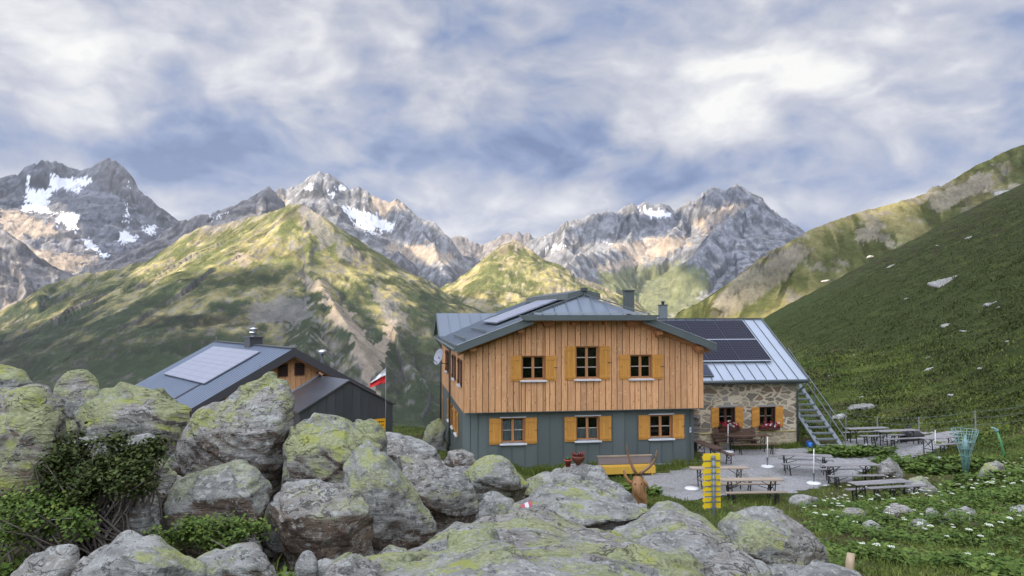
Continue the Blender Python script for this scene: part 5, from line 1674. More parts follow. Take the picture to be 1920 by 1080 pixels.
def rock_material(name, lichen=1.0, pale=1.0, warm=0.0):
    m, n = new_mat(name)
    co = n.coord('Object')
    ri = n.new('ShaderNodeObjectInfo').outputs['Random']
    p = n.vmath('ADD', co, n.comb(n.math('MULTIPLY', ri, 37.0), n.math('MULTIPLY', ri, 91.0), n.math('MULTIPLY', ri, 13.0)))
    geo = n.new('ShaderNodeNewGeometry')
    nx, ny, nz = n._sep(geo.outputs['Normal'])[:]
    big = n.noise(p, 0.9, 6, 0.6); mid = n.noise(p, 4.5, 7, 0.68); fine = n.noise(p, 26, 6, 0.75)
    fol = n.noise(n.map(p, rot=(0.5, 0.35, 0.2), scale=(1.2, 1.2, 9)), 1.6, 6, 0.68)
    c = n.mix(n.step(n.math('ADD', n.math('MULTIPLY', mid, 0.5), n.math('MULTIPLY', fol, 0.5)), 0.36, 0.64), tuple(x * pale for x in (.17, .167, .15)), tuple(x * pale for x in (.45, .445, .405)))
    c = n.mix(n.math('MULTIPLY', n.step(big, 0.45, 0.62), 0.5), c, tuple(x * pale for x in (.30, .26, .215)))
    # bare, iron stained rock where no lichen grows: undersides and fresh breaks
    und = n.step(n.math('ADD', n.math('MULTIPLY', nz, -1.0), n.math('MULTIPLY', n.math('SUBTRACT', big, 0.5), 2.2)), 0.0 - warm, 0.55 - warm)
    brown = n.mix(n.step(mid, 0.35, 0.65), (.115, .075, .05), (.27, .185, .125))
    c = n.mix(n.math('MULTIPLY', und, 0.8), c, brown)
    # grey-white crust and dark specks
    c = n.mix(n.math('MULTIPLY', n.step(n.noise(p, 12, 8, 0.78), 0.535, 0.575), 0.7), c, (.52, .525, .47))
    c = n.mix(n.math('MULTIPLY', n.step(n.noise(p, 9, 8, 0.8), 0.545, 0.59), 0.8), c, (.07, .075, .07))
    # yellow-green map lichen on faces open to the sky
    upf = n.step(n.math('ADD', nz, n.math('MULTIPLY', n.math('SUBTRACT', big, 0.5), 1.6)), 0.0, 0.6)
    lf = n.math('ADD', n.math('MULTIPLY', n.noise(n.vmath('ADD', p, (5, 9, 2)), 1.5, 4, 0.6), 0.62), n.math('MULTIPLY', n.noise(p, 19, 8, 0.78), 0.40))
    la = n.attr('lich')
    thr = n.math('ADD', lf, n.math('MULTIPLY', n.math('SUBTRACT', la, 0.5), 0.22))
    lk = n.math('MULTIPLY', n.step(thr, 0.522, 0.557), upf)
    lc = n.mix(n.step(fine, 0.35, 0.7), (.23, .25, .12), (.46, .47, .24))
    lc = n.mix(n.step(n.noise(p, 3.1, 4, 0.6), 0.52, 0.66), lc, (.36, .38, .085))
    c = n.mix(n.math('MULTIPLY', lk, 0.9 * lichen), c, lc)
    # fine dark seams along the layering
    sm = n.noise(n.map(n.vmath('ADD', p, n.vmath('SCALE', n.noise(p, 1.5, 4, 0.6, out='Color'), scale=0.5)), rot=(0.5, 0.35, 0.2), scale=(0.8, 0.8, 6)), 2.2, 3, 0.5)
    ckm = n.math('MULTIPLY', n.step(n.math('ABSOLUTE', n.math('SUBTRACT', sm, 0.5)), 0.016, 0.002), n.step(big, 0.42, 0.58))
    c = n.mix(n.math('MULTIPLY', ckm, 0.6), c, (.06, .055, .05))
    hgt = n.math('ADD', n.math('ADD', n.math('MULTIPLY', mid, 1.0), n.math('MULTIPLY', fol, 0.9)), n.math('ADD', n.math('MULTIPLY', fine, 0.35), n.math('MULTIPLY', ckm, -0.6)))
    nm = n.bump(hgt, 1.0, 0.075)
    n.principled(c, 0.92, 0, nm, 0.15)
    return m
M_ROCK = rock_material('lichen_gneiss')
M_PALE = rock_material('pale_stone', 0.15, 1.2)
M_BROWN = rock_material('rusty_gneiss', 0.6, 0.95, 0.45)

def make_rock(name, pts, vox, seed, mat, label=None, group=None, cat='boulder', amp=1.0, lich=0.5, rough=1.0, cuts=7):
    """angular block: hull of the points, remeshed, then weathered"""
    P = [Vector(p) for p in pts]
    c = sum(P, Vector()) / len(P)
    zmin = min(p.z for p in P); org = Vector((c.x, c.y, zmin))
    bm = bmesh.new()
    for p in P: bm.verts.new(p - org)
    r = bmesh.ops.convex_hull(bm, input=bm.verts)
    dele = [g for g in r['geom_interior'] if isinstance(g, bmesh.types.BMVert)] + [g for g in r['geom_unused'] if isinstance(g, bmesh.types.BMVert)]
    if dele: bmesh.ops.delete(bm, geom=list(set(dele)), context='VERTS')
    # split along a few flat joints
    cr = random.Random(seed * 17 + 3)
    for k_ in range(cuts):
        dv_ = Vector((cr.gauss(0, .8), -abs(cr.gauss(.6, .5)), cr.gauss(.25, .7))).normalized()
        ext = [v.co.dot(dv_) for v in bm.verts]
        hi_, lo_ = max(ext), min(ext)
        off = hi_ - (hi_ - lo_) * cr.uniform(.02, .10)
        gm = bm.verts[:] + bm.edges[:] + bm.faces[:]
        r = bmesh.ops.bisect_plane(bm, geom=gm, plane_co=dv_ * off, plane_no=dv_, clear_outer=True)
        eg = [g for g in r['geom_cut'] if isinstance(g, bmesh.types.BMEdge)]
        if eg: bmesh.ops.contextual_create(bm, geom=eg)
    me = bpy.data.meshes.new('tmp'); bm.to_mesh(me); bm.free()
    ob = bpy.data.objects.new('tmp', me); COL.objects.link(ob)
    md = ob.modifiers.new('r', 'REMESH'); md.mode = 'VOXEL'; md.voxel_size = vox
    dg = bpy.context.evaluated_depsgraph_get()
    m2 = bpy.data.meshes.new_from_object(ob.evaluated_get(dg))
    bpy.data.objects.remove(ob); bpy.data.meshes.remove(me)
    n = len(m2.vertices)
    co = np.empty(n * 3, np.float32); m2.vertices.foreach_get('co', co); co = co.reshape(-1, 3).astype(float)
    no = np.empty(n * 3, np.float32); m2.vertices.foreach_get('normal', no); no = no.reshape(-1, 3).astype(float)
    # relax the hull edges a little before weathering
    e = np.empty(len(m2.edges) * 2, np.int32); m2.edges.foreach_get('vertices', e); e = e.reshape(-1, 2)
    for it in range(1):
        acc = np.zeros_like(co); cnt = np.zeros(n)
        np.add.at(acc, e[:, 0], co[e[:, 1]]); np.add.at(acc, e[:, 1], co[e[:, 0]]); np.add.at(cnt, e.ravel(), 1)
        co = co * 0.75 + 0.25 * acc / np.maximum(cnt, 1)[:, None]
    size = float(np.linalg.norm(co.max(0) - co.min(0))) / 1.8
    s = seed * 7.31
    q = co / size
    # the block breaks along joints: flat facets that step against one another
    rs = np.random.RandomState(seed)
    NS = 26
    lo_, hi_ = co.min(0), co.max(0)
    C = lo_ + rs.rand(NS, 3) * (hi_ - lo_)
    G = rs.randn(NS, 3); G /= np.linalg.norm(G, axis=1)[:, None]
    O = rs.randn(NS)
    wq = co + 0.05 * size * np.stack([noise3(co[:, 0] * 3 / size + s_, co[:, 1] * 3 / size, co[:, 2] * 3 / size, seed + 9 + k_) for k_, s_ in enumerate((1.1, 5.2, 9.7))], 1)
    fac_ = np.zeros(n)
    for c_ in range(0, n, 20000):
        sl2 = slice(c_, c_ + 20000)
        dd = ((wq[sl2, None, :] - C[None]) ** 2).sum(2); ii = dd.argmin(1)
        fac_[sl2] = ((co[sl2] - C[ii]) * G[ii]).sum(1) * 0.11 + O[ii] * 0.010 * size
    for it in range(1):
        acc = np.zeros(n); cnt = np.zeros(n)
        np.add.at(acc, e[:, 0], fac_[e[:, 1]]); np.add.at(acc, e[:, 1], fac_[e[:, 0]]); np.add.at(cnt, e.ravel(), 1)
        fac_ = fac_ * 0.4 + 0.6 * acc / np.maximum(cnt, 1)
    d = fac_ + 0.014 * size * noise3(q[:, 0] * 1.7 + s, q[:, 1] * 1.7, q[:, 2] * 1.7, seed)
    rg = 1 - np.abs(noise3(q[:, 0] * 3.1 + s, q[:, 1] * 3.1, q[:, 2] * 3.1, seed + 1)) * 2
    d += 0.009 * size * rg
    # foliation: thin ledges dipping one way through the whole slope
    ax_ = Vector((0.38, -0.25, 0.89)).normalized(); a1 = ax_.orthogonal().normalized(); a2 = ax_.cross(a1)
    A = co @ np.array([a1, a2, ax_]).T
    wz_ = A[:, 2] * 6.0 + 0.9 * noise3(A[:, 0] * .7 + s, A[:, 1] * .7, A[:, 2] * .7, seed + 6)
    lay = np.floor(wz_); fr_ = wz_ - lay
    hv = lambda k_: ((_h(k_, k_ * 0 + seed, k_ * 0, 5) & 0xffff) / 32768.0 - 1.0)
    st_ = hv(lay) + (hv(lay + 1) - hv(lay)) * sstep(fr_, .86, 1.0)
    d += 0.046 * rough * st_ * sstep(noise3(co[:, 0] * 1.3 + s, co[:, 1] * 1.3, co[:, 2] * 1.3, seed + 7), -.35, .25)
    d += 0.022 * rough * (noise3(A[:, 0] * .8 + s, A[:, 1] * .8, A[:, 2] * 5.5, seed + 2))
    d += 0.022 * rough * noise3(co[:, 0] * 6 + s, co[:, 1] * 6, co[:, 2] * 6, seed + 3)
    d += 0.014 * rough * noise3(A[:, 0] * 5 + s, A[:, 1] * 5, A[:, 2] * 17, seed + 4)
    co = co + no * (d * amp)[:, None]
    m2.vertices.foreach_set('co', co.astype(np.float32).ravel())
    m2.polygons.foreach_set('use_smooth', np.ones(len(m2.polygons), bool))
    at_ = m2.attributes.new('lich', 'FLOAT', 'POINT'); at_.data.foreach_set('value', np.full(n, lich, np.float32))
    m2.materials.clear(); m2.materials.append(mat); m2.update(); m2.name = name
    o = bpy.data.objects.new(name, m2); link(o); o.location = org
    tag(o, label, cat, group)
    return o

ROCK_N = [0]
def boulder(label, outline, d, th=0.8, crest=0.38, under=0.0, mat=None, lich=0.5, group=None, shift=0.0, vox=None, amp=1.0, sink=True):
    """outline: pixel silhouette; d: distance; th: depth of the block relative to its width; crest: how far down the front
    face begins; under: how far the foot is cut back"""
    xs = [p[0] for p in outline]; ys = [p[1] for p in outline]
    x0, x1, y0, y1 = min(xs), max(xs), min(ys), max(ys)
    wd = (x1 - x0) / F * d; T = th * wd
    cx, cy = (x0 + x1) / 2, (y0 + y1) / 2
    pts = []
    for px, py in outline:
        k = (py - y0) / max(1, (y1 - y0))
        dd = d + T * (0.30 * (1 - k) - 0.10 * k) + under * T * max(0, k - .5) * 1.2
        pts.append(at(px, py, dd))
    fx = cx + shift * (x1 - x0)
    jr = random.Random(len(outline) * 131 + int(cx))
    for i_, (px, py) in enumerate(outline):          # front face: smaller ring, nearer
        if i_ % 2: continue
        sp_ = jr.uniform(.45, .85)
        qx = fx + (px - cx) * sp_; qy = y0 + (y1 - y0) * (crest + (py - y0) / max(1, y1 - y0) * (0.98 - crest) * 0.9)
        k = (qy - y0) / max(1, y1 - y0)
        dd = d - T * jr.uniform(.26, .42) + under * T * max(0, k - .55) * 1.1
        pts.append(at(qx, qy, dd))
    for px, py in outline[::2]:          # back
        p = at(cx + (px - cx) * .7, cy + (py - cy) * .55, d + T * .8)
        pts.append(p)
    if sink:
        base = at(cx, y1, d)
        g = gz(base.x, base.y + .15 * T)
        zb = min(base.z, g) - .15
        if base.z - g < 1.6:
            for a in range(5):
                an = a * 2 * math.pi / 5
                pts.append(Vector((base.x + .30 * wd * math.cos(an), base.y + (.2 + under * .3) * T + .28 * T * math.sin(an), zb)))
    ROCK_N[0] += 1
    return make_rock('boulder', pts, vox or max(0.016, d * 0.0030), ROCK_N[0] + 10, mat or M_ROCK, label, group, 'boulder', amp, lich)

def rock3(label, pts, mat=None, lich=0.5, vox=0.03, amp=1.0):
    ROCK_N[0] += 1
    return make_rock('boulder', [at(*p) for p in pts], vox, ROCK_N[0] + 10, mat or M_ROCK, label, None, 'boulder', amp, lich)

# the slab under the photographer's feet and its neighbours
rock3('broad lichen covered slab filling the bottom of the picture', [(600, 1100, 5.6), (700, 1052, 6.8), (780, 1026, 7.4), (870, 987, 8.2), (930, 965, 8.8), (985, 957, 9.0), (1040, 969, 8.8), (1100, 990, 8.4), (1180, 1010, 7.8), (1280, 1050, 6.8), (1345, 1095, 5.8), (700, 1180, 4.4), (900, 1180, 4.0), (1200, 1190, 4.0), (1350, 1160, 4.8), (950, 1020, 9.6), (1080, 1040, 9.4), (760, 1090, 8)], lich=.55, vox=.026)
B2 = rock3('jutting grey block painted with a red and white trail mark', [(945, 968, 9.9), (962, 942, 10.3), (1000, 918, 10.9), (1040, 906, 11.3), (1080, 899, 11.7), (1120, 908, 11.6), (1150, 915, 11.4), (1190, 940, 10.7), (1230, 962, 10.0), (1010, 1005, 9.3), (1060, 990, 9.2), (1180, 1000, 9.2), (960, 1010, 9.6), (1060, 950, 12.6), (1150, 960, 12.3), (1090, 1020, 11.5)], lich=.42, vox=.032)
rock3('pointed slab with a dark brown broken patch, beside the broad slab', [(1130, 1012, 8.3), (1192, 979, 8.7), (1223, 959, 9.0), (1252, 936, 9.3), (1275, 949, 9.2), (1300, 971, 8.9), (1345, 1000, 8.3), (1400, 1040, 7.5), (1450, 1090, 6.7), (1180, 1100, 6.0), (1350, 1130, 5.4), (1290, 1070, 6.5), (1270, 990, 10.2), (1350, 1040, 9.4)], lich=.5, vox=.028)
boulder('rounded boulder with a rusty lower face at the edge of the meadow', [(1342, 990), (1372, 958), (1408, 950), (1450, 952), (1500, 972), (1530, 1003), (1547, 1035), (1556, 1066), (1500, 1070), (1420, 1056), (1365, 1022)], 8.6, 0.75, .45, .25, lich=.42)
boulder('flat grey slab under the rounded boulder', [(1400, 1085), (1425, 1052), (1480, 1052), (1550, 1060), (1610, 1075), (1650, 1095), (1500, 1110)], 7.4, .8, .3, 0, lich=.3)
# left side
boulder('huge leaning boulder filling the left edge', [(-90, 740), (-40, 712), (0, 705), (50, 713), (90, 730), (116, 764), (112, 800), (95, 835), (118, 890), (110, 960), (60, 1015), (-60, 1040), (-110, 900)], 7.6, .8, .25, 0, lich=.6)
boulder('green lichened boulder peeping over the left edge', [(-60, 690), (-10, 675), (15, 680), (45, 700), (60, 722), (40, 760), (-60, 760)], 9.8, .8, .4, 0, lich=.85)
boulder('small square green boulder on the skyline', [(108, 745), (112, 716), (130, 700), (160, 695), (180, 705), (191, 728), (185, 760), (120, 765)], 11.2, .8, .35, 0, lich=.9)
boulder('long low slab below the solar panel hut', [(112, 790), (118, 748), (160, 728), (215, 719), (250, 733), (320, 744), (362, 766), (368, 800), (340, 822), (250, 830), (150, 820)], 11.0, .7, .5, 0, lich=.7)
boulder('tall boulder hiding the left hut wall', [(318, 872), (322, 840), (362, 790), (400, 756), (430, 740), (470, 714), (508, 707), (540, 712), (549, 750), (552, 800), (545, 860), (528, 906), (490, 912), (440, 900), (350, 893)], 10.4, .75, .42, .25, lich=.62)
boulder('great yellow green boulder in the middle of the block field', [(527, 830), (536, 798), (566, 778), (600, 775), (628, 778), (660, 796), (690, 820), (715, 850), (700, 900), (640, 915), (580, 910), (533, 906)], 9.9, .8, .45, .1, lich=.85)
boulder('steep grey boulder leaning on the yellow green one', [(640, 900), (655, 840), (690, 820), (723, 853), (750, 885), (778, 920), (802, 955), (820, 1000), (790, 1008), (745, 1030), (690, 1030), (655, 985)], 9.2, .75, .35, .15, lich=.6)
boulder('undercut block with a dark brown overhang', [(500, 918), (520, 908), (560, 904), (646, 905), (672, 928), (697, 946), (710, 985), (702, 1040), (655, 1046), (598, 1037), (556, 1026), (536, 985), (508, 942)], 7.4, .7, .42, .55, M_BROWN, lich=.45)
boulder('slanting block with a bright lichen cap and brown flank', [(294, 945), (332, 895), (388, 876), (425, 866), (458, 856), (480, 878), (499, 913), (492, 968), (450, 1012), (418, 1016), (370, 1002), (330, 1002), (297, 975)], 7.7, .7, .40, .4, M_BROWN, lich=.66)
boulder('half buried mossy block between shrub and slanting block', [(188, 990), (198, 952), (225, 934), (262, 935), (302, 940), (302, 975), (290, 1002), (235, 1006)], 7.4, .8, .3, .1, lich=.6)
boulder('sharp edged pinkish slab at the bottom of the picture', [(125, 1100), (172, 1045), (193, 1004), (238, 998), (282, 1010), (332, 1043), (382, 1066), (405, 1100)], 5.5, .7, .4, 0, lich=.4)
boulder('flat bluish slab in the bottom left corner', [(12, 1100), (55, 1038), (90, 1027), (138, 1031), (140, 1062), (118, 1100)], 5.7, .9, .55, 0, lich=.1)
boulder('low grey slab right of the pinkish slab', [(350, 1066), (362, 1046), (402, 1029), (470, 1022), (492, 1044), (528, 1100), (380, 1110)], 5.6, .8, .3, 0, lich=.3)
boulder('upright block wedged left of the undercut block', [(476, 1000), (484, 950), (498, 925), (515, 950), (540, 1000), (552, 1045), (520, 1050), (490, 1030)], 8.0, .9, .3, .1, lich=.3)
boulder('banded grey boulder with a brown foot behind the steep one', [(728, 885), (740, 857), (776, 853), (830, 864), (866, 879), (890, 924), (897, 955), (876, 993), (836, 1003), (800, 1000), (768, 950)], 11.2, .75, .42, .35, lich=.42)
boulder('flat dark slab just below the charcoal annex', [(706, 835), (716, 810), (765, 815), (800, 828), (835, 862), (800, 872), (735, 868)], 15.5, .8, .45, 0, lich=.25)
boulder('mossy block on the skyline below the orange notice', [(655, 815), (665, 785), (695, 780), (716, 800), (722, 840), (680, 850)], 12.5, .8, .35, 0, lich=.9)
boulder('small reddish block by the hut corner', [(830, 866), (842, 846), (865, 842), (890, 853), (893, 880), (850, 885)], 17.0, .8, .4, .1, M_BROWN, lich=.25)
boulder('overhanging block with a dark hollow below the hut', [(870, 886), (893, 864), (920, 852), (940, 847), (966, 868), (986, 893), (990, 922), (958, 940), (915, 935), (882, 905)], 13.6, .8, .42, .75, lich=.75)
boulder('grey block under the overhanging one', [(890, 960), (900, 925), (935, 925), (962, 940), (965, 975), (910, 985)], 12.4, .8, .35, 0, lich=.2)
boulder('small brown block left of the trail mark', [(920, 965), (930, 940), (950, 938), (958, 960), (945, 980)], 10.8, .8, .35, 0, M_BROWN, lich=.4)
boulder('grey block above the trail mark block', [(975, 925), (985, 896), (1020, 884), (1046, 888), (1064, 912), (1030, 935)], 14.5, .8, .4, 0, lich=.55)
boulder('brownish block right of the grey block, below the bowl', [(1020, 915), (1035, 890), (1062, 882), (1090, 892), (1100, 915), (1060, 930)], 16.0, .8, .4, .1, M_BROWN, lich=.35)
boulder('flat stone carrying the rusty flower bowl', [(1045, 902), (1058, 872), (1085, 866), (1110, 870), (1120, 900), (1080, 912)], 23.6, .8, .3, 0, lich=.1)
boulder('leaning dark stone right of the rusty bowl', [(1095, 905), (1105, 872), (1128, 872), (1142, 890), (1150, 915), (1115, 922)], 22.5, .8, .3, 0, lich=.15)
boulder('jagged stone below the leaning dark stone', [(1070, 925), (1090, 900), (1130, 905), (1165, 912), (1180, 935), (1120, 945)], 20.0, .8, .3, 0, lich=.3)
boulder('small stone left of the rusty bowl', [(1025, 900), (1035, 878), (1055, 876), (1062, 900), (1045, 908)], 22.5, .8, .3, 0, lich=.3)
boulder('pale round stone in the grass at the bottom', [(602, 1085), (630, 1058), (664, 1046), (690, 1058), (700, 1090)], 5.6, .9, .3, 0, lich=.25)
boulder('rough block between pale stone and broad slab', [(690, 1060), (706, 1036), (732, 1025), (770, 1027), (795, 1050), (760, 1075)], 7.2, .8, .3, 0, lich=.5)
boulder('small cracked stone in the grass gap', [(552, 1055), (560, 1040), (577, 1031), (595, 1044), (592, 1070), (565, 1072)], 6.2, .9, .3, 0, lich=.1)
boulder('dark gap filling block left of the steep grey boulder', [(620, 935), (640, 900), (670, 890), (690, 930), (690, 985), (640, 960)], 10.6, .9, .4, .3, M_BROWN, lich=.2)
boulder('low brown stone under the shrub', [(195, 860), (230, 820), (290, 815), (330, 850), (330, 890), (250, 900)], 9.6, .8, .4, .1, M_BROWN, lich=.4)
boulder('grey slab leaning below the long low slab', [(225, 830), (250, 815), (300, 850), (335, 890), (320, 905), (270, 880)], 8.9, .8, .3, .1, lich=.45)
FILL = [((60, 985), (100, 955), (140, 960), (150, 1000), (110, 1015), 6.9), ((395, 1040), (430, 1010), (480, 1000), (500, 1030), (450, 1045), 7.0),
        ((455, 985), (470, 955), (490, 960), (498, 1000), (470, 1005), 8.4), ((820, 1010), (850, 985), (890, 985), (900, 1015), (860, 1030), 9.6),
        ((880, 1000), (905, 975), (935, 980), (930, 1005), (900, 1010), 10.4), ((700, 1040), (730, 1022), (765, 1030), (760, 1050), (720, 1055), 8.0),
        ((840, 880), (870, 868), (900, 880), (905, 905), (865, 905), 14.5), ((985, 960), (1000, 935), (1030, 935), (1040, 960), (1010, 970), 12.0),
        ((300, 905), (330, 880), (352, 900), (345, 930), (315, 930), 9.0), ((110, 850), (140, 815), (185, 815), (205, 860), (160, 890), 9.8),
        ((540, 905), (560, 890), (600, 905), (600, 930), (555, 930), 8.9), ((1165, 960), (1185, 940), (1215, 945), (1220, 975), (1185, 980), 10.2),
        ((795, 872), (815, 858), (835, 862), (840, 880), (810, 885), 18.5), ((150, 900), (185, 880), (215, 895), (215, 925), (170, 930), 8.6), ((580, 1060), (610, 1045), (640, 1055), (640, 1080), (600, 1085), 6.4)]
for i_, f_ in enumerate(FILL):
    boulder('small grey block wedged between the large boulders', list(f_[:-1]), f_[-1], .9, .35, .1, M_BROWN if i_ % 3 == 0 else M_ROCK, lich=.35, group='small blocks between the boulders')
# broken stones lying in the gaps
rq = random.Random(77)
for k_ in range(70):
    y_ = rq.uniform(5.2, 15.5); x_ = rq.uniform(-.62 * y_, .10 * y_ + .6); s_ = rq.uniform(.12, .34) * (.7 + y_ / 18)
    g_ = Vector((x_, y_, gz(x_, y_)))
    pp = []
    for q_ in range(11):
        v_ = Vector((rq.gauss(0, 1), rq.gauss(0, 1), rq.gauss(0, .8))).normalized() * s_ * rq.uniform(.7, 1.1)
        pp.append(g_ + Vector((v_.x * rq.uniform(.8, 1.5), v_.y, v_.z * .8 + .25 * s_)))
    ROCK_N[0] += 1
    make_rock('boulder', pp, max(.016, y_ * .0032), ROCK_N[0] + 10, M_BROWN if k_ % 4 == 0 else M_ROCK, 'small broken stone lying in a gap between the large boulders', 'broken stones in the gaps', 'stone', 1.0, rq.uniform(.1, .6), rough=.5, cuts=4)
# terrace edge and meadow
boulder('pyramid shaped grey boulder beside the tables', [(1642, 890), (1652, 866), (1670, 853), (1684, 866), (1696, 886), (1675, 893)], 29.6, .9, .3, 0, lich=.3, vox=.06)
boulder('grey boulder behind the nearest meadow table', [(1690, 920), (1705, 898), (1728, 893), (1745, 905), (1762, 925), (1720, 932)], 26.5, .9, .3, 0, lich=.45, vox=.06)
boulder('largest grey boulder standing in the meadow', [(1755, 990), (1768, 962), (1795, 949), (1822, 955), (1840, 975), (1852, 993), (1800, 1000)], 17.5, .9, .35, 0, lich=.3)
boulder('grey stone touching the largest meadow boulder', [(1733, 965), (1742, 950), (1758, 957), (1766, 972), (1750, 980)], 18.2, .9, .3, 0, lich=.1)
boulder('round cream coloured stone in the meadow', [(1610, 998), (1616, 978), (1632, 970), (1654, 985), (1648, 1000), (1625, 1004)], 16.4, .9, .3, 0, M_PALE, lich=.05)
boulder('pinkish angular stone right of the cream stone', [(1692, 995), (1710, 975), (1726, 973), (1760, 994), (1740, 1003), (1705, 1003)], 16.6, .9, .3, 0, lich=.05)
boulder('flat pale stone with a reddish top', [(1655, 962), (1668, 946), (1700, 948), (1722, 964), (1700, 975), (1670, 972)], 18.8, .9, .3, 0, M_PALE, lich=.05)
boulder('flat mossy stone left of the reddish one', [(1575, 966), (1585, 953), (1610, 952), (1628, 962), (1610, 973), (1588, 972)], 19.0, .9, .3, 0, lich=.6)
boulder('pale boulder cut by the right edge of the picture', [(1872, 968), (1890, 950), (1920, 946), (1960, 960), (1940, 982), (1890, 980)], 19.0, .9, .3, 0, M_PALE, lich=.2)
boulder('mossy outcrop below the green post', [(1832, 892), (1850, 868), (1872, 862), (1888, 880), (1888, 895), (1855, 900)], 27.0, .9, .3, 0, lich=.6, vox=.06)
boulder('flat stepping stone at the edge of the gravel', [(1478, 937), (1490, 930), (1515, 929), (1535, 935), (1515, 942), (1490, 942)], 25.0, .9, .3, 0, M_PALE, lich=.05, vox=.05)
boulder('tall pale boulder behind the staircase', [(1556, 800), (1560, 778), (1580, 774), (1592, 780), (1584, 796), (1572, 806)], 47.0, .9, .4, .2, M_PALE, lich=.1, vox=.09)
boulder('mossy boulder on the slope left of the hut', [(786, 850), (792, 815), (805, 792), (824, 782), (838, 800), (838, 850), (810, 862)], 40.0, .9, .35, 0, lich=.95, vox=.1)

# stones scattered on the grassy hillside
rng = random.Random(11)
for (px, py, w_, lb) in [(1775, 530, 52, 'long grey outcrop in the middle of the grassy hillside'), (1672, 499, 16, None), (1630, 481, 12, None), (1858, 570, 26, None), (1873, 576, 10, None), (1777, 609, 22, None), (1809, 620, 14, None),
        (1456, 562, 9, None), (1684, 439, 14, None), (1740, 411, 12, None), (1547, 527, 12, None), (1603, 665, 9, None), (1743, 692, 16, None), (1740, 670, 9, None), (1559, 704, 12, None), (1548, 716, 8, None), (1568, 708, 8, None),
        (1787, 740, 15, None), (1613, 745, 13, None), (1613, 766, 40, 'low grey outcrop on the hillside above the far tables'), (1576, 750, 8, None), (1640, 760, 8, None), (1820, 445, 14, None), (1880, 360, 22, None), (1760, 460, 9, None), (1700, 560, 8, None), (1890, 640, 10, None), (1840, 690, 12, None)]:
    g = ground_hit(px, py)
    if g is None: continue
    s = w_ / F * g.y
    pts = []
    for k in range(14):
        a = rng.uniform(0, 6.28); r_ = rng.uniform(.3, .55) * s
        pts.append(g + Vector((r_ * math.cos(a) + 0.25 * s * math.cos(a), r_ * math.sin(a), rng.uniform(-.25, .18) * s + .3 * r_ * math.cos(a))))
    ROCK_N[0] += 1
    make_rock('boulder', pts, max(.05, s / 22), ROCK_N[0] + 10, M_PALE if w_ < 20 else M_ROCK, lb or 'small pale stone lying in the grass of the hillside', None if lb else 'stones scattered on the hillside', 'boulder', 1.0, .15, rough=min(1, s))

# painted trail mark on the block: three bars that follow the stone
from mathutils.bvhtree import BVHTree
def paint_on(ob, quads, mat, name):
    bv = BVHTree.FromPolygons([ob.matrix_world @ v.co if False else v.co + ob.location for v in ob.data.vertices], [tuple(p.vertices) for p in ob.data.polygons])
    mb = MB()
    for q in quads:
        n = 6; P = {}
        for i in range(n + 1):
            for j in range(n + 1):
                u, v_ = i / n, j / n
                px = (q[0][0] * (1 - u) + q[1][0] * u) * (1 - v_) + (q[3][0] * (1 - u) + q[2][0] * u) * v_
                py = (q[0][1] * (1 - u) + q[1][1] * u) * (1 - v_) + (q[3][1] * (1 - u) + q[2][1] * u) * v_
                d = Vector(ray(px, py)).normalized()
                h = bv.ray_cast(Vector((0, 0, CAMZ)), d)
                P[i, j] = (h[0] - d * .008 + h[1] * .004 - ob.location) if h[0] is not None else None
        for i in range(n):
            for j in range(n):
                c4 = [P[i, j], P[i + 1, j], P[i + 1, j + 1], P[i, j + 1]]
                if all(c is not None for c in c4): mb.add(c4, [(0, 1, 2, 3)], 0, True)
    if mb.v: return mb.build(name, [mat], ob)
paint_on(B2, [[(976, 948), (983, 944), (986, 955), (979, 958)], [(990, 941), (997, 939), (998, 948), (993, 951)]], simple('faded_red_paint', (.42, .07, .09), .8, var=.2), 'red_paint')
paint_on(B2, [[(983.2, 944), (989.8, 941), (992.8, 951), (986.2, 955)]], simple('worn_white_paint', (.62, .58, .57), .8, var=.12), 'white_paint')

# ================================================================ TERRACE
def gravel_material():
    m, n = new_mat('pale_gravel')
    co = n.coord('Object')
    a = n.noise(co, 1.1, 5, 0.6); v = n.voronoi(co, 32, out='Color'); f = n.noise(co, 60, 3, 0.7)
    x, y, z = n._sep(v)[:]
    c = n.mix(x, (.24, .235, .225), (.50, .49, .47))
    c = n.mix(n.math('MULTIPLY', n.step(a, 0.5, 0.7), .35), c, (.22, .19, .15))
    c = n.mix(n.math('MULTIPLY', n.step(n.noise(co, 0.6, 5, .65), 0.56, 0.7), .55), c, (.10, .11, .05))
    nm = n.bump(n.math('ADD', n.voronoi(co, 32), f), 0.9, 0.03)
    n.principled(c, 0.95, 0, nm, 0.15)
    return m
GP = [at_z(px, py, 0) for px, py in [(1195, 892), (1205, 930), (1230, 945), (1290, 942), (1350, 930), (1420, 926), (1500, 924), (1560, 912), (1600, 898), (1650, 872), (1690, 868), (1740, 862), (1790, 852), (1800, 838), (1720, 828), (1640, 822), (1590, 826), (1568, 846), (1535, 842), (1490, 842), (1440, 838), (1310, 836), (1300, 876), (1240, 886)]]
GP2 = [(p.x, p.y) for p in GP]
xs = np.arange(0, 27, .11); ys = np.arange(24, 46, .11)
X, Y = np.meshgrid(xs, ys)
wX = X + .35 * fbm2(X / .9, Y / .9, 3, 90); wY = Y + .35 * fbm2(X / .9 + 7, Y / .9, 3, 91)
ins = inpoly(wX, wY, GP2)
cell = ins[:-1, :-1] & ins[1:, :-1] & ins[:-1, 1:] & ins[1:, 1:]
Z = np.maximum(ground_z(X, Y), 0) + .012 + .012 * fbm2(X / .5, Y / .5, 3, 92)
idx = np.arange(X.size).reshape(X.shape)
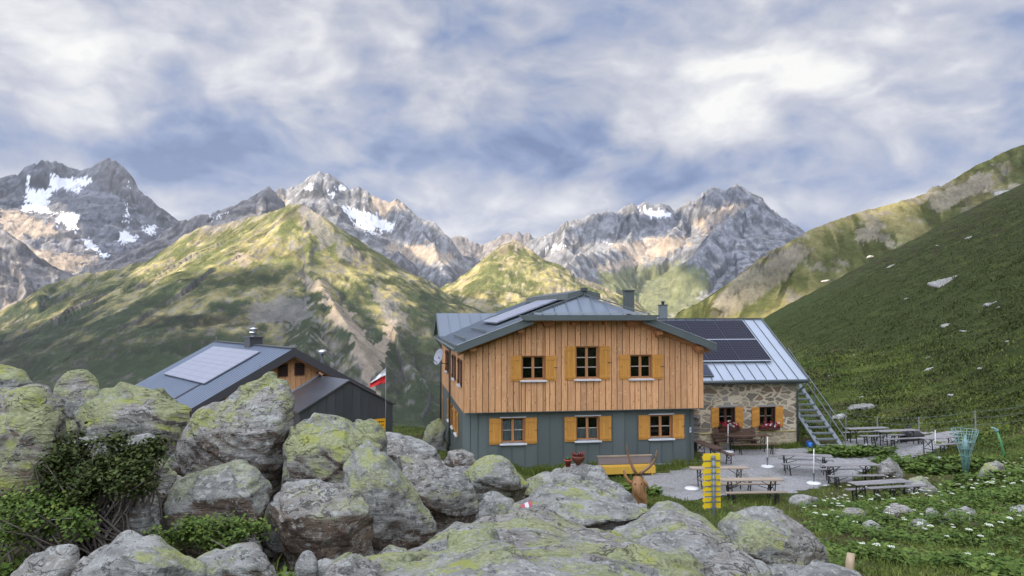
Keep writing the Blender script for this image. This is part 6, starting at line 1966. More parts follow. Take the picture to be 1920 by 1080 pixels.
q = np.stack([idx[:-1, :-1], idx[:-1, 1:], idx[1:, 1:], idx[1:, :-1]], -1)[cell]
used, inv = np.unique(q, return_inverse=True)
me = raw_mesh('gravel_yard', np.stack([X.ravel(), Y.ravel(), Z.ravel()], 1)[used], inv.reshape(-1, 4), 4, [gravel_material()], True)
o = bpy.data.objects.new('gravel_yard', me); link(o); tag(o, kind='structure')

# beer tables and benches ------------------------------------------------
def frame_mesh(width, height, x, lean):
    m = MB()
    for s in (-1, 1):
        m.bar((x, s * width * .42, height), (x + lean, s * width * .46, 0), .032, .032)
    m.bar((x, -width * .42, height - .02), (x, width * .42, height - .02), .03, .03)
    m.bar((x + lean * .6, -width * .44, height * .38), (x + lean * .6, width * .44, height * .38), .025, .025)
    m.bar((x, -width * .38, height - .03), (x + lean * .55, width * .3, height * .5), .018, .018)
    m.bar((x, width * .38, height - .03), (x + lean * .55, -width * .3, height * .5), .018, .018)
    m.bar((x, 0, height * .62), (x - math.copysign(.42, x), 0, height - .02), .02, .02)
    return m
def make_set(kind, mat, name):
    L, Wd, H = (2.2, .52, .76) if kind == 'table' else (2.2, .26, .47)
    t = thing(name, '', 'table' if kind == 'table' else 'bench')
    m = MB()
    nb = 3 if kind == 'table' else 1
    for i in range(nb):
        w_ = Wd / nb; m.bb(-L / 2, L / 2, -Wd / 2 + i * w_ + .003, -Wd / 2 + (i + 1) * w_ - .003, H - .028, H, 0, random.random())
    for x in (-L / 2 + .3, L / 2 - .3): m.bb(x - .04, x + .04, -Wd / 2 + .02, Wd / 2 - .02, H - .055, H - .0285, 0, .3)
    m.build('tabletop' if kind == 'table' else 'seat', [mat], t, bevel=.004)
    for x in (-L / 2 + .32, L / 2 - .32):
        frame_mesh(Wd, H - .05, x, .05 if x < 0 else -.05).build('leg_frame', [P_BLACK], t)
    return t
PROTO = {}
USED = {}
def place(kind, matname, x, y, rz, label, group, z=None):
    key = (kind, matname)
    mat = {'grey': W_GREY, 'tan': W_TAN, 'dark': W_DARK}[matname]
    if key not in PROTO:
        PROTO[key] = make_set(kind, mat, 'beer_table' if kind == 'table' else 'beer_bench'); o = PROTO[key]
    else: o = copy_tree(PROTO[key])
    o.location = (x, y, z if z is not None else max(0.0, gz(x, y)) + .01); o.rotation_euler = (0, 0, rz)
    o['label'] = label; o['group'] = group
    return o
def from_ends(l, r, h):
    a = at_z(l[0], l[1], h); b = at_z(r[0], r[1], h)
    return (a + b) / 2, math.atan2(b.y - a.y, b.x - a.x)
TG = 'folding tables on the terrace'; BG = 'folding benches on the terrace'
SETS = [
    ('tan', (1297, 877), (1399, 876), ('worn table behind the yellow signpost, nearest the boarded hut', [(-.62, 'short looking bench left of the yellow signpost')])),
    ('tan', (1353, 899), (1464, 898), ('worn table right of the yellow signpost, nearest the boulders', [(.6, 'bench on the hut side of the table beside the signpost'), (-.68, 'pale bench on the near side of the table beside the signpost')])),
    ('grey', (1459, 851), (1555, 855), ('grey table in the middle of the gravel, left of two parasol poles', [(.62, 'bench behind the grey table in the middle of the gravel'), (-.62, 'bench in front of the grey table in the middle of the gravel')])),
    ('grey', (1545, 873), (1641, 871), ('grey table right of the third parasol pole, beside the pyramid boulder', [(.62, 'bench behind the table beside the pyramid boulder'), (-.62, 'bench in front of the table beside the pyramid boulder')])),
    ('grey', (1592, 912), (1707, 905), ('nearest grey table standing half in the meadow', [(.6, 'bench behind the table that stands half in the meadow'), (-.66, 'bench sunk in flowers before the table that stands half in the meadow')])),
    ('grey', (1594, 807), (1656, 805), ('farthest table, by the foot of the steel staircase', [(.66, 'bench between the farthest table and the wire fence'), (-.66, 'bench in front of the farthest table')])),
    ('grey', (1649, 816), (1714, 813), ('table in front of the black covered barbecue', [(.6, 'bench left and behind the table by the black barbecue'), (-.66, 'bench in front of the table by the black barbecue')])),
    ('grey', (1732, 832), (1794, 827), ('table behind the green wire basket', [(-.62, 'bench in front of the table behind the green wire basket')])),
    ('dark', (1362, 817), (1440, 816), ('dark brown table before the stone house windows', [(-.78, 'dark bench in front of the dark brown table')])),
]
for mt, l, r, (lab, bs) in SETS:
    c, a = from_ends(l, r, .77)
    place('table', mt, c.x, c.y, a, lab, TG)
    for off, bl in bs:
        p = Vector((c.x - math.sin(a) * off, c.y + math.cos(a) * off, 0)); sh_ = random.uniform(-.15, .25)
        place('bench', mt, p.x + math.cos(a) * sh_, p.y + math.sin(a) * sh_, a + random.uniform(-.03, .03), bl, BG)
a_ = at_z(1347, 841, .77); b_ = at_z(1306, 826, .77)
rz = math.atan2(a_.y - b_.y, a_.x - b_.x); c = b_.lerp(a_, .5)
place('table', 'dark', c.x, c.y, rz, 'dark table end on to us by the corner of the boarded hut', TG, .012)
place('bench', 'dark', c.x + .62, c.y + .1, rz, 'dark bench end on to us by the corner of the boarded hut', BG, .012)

# long bench with a high back against the stone wall
p = SO + U * -3.45 + V * -.42
wb = thing('wall_bench', 'long dark bench with a high plank back against the stone wall', 'bench', (p.x, p.y, .01), HA)
m_ = MB()
for k in range(3): m_.bb(-1.1, 1.1, .18, .22, .52 + k * .16, .66 + k * .16, 0, random.random())
m_.build('backrest', [W_DARK], wb, bevel=.006)
m_ = MB(); m_.bb(-1.1, 1.1, -.2, -.02, .42, .47, 0, .3); m_.bb(-1.1, 1.1, 0, .17, .42, .47, 0, .7); m_.build('seat', [W_DARK], wb, bevel=.006)
for x in (-.95, .95):
    m_ = MB(); m_.bb(x - .05, x + .05, -.18, -.1, 0, .418); m_.bb(x - .05, x + .05, .222, .29, 0, 1.02); m_.bb(x - .049, x + .049, -.09, .21, .3, .38); m_.build('leg', [W_DARK], wb)

# yellow bench by the hut wall
c = at_z(1173, 868, .5)
yb = thing('painted_bench', 'yellow bench with a grey plank back below the hut windows', 'bench', (c.x, c.y, .0), HA)
m_ = MB(); m_.bb(-1.12, 1.12, .12, .16, .44, .74, 0); m_.bb(-1.16, 1.16, .10, .20, .741, .79, 1); m_.build('backrest', [simple('violet_grey_plank', (.20, .17, .175), .7, var=.2, stretch=(.5, 4, 4)), W_TAN], yb)
m_ = MB(); m_.bb(-1.15, 1.15, -.28, .1, .38, .42, 0); m_.build('seat', [P_DYEL], yb)
m_ = MB(); m_.bb(-1.17, 1.17, -.30, -.281, .12, .40, 0); m_.build('apron', [P_DYEL], yb)
for x in (-1.05, 1.05):
    m_ = MB(); m_.bb(x - .04, x + .04, -.26, -.18, 0, .378); m_.bb(x - .04, x + .04, .161, .22, 0, .74); m_.build('leg', [P_DYEL], yb)

# parasol stands without their parasols
def parasol(px, py, h, label, zc=.012):
    c = at_z(px, py, zc)
    t = thing('parasol_stand', label, 'parasol stand', (c.x, c.y, max(0, gz(c.x, c.y)) + .01), 0, 'parasol stands on the terrace')
    m = MB(); m.lathe([(0, .0), (.27, .0), (.28, .03), (.24, .06), (.08, .085), (0, .09)], n=24); m.build('base', [P_WHITE], t)
    if h:
        m = MB(); m.lathe([(.036, .085), (.036, .38), (.045, .38), (.045, .42), (.03, .42)], n=10); m.build('tube_holder', [S_GALV], t)
        m = MB(); m.tube([(0, 0, .3), (0.02, 0.01, h)], .019, 10); m.build('pole', [P_WHITE], t)
    return t
parasol(1365, 848, 1.32, 'white parasol pole before the left flower box')
parasol(1439, 876, 1.30, 'white parasol pole right of the dark brown table')
parasol(1526, 908, 1.34, 'white parasol pole nearest to us on the open gravel')
parasol(1754, 866, 1.24, 'white parasol pole before the far right table')
parasol(1297, 917, 0, 'white parasol base without a pole left of the yellow signpost')
parasol(1630, 839, 0, 'white parasol base without a pole under the far tables')

# covered barbecue
c = at_z(1711, 838, 0)
bq = thing('barbecue', 'barbecue under a black cover by the fence', 'barbecue', (c.x, c.y, .0), R(8))
bm_ = MB(); n = 20
for prof_y in (0,):
    vs = []; rings = [(0, .95, .95), (.3, 1.0, 1.0), (.62, 1.0, 1.0), (.8, .84, .8), (.92, .5, .45), (.95, .02, .02)]
    for z, sx_, sy_ in rings:
        for k in range(n):
            a = 2 * math.pi * k / n; f_ = 1 + .05 * math.sin(5 * a + z * 3)
            x = .55 * sx_ * math.copysign(abs(math.cos(a)) ** .6, math.cos(a)) * f_; y = .33 * sy_ * math.copysign(abs(math.sin(a)) ** .6, math.sin(a)) * f_
            vs.append((x, y, z * .9 - .12 * max(0, x) * (z > .7)))
    fs = [(i * n + k, i * n + (k + 1) % n, (i + 1) * n + (k + 1) % n, (i + 1) * n + k) for i in range(len(rings) - 1) for k in range(n)]
    bm_.add(vs, fs, 0, True)
bm_.build('cover', [P_BLACK], bq)
m_ = MB(); m_.lathe([(.1, .8), (.11, 1.0), (.08, 1.03), (0, 1.03)], (-.18, 0, 0), 12); m_.build('chimney_stub', [P_BLACK], bq)

# green funnel shaped wire basket
c = at(1811, 892, 30.6); g0 = max(0, gz(c.x, c.y))
wbk = thing('wire_basket', 'tall funnel shaped green wire basket in the meadow', 'basket', (c.x, c.y, g0 - .02), 0)
H = 1.74
m_ = MB(); nW = 14
for k in range(nW):
    a = 2 * math.pi * k / nW; ca, sa_ = math.cos(a), math.sin(a)
    m_.tube([(.10 * ca, .10 * sa_, .05), (.17 * ca, .17 * sa_, .72), (.34 * ca, .34 * sa_, 1.28), (.49 * ca, .49 * sa_, H)], .011, 5)
for r_, z in ((.17, .72), (.26, 1.02), (.35, 1.3), (.42, 1.52), (.49, H)):
    m_.tube([(r_ * math.cos(2 * math.pi * k / 24), r_ * math.sin(2 * math.pi * k / 24), z) for k in range(25)], .012, 5)
m_.build('wire_cage', [P_TEAL], wbk)
m_ = MB()
for k in range(6):
    a = 2 * math.pi * k / 6; ca, sa_ = math.cos(a), math.sin(a)
    m_.bar((.075 * ca, .075 * sa_, 0), (.155 * ca, .155 * sa_, .92), .075, .012, 0, (ca, sa_, 0))
m_.build('stand', [P_GREENM], wbk)
m_ = MB(); m_.lathe([(0, .9), (.12, .9), (.14, 1.1), (.10, 1.34), (.04, 1.36), (.03, 1.55), (0, 1.55)], n=12); m_.build('inner_can', [P_TEAL], wbk)

# leaning green post with a bent tap head
c = ground_hit(1886, 860)
gp = thing('green_post', 'leaning bright green post with a bent top near the right edge', 'post', c, 0)
k = c.y / F
m_ = MB(); m_.tube([(0, 0, -.2), (-8 * k, 0, 28 * k), (-15 * k, 0, 50 * k)], [.055, .048, .04], 10); m_.build('pipe', [P_GREENP], gp)
m_ = MB(); m_.tube([(-15 * k, 0, 50 * k), (-20 * k, 0, 56 * k), (-26 * k, 0, 58 * k)], [.05, .045, .03], 8); m_.box((-17 * k, 0, 53 * k), (.13, .13, .09)); m_.build('bent_head', [P_TEAL], gp)

# wire fence along the foot of the hill
FP = [(1500, 46.0), (1586, 42.0), (1645, 39.6), (1723, 38.2), (1829, 36.4), (1930, 34.5), (2030, 33)]
fe = thing('wire_fence', 'thin wire fence with slender posts at the foot of the hillside', 'fence', (0, 0, 0), 0)
tops = []
for px, d in FP:
    p = at(px, 800, d); g = gz(p.x, p.y)
    m_ = MB(); m_.bar((p.x, p.y, g - .3), (p.x, p.y, g + 1.12), .05, .05); m_.build('post', [W_GREY], fe); tops.append((p.x, p.y, g))
for hz_ in (.45, .78, 1.08):
    m_ = MB()
    for a, b in zip(tops[:-1], tops[1:]):
        m_.tube([(a[0], a[1] - .03, a[2] + hz_), ((a[0] + b[0]) / 2, (a[1] + b[1]) / 2 - .03, (a[2] + b[2]) / 2 + hz_ - .05), (b[0], b[1] - .03, b[2] + hz_)], .006, 4, 0, False)
    m_.build('wire', [S_GALV], fe)

# yellow signpost seen from behind
c = at(1339, 985, 17.0)
sp = thing('signpost', 'galvanised post stacked with nine yellow arrow shaped path signs', 'signpost', (c.x, c.y, c.z - .3), R(-6))
k = 17.0 / F
zt_ = at(1339, 854, 17.0).z - (c.z - .3)
m_ = MB(); m_.tube([(0, 0, -.3), (0, 0, zt_ - .03)], .034, 12); m_.lathe([(.036, zt_ - .03), (.036, zt_), (0, zt_ + .005)], n=12); m_.build('post', [S_GALV], sp)
ys_ = [851, 867, 880, 892, 903.5, 915, 925, 934.5, 944.5, 957]
for i in range(9):
    z1 = at(1339, ys_[i], 17.0).z - (c.z - .3) - .009; z0 = at(1339, ys_[i + 1], 17.0).z - (c.z - .3) + .009
    h = z1 - z0; r_ = random.uniform(-.008, .008); tl = .02
    m_ = MB()
    xl, xr_ = -.245 + r_, .155 + r_ * .3
    m_.prism([(xl + .04, .045, z0), (xr_, .045, z0 + tl), (xr_, .045, z1 + tl), (xl + .04, .045, z1), (xl, .045, (z0 + z1) / 2)], (0, .012, 0))
    sg = m_.build('sign_arm', [P_YEL], sp)
    b = MB(); b.bar((xl + .06, .038, z0 + .014), (xr_ - .01, .038, z0 + tl + .014), .012, .016); b.bb(-.05, .05, -.04, .038, (z0 + z1) / 2 - .02, (z0 + z1) / 2 + .012); b.build('clamp', [S_GALV], sg)

# carved wooden stag head with real antlers
D0 = 22.0; k = D0 / F
c = at(1196, 940, D0)
sg = thing('stag_head', 'carved wooden stag head with two long antlers behind the boulders', 'sculpture', (c.x, c.y, gz(c.x, c.y)), 0)
zb = c.z - sg.location.z
def L(px, py, dy=0.0): return Vector(((px - 1196) * k, dy, zb + (940 - py) * k))
def skin_obj(name, nodes, edges, parent, mat, sub=2):
    me = bpy.data.meshes.new(name); me.from_pydata([tuple(n_[0]) for n_ in nodes], edges, [])
    ob = bpy.data.objects.new(name, me); link(ob, parent)
    ob.modifiers.new('skin', 'SKIN')
    for v, n_ in zip(me.skin_vertices[0].data, nodes): v.radius = n_[1] if isinstance(n_[1], tuple) else (n_[1], n_[1])
    me.skin_vertices[0].data[0].use_root = True
    s = ob.modifiers.new('sub', 'SUBSURF'); s.levels = sub; s.render_levels = sub
    dg = bpy.context.evaluated_depsgraph_get()
    m2 = bpy.data.meshes.new_from_object(ob.evaluated_get(dg)); ob.modifiers.clear(); ob.data = m2
    m2.materials.clear(); m2.materials.append(mat); m2.polygons.foreach_set('use_smooth', np.ones(len(m2.polygons), bool))
    return ob
nodes = [(L(1195, 894), (.15, .13)), (L(1194, 904, -.06), (.20, .17)), (L(1195, 915, -.10), (.18, .16)), (L(1199, 924, -.10), (.135, .12)), (L(1204, 932, -.06), (.12, .10)), (L(1207, 938, -.02), (.10, .09)), (L(1200, 910, .28), (.20, .2)), (L(1204, 935, .45), (.24, .22)), (L(1206, 965, .5), (.28, .25))]
skin_obj('head', nodes, [(0, 1), (1, 2), (2, 3), (3, 4), (4, 5), (1, 6), (6, 7), (7, 8)], sg, P_CARVED)
nodes = [(L(1189, 906, .05), (.06, .06)), (L(1183, 907, .06), (.10, .07)), (L(1177, 901, .04), (.13, .05)), (L(1173, 892, .03), (.10, .045)), (L(1170, 881, .02), (.03, .03))]
skin_obj('ear', nodes, [(0, 1), (1, 2), (2, 3), (3, 4)], sg, P_CARVED)
nodes = [(L(1203, 900), (.05, .05)), (L(1209, 903), (.08, .06)), (L(1213, 910, .02), (.09, .05)), (L(1217, 919, .02), (.03, .03))]
skin_obj('ear', nodes, [(0, 1), (1, 2), (2, 3)], sg, P_CARVED)
for ex in (1188.5, 1200.5):
    m_ = MB(); m_.lathe([(0, -.02), (.022, -.012), (.022, .012), (0, .02)], L(ex, 905, -.20 if ex < 1195 else -.19), 8); m_.build('eye', [P_BLACK], sg)
m_ = MB(); m_.tube([L(1194, 891), L(1188, 880, .02), L(1183, 868, .05), L(1179, 856, .06), L(1176.5, 845, .04), L(1176, 835, .0)], [.05, .045, .04, .034, .024, .008], 10); m_.build('antler', [P_ANTLER], sg)
m_ = MB(); m_.tube([L(1200, 890), L(1208, 884, .02), L(1217, 878, .05), L(1225, 870, .06), L(1230, 861, .04), L(1231, 852, .02), L(1232, 845, 0)], [.05, .045, .042, .036, .03, .02, .007], 10); m_.tube([L(1230, 861, .04), L(1226, 857, .0), L(1225, 853, -.02)], [.022, .015, .006], 8); m_.build('antler', [P_ANTLER], sg)

# rusty bowl and pot on the stones by the hut
c = at(1084, 868, 23.4)
bw = thing('flower_bowl', 'rusty iron bowl of spiky leaves on a flat stone', 'bowl', c, 0)
m_ = MB(); m_.lathe([(.06, -.06), (.08, -.02), (.16, .06), (.215, .17), (.22, .22), (.2, .22), (.14, .08), (0, .04)], n=20); m_.build('bowl', [P_RUST], bw)
rng = random.Random(8); m_ = MB()
for i in range(46):
    a = rng.uniform(0, 6.28); r_ = rng.uniform(.02, .18); p = Vector((r_ * math.cos(a), r_ * math.sin(a), .16)); t_ = p + Vector((.10 * math.cos(a), .10 * math.sin(a), rng.uniform(.1, .2))); s_ = Vector((-math.sin(a), math.cos(a), 0)) * .03
    md_ = p.lerp(t_, .55)
    m_.add([p, md_ + s_, t_, md_ - s_], [(0, 1, 2, 3)], 0, True, rng.random())
m_.build('plant', [simple('houseleek', (.20, .05, .035), .7, var=.5)], bw)
c = at(1065, 872, 23.2)
pt = thing('flower_pot', 'small red pot left of the rusty bowl', 'pot', c, 0)
m_ = MB(); m_.lathe([(0, -.05), (.075, -.05), (.10, .12), (.115, .12), (.115, .17), (.09, .17), (.085, .12), (0, .1)], n=16); m_.build('pot', [P_TERRA], pt)
m_ = MB()
for i in range(24):
    a = rng.uniform(0, 6.28); p = Vector((.03 * math.cos(a), .03 * math.sin(a), .12)); t_ = p + Vector((.08 * math.cos(a), .08 * math.sin(a), rng.uniform(.05, .15))); s_ = Vector((-math.sin(a), math.cos(a), 0)) * .02
    m_.add([p, p.lerp(t_, .5) + s_, t_, p.lerp(t_, .5) - s_], [(0, 1, 2, 3)], 0, True, rng.random())
m_.build('leaves', [simple('pot_leaves', (.07, .12, .03), .7, var=.4)], pt)

# short wooden stake in the grass, lower right
c = ground_hit(1590, 1090)
sk = MB(); sk.tube([(0, 0, -.2), (.03, .02, .18), (.05, .03, .30)], [.05, .048, .042], 9)
o = sk.build('wooden_stake', [wood_mat('peeled_stake', (.42, .31, .19), (.58, .45, .30), False)], None, c); tag(o, 'short peeled wooden stake in the grass at the bottom right', 'stake')

# ================================================================ GRASS, HERBS, SHRUBS
def leaf_mat(name, a, b, rough=0.75, rim=None):
    m, n = new_mat(name)
    r_ = n.attr('rnd')
    c = n.mix(r_, a, b)
    if rim: c = n.mix(n.step(r_, .86, .95), c, rim)
    pr = n.principled(c, rough, 0, None, 0.2)
    return m
G_BLADE = leaf_mat('grass_blades', (.050, .090, .012), (.20, .23, .048), rim=(.26, .23, .10))
G_HILL = leaf_mat('hill_tussock', (.018, .028, .007), (.088, .104, .028), rim=(.16, .15, .07))
G_HERB = leaf_mat('herb_leaves', (.032, .078, .012), (.150, .205, .036), rim=(.22, .24, .05))
G_SHRUB = leaf_mat('shrub_leaves', (.024, .042, .011), (.095, .115, .028))
G_FLOWER = leaf_mat('umbel_white', (.46, .50, .36), (.68, .69, .56))
G_STEM = leaf_mat('herb_stalks', (.08, .14, .03), (.16, .2, .06))
B_TWIG = leaf_mat('grey_twigs', (.10, .085, .07), (.24, .21, .18))

NPR = np.random.RandomState(21)
ROCKS = [o for o in COL.objects if o.name.startswith('boulder')]
RB = []
for o_ in ROCKS:
    bb = [Vector(c) + o_.location for c in o_.bound_box]
    RB.append((min(c.x for c in bb), max(c.x for c in bb), min(c.y for c in bb), max(c.y for c in bb), max(c.z for c in bb)))

def keep_out(x, y):
    k = inpoly(x + .25 * fbm2(x / .9, y / .9, 2, 90), y + .25 * fbm2(x / .9 + 7, y / .9, 2, 91), GP2)
    # inside the main hut or stone house
    for O_, w_, a0, a1, d0, d1 in ((HO, None, .1, W - .1, .2, 14), (SO, None, -9, .1, -.15, 9)):
        u = (x - O_.x) * U.x + (y - O_.y) * U.y; v = (x - O_.x) * V.x + (y - O_.y) * V.y
        k |= (u > a0) & (u < a1) & (v > d0) & (v < d1)
    return k

def blades(name, x, y, hmin, hmax, wid, mat, lean=0.5, clump=None):
    n = len(x); z = ground_z(x, y) - .02
    h = hmin + (hmax - hmin) * NPR.rand(n) ** 1.6
    if clump is not None: h = h * clump
    a = NPR.rand(n) * 2 * np.pi; l = lean * h * (0.3 + NPR.rand(n))
    a2 = NPR.rand(n) * 2 * np.pi
    wx = np.cos(a2) * wid * .5 * (0.6 + .8 * NPR.rand(n)); wy = np.sin(a2) * wid * .5
    B = np.stack([x, y, z], 1)
    p0 = B + np.stack([-wx, -wy, 0 * x], 1); p1 = B + np.stack([wx, wy, 0 * x], 1)
    m_ = B + np.stack([np.cos(a) * l * .35, np.sin(a) * l * .35, h * .6], 1)
    p2 = m_ + np.stack([wx, wy, 0 * x], 1) * .75; p3 = m_ - np.stack([wx, wy, 0 * x], 1) * .75
    t = B + np.stack([np.cos(a) * l, np.sin(a) * l, h * (1 - .25 * lean)], 1)
    V_ = np.stack([p0, p1, p2, p3, t], 1).reshape(-1, 3)
    i = np.arange(n)[:, None] * 5
    f = np.concatenate([i + np.array([[0, 1, 2]]), i + np.array([[0, 2, 3]]), i + np.array([[3, 2, 4]])])
    patch = 0.5 + 0.5 * np.clip(fbm2(x / 1.6, y / 1.6, 3, 66), -1, 1)
    r_ = np.clip(0.55 * NPR.rand(n) + 0.45 * patch, 0, 1)
    me = raw_mesh(name, V_, f, 3, [mat], True, {'rnd': np.repeat(r_, 5)})
    o = bpy.data.objects.new(name, me); link(o); tag(o, kind='stuff'); return o

def scatter(n, x0, x1, y0, y1, dens=None):
    x = x0 + (x1 - x0) * NPR.rand(n); y = y0 + (y1 - y0) * NPR.rand(n)
    k = ~keep_out(x, y) & (np.abs(x) < y * .72 + 1.5)
    if dens is not None: k &= NPR.rand(n) < dens(x, y)
    return x[k], y[k]

# close turf between the boulders, meadow grass beyond, longer sward against the walls
x, y = scatter(70000, -8, 9, 2.4, 14); cl = np.clip(.75 + .8 * fbm2(x / .7, y / .7, 3, 5), .15, 1.7); blades('grass', x, y, .03, .17, .010, G_BLADE, .7, cl)
x, y = scatter(95000, 1.5, 20, 9, 27); cl = np.clip(.8 + .7 * fbm2(x / 1.2, y / 1.2, 3, 6), .2, 1.6); blades('grass', x, y, .03, .16, .016, G_BLADE, .7, cl)
x, y = scatter(60000, -12, 32, 20, 48); cl = np.clip(.8 + .6 * fbm2(x / 2, y / 2, 3, 7), .2, 1.5); blades('grass', x, y, .05, .22, .03, G_BLADE, .7, cl)
s_ = NPR.rand(9000) * 10.6; v_ = -NPR.rand(9000) ** 2 * 1.0 + .22
blades('grass', HO.x + U.x * s_ + V.x * v_, HO.y + U.y * s_ + V.y * v_, .12, .50, .016, G_BLADE, .5, np.clip(.8 + .7 * fbm2(s_, v_, 2, 8), .3, 1.5))
s_ = -NPR.rand(2500) * 3.6; v_ = -NPR.rand(2500) ** 2 * .6 - .05
blades('grass', SO.x + U.x * s_ + V.x * v_, SO.y + U.y * s_ + V.y * v_, .1, .38, .018, G_BLADE, .5)

# the hillside: tussocks, fewer and larger with distance
th_ = NPR.uniform(.34, .74, 110000); r_ = np.exp(NPR.uniform(math.log(34), math.log(230), 110000))
x = r_ * th_; y = r_; k = (x - .262 * y - 12.6 > -1) | ((y > 41) & (x > .18 * y + 7))
k &= ~keep_out(x, y)
x, y, r2 = x[k], y[k], r_[k]
n_ = len(x)
sc_ = r2 / 34.0
blades('hillside_grass', x, y, .08, .22, .10, G_HILL, .8, sc_ ** .55 * np.clip(.7 + .8 * fbm2(x / 3, y / 3, 3, 9), .2, 1.6))

x = NPR.uniform(10, 60, 90000); y = NPR.uniform(30, 75, 90000); u_ = x - .262 * y - 12.6
k = (u_ > -11) & (u_ < 5 + 6 * NPR.rand(90000) ** 2) & ~keep_out(x, y) & ((y > 40) | (u_ > -2)); x, y = x[k], y[k]
blades('hillside_grass', x, y, .08, .28, .07, G_BLADE, .8, np.clip(.7 + .8 * fbm2(x / 2.3, y / 2.3, 3, 19), .2, 1.6))

def herb_patch(name, x, y, size, mat, hmax, per=9, spread=.16):
    """leafy plants: each a whorl of broad leaves at several heights"""
    n = len(x); z = ground_z(x, y)
    P = np.repeat(np.stack([x, y, z], 1), per, 0); N = n * per
    hh = np.repeat(hmax * (.4 + .6 * NPR.rand(n)), per)
    a = NPR.rand(N) * 2 * np.pi; rr_ = spread * (.2 + NPR.rand(N))
    P = P + np.stack([np.cos(a) * rr_, np.sin(a) * rr_, hh * (0.15 + .85 * NPR.rand(N))], 1)
    s = size * (.6 + .8 * NPR.rand(N))
    tilt = NPR.uniform(-.5, .6, N)
    f1 = np.stack([np.cos(a), np.sin(a), tilt], 1) * s[:, None]; f2 = np.stack([-np.sin(a), np.cos(a), NPR.uniform(-.35, .35, N)], 1) * (s * .42)[:, None]
    q = np.stack([P - f1 * .5, P + f2, P + f1 * .5, P - f2], 1).reshape(-1, 3)
    r_ = np.repeat(np.clip(.6 * NPR.rand(N) + .4 * np.repeat(.5 + .5 * fbm2(x / 1.3, y / 1.3, 3, 44), per), 0, 1), 4)
    me = raw_mesh(name, q, np.arange(N * 4).reshape(-1, 4), 4, [mat], True, {'rnd': r_})
    o = bpy.data.objects.new(name, me); link(o); tag(o, kind='stuff'); return o
dn = lambda x, y: np.clip(.35 + 1.3 * fbm2(x / 2.1, y / 2.1, 3, 77), 0, 1) * sstep(x - .37 * y, -0.3, 1.2)
x, y = scatter(15000, 2.5, 17, 9.5, 24, dn); herb_patch('meadow_herbs', x, y, .075, G_HERB, .30, 13, .13)
x, y = scatter(5000, 8, 26, 20, 36, lambda x, y: dn(x, y) * sstep(x - .45 * y, -.6, 1.2)); herb_patch('meadow_herbs', x, y, .09, G_HERB, .30, 10, .16)
# dock leaves by the stair foot and on the right of the gravel
for (px, py, n_, rad) in ((1580, 852, 260, 1.0), (1620, 852, 160, .9), (1695, 872, 200, .9), (1770, 880, 200, 1.2), (1200, 930, 120, .5), (1170, 926, 90, .35), (1880, 900, 200, 1.5)):
    c = ground_hit(px, py)
    a = NPR.rand(n_) * 6.28; r_ = rad * NPR.rand(n_) ** .5
    herb_patch('meadow_herbs', c.x + np.cos(a) * r_ * 1.5, c.y + np.sin(a) * r_, .16, G_HERB, .38, 9, .14)
# leafy undergrowth in the gaps of the block field
for (px, py, d, n_, rad) in ((430, 1000, 7.0, 70, .3), (200, 1015, 6.4, 50, .25), (60, 1000, 6.6, 90, .4), (560, 1035, 6.6, 60, .25), (640, 1055, 6.3, 60, .25), (860, 985, 10.5, 60, .3), (310, 1010, 7.0, 50, .25)):
    c = at(px, py, d); a = NPR.rand(n_) * 6.28; r_ = rad * NPR.rand(n_) ** .5
    herb_patch('undergrowth', c.x + np.cos(a) * r_, c.y + np.sin(a) * r_, .042, G_HERB, .16, 12, .07)

# white umbels standing above the meadow
def umbels(n, x0, x1, y0, y1, hm, dens):
    x, y = scatter(n, x0, x1, y0, y1, dens)
    z = ground_z(x, y); vs = []; fs = []; rs = []; sv = []; sf = []
    for X_, Y_, Z_ in zip(x, y, z):
        h = hm * random.uniform(.6, 1.15); R_ = random.uniform(.022, .046) * (1 + .014 * Y_)
        lx, ly = random.uniform(-.06, .06), random.uniform(-.06, .06)
        b = len(sv); sv += [(X_ - .006, Y_, Z_), (X_ + .006, Y_, Z_), (X_ + lx + .004, Y_ + ly, Z_ + h), (X_ + lx - .004, Y_ + ly, Z_ + h)]; sf.append((b, b + 1, b + 2, b + 3))
        for k in range(11):
            a = 2.4 * k; rr_ = R_ * math.sqrt((k + .5) / 11)
            c = Vector((X_ + lx + rr_ * math.cos(a), Y_ + ly + rr_ * math.sin(a), Z_ + h + .02 - 2.2 * rr_ * rr_ + random.uniform(-.006, .006))); q_ = R_ * .30
            b = len(vs)
            for m in range(5): vs.append((c.x + q_ * math.cos(1.257 * m), c.y + q_ * math.sin(1.257 * m), c.z - .3 * q_))
            vs.append((c.x, c.y, c.z + .5 * q_)); rs += [random.random()] * 6
            for m in range(5): fs.append((b + m, b + (m + 1) % 5, b + 5))
    me = raw_mesh('white_umbels', np.array(vs), np.array(fs), 3, [G_FLOWER], True, {'rnd': np.array(rs)})
    o = bpy.data.objects.new('white_umbels', me); link(o); tag(o, kind='stuff')
    me = raw_mesh('umbel_stalks', np.array(sv), np.array(sf), 4, [G_STEM], True, {'rnd': NPR.rand(len(sv))})
    o = bpy.data.objects.new('umbel_stalks', me); link(o); tag(o, kind='stuff')
umbels(1700, 3, 24, 10, 30, .42, lambda x, y: np.clip(.25 + 1.5 * fbm2(x / 2.6, y / 2.6, 3, 78), 0, 1) * sstep(x - .37 * y, -.2, 1.5))

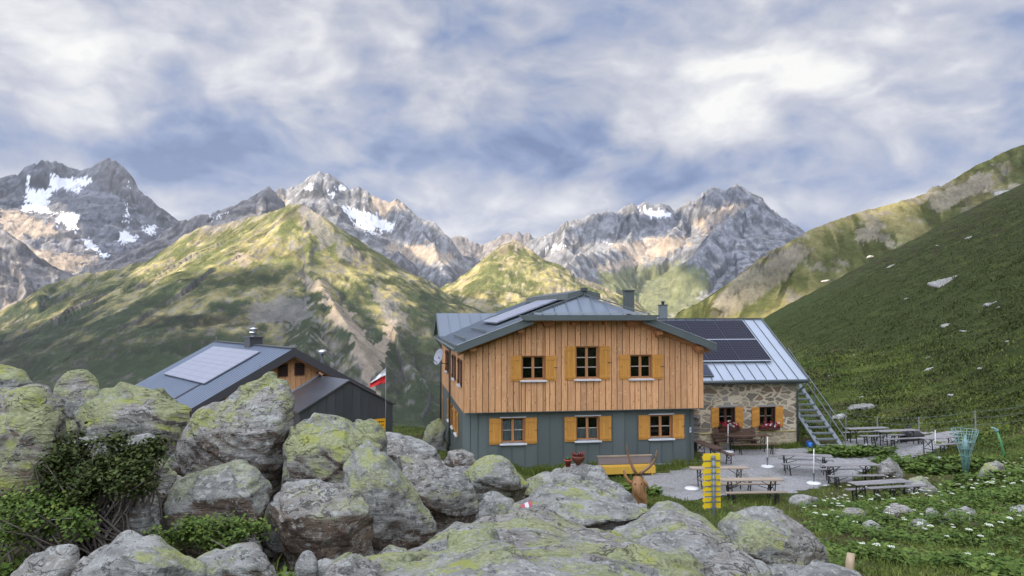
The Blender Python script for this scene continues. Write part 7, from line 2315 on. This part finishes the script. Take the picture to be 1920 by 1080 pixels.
# dark twiggy shrub among the left boulders
def shrub(label, blobs, nleaf, leafsize, mat, stems, seed):
    rng = random.Random(seed)
    t0 = blobs[0][0]
    t = thing('shrub', label, 'shrub', (t0.x, t0.y, gz(t0.x, t0.y)), 0)
    o0 = t.location
    V_ = []; F_ = []; R_ = []
    for c, (rx, ry, rz_), k in blobs:
        for i in range(int(nleaf * k)):
            u = Vector((rng.gauss(0, 1), rng.gauss(0, 1), rng.gauss(0, 1))).normalized() * (rng.random() ** .45)
            # leaves sit in tufts at twig ends
            p0 = c + Vector((u.x * rx, u.y * ry, u.z * rz_))
            if noise3(np.array([p0.x * 5.0]), np.array([p0.y * 5.0]), np.array([p0.z * 5.0]), seed)[0] < .06: continue
            br = rng.random()
            for j in range(6):
                p = p0 + Vector((rng.gauss(0, .035), rng.gauss(0, .035), rng.gauss(0, .03)))
                a = rng.uniform(0, 6.28); s = leafsize * rng.uniform(.6, 1.3)
                f1 = Vector((math.cos(a), math.sin(a), rng.uniform(-.2, 1.0))) * s; f2 = Vector((-math.sin(a), math.cos(a), rng.uniform(-.4, .4))) * s * .45
                b = len(V_); V_ += [p - o0 - f1 * .5, p - o0 + f2, p - o0 + f1 * .5, p - o0 - f2]; F_.append((b, b + 1, b + 2, b + 3)); R_ += [min(1, max(0, .5 * br + .5 * rng.random()))] * 4
    me = raw_mesh('foliage', np.array([tuple(v) for v in V_]), np.array(F_), 4, [mat], True, {'rnd': np.array(R_)})
    o = bpy.data.objects.new('foliage', me); link(o, t)
    m_ = MB()
    for i in range(stems):
        c, (rx, ry, rz_), k = rng.choice(blobs)
        e = c + Vector((rng.uniform(-1, 1) * rx, rng.uniform(-.9, .3) * ry, rng.uniform(-.7, .9) * rz_)) - o0
        s = Vector((rng.uniform(-.5, .5), rng.uniform(-.3, .3), -.05))
        mid = s.lerp(e, .5) + Vector((rng.uniform(-.15, .15), rng.uniform(-.1, .1), rng.uniform(-.05, .15)))
        m_.tube([s, s.lerp(mid, .5) + Vector((0, 0, .05)), mid, mid.lerp(e, .5) + Vector((rng.uniform(-.06, .06), 0, .03)), e], [.014, .012, .009, .006, .003], 5, 0, False, rng.random())
    m_.build('branches', [B_TWIG], t)
    return t
b = lambda px, py, d, rx, ry, rz_, k=1: (at(px, py, d), (rx, ry, rz_), k)
shrub('dark twiggy shrub sprawling between the left boulders', [b(195, 880, 7.3, .42, .3, .12), b(140, 850, 7.4, .24, .25, .11, .5), b(255, 852, 7.5, .30, .3, .09, .5), b(238, 900, 7.2, .34, .3, .15, .7), b(160, 912, 7.1, .30, .3, .17, .6), b(296, 836, 7.6, .18, .2, .07, .25), b(120, 815, 7.5, .14, .2, .05, .15), b(110, 880, 7.1, .2, .2, .2, .4), b(205, 822, 7.5, .2, .2, .04, .15), b(275, 872, 7.3, .2, .2, .08, .3), b(120, 950, 6.9, .25, .25, .15, .4)], 1300, .034, G_SHRUB, 110, 3)
shrub('small leafy shrub in the bottom left grass', [b(60, 955, 6.9, .4, .3, .2), b(110, 985, 6.6, .3, .25, .15, .6), b(15, 990, 6.4, .3, .25, .2, .6)], 900, .032, G_HERB, 26, 4)
shrub('low leafy shrub below the slanting block', [b(395, 1000, 7.0, .42, .22, .14), b(340, 1000, 7.0, .3, .2, .12, .6), b(455, 1000, 7.1, .25, .2, .12, .5)], 700, .032, G_HERB, 20, 5)
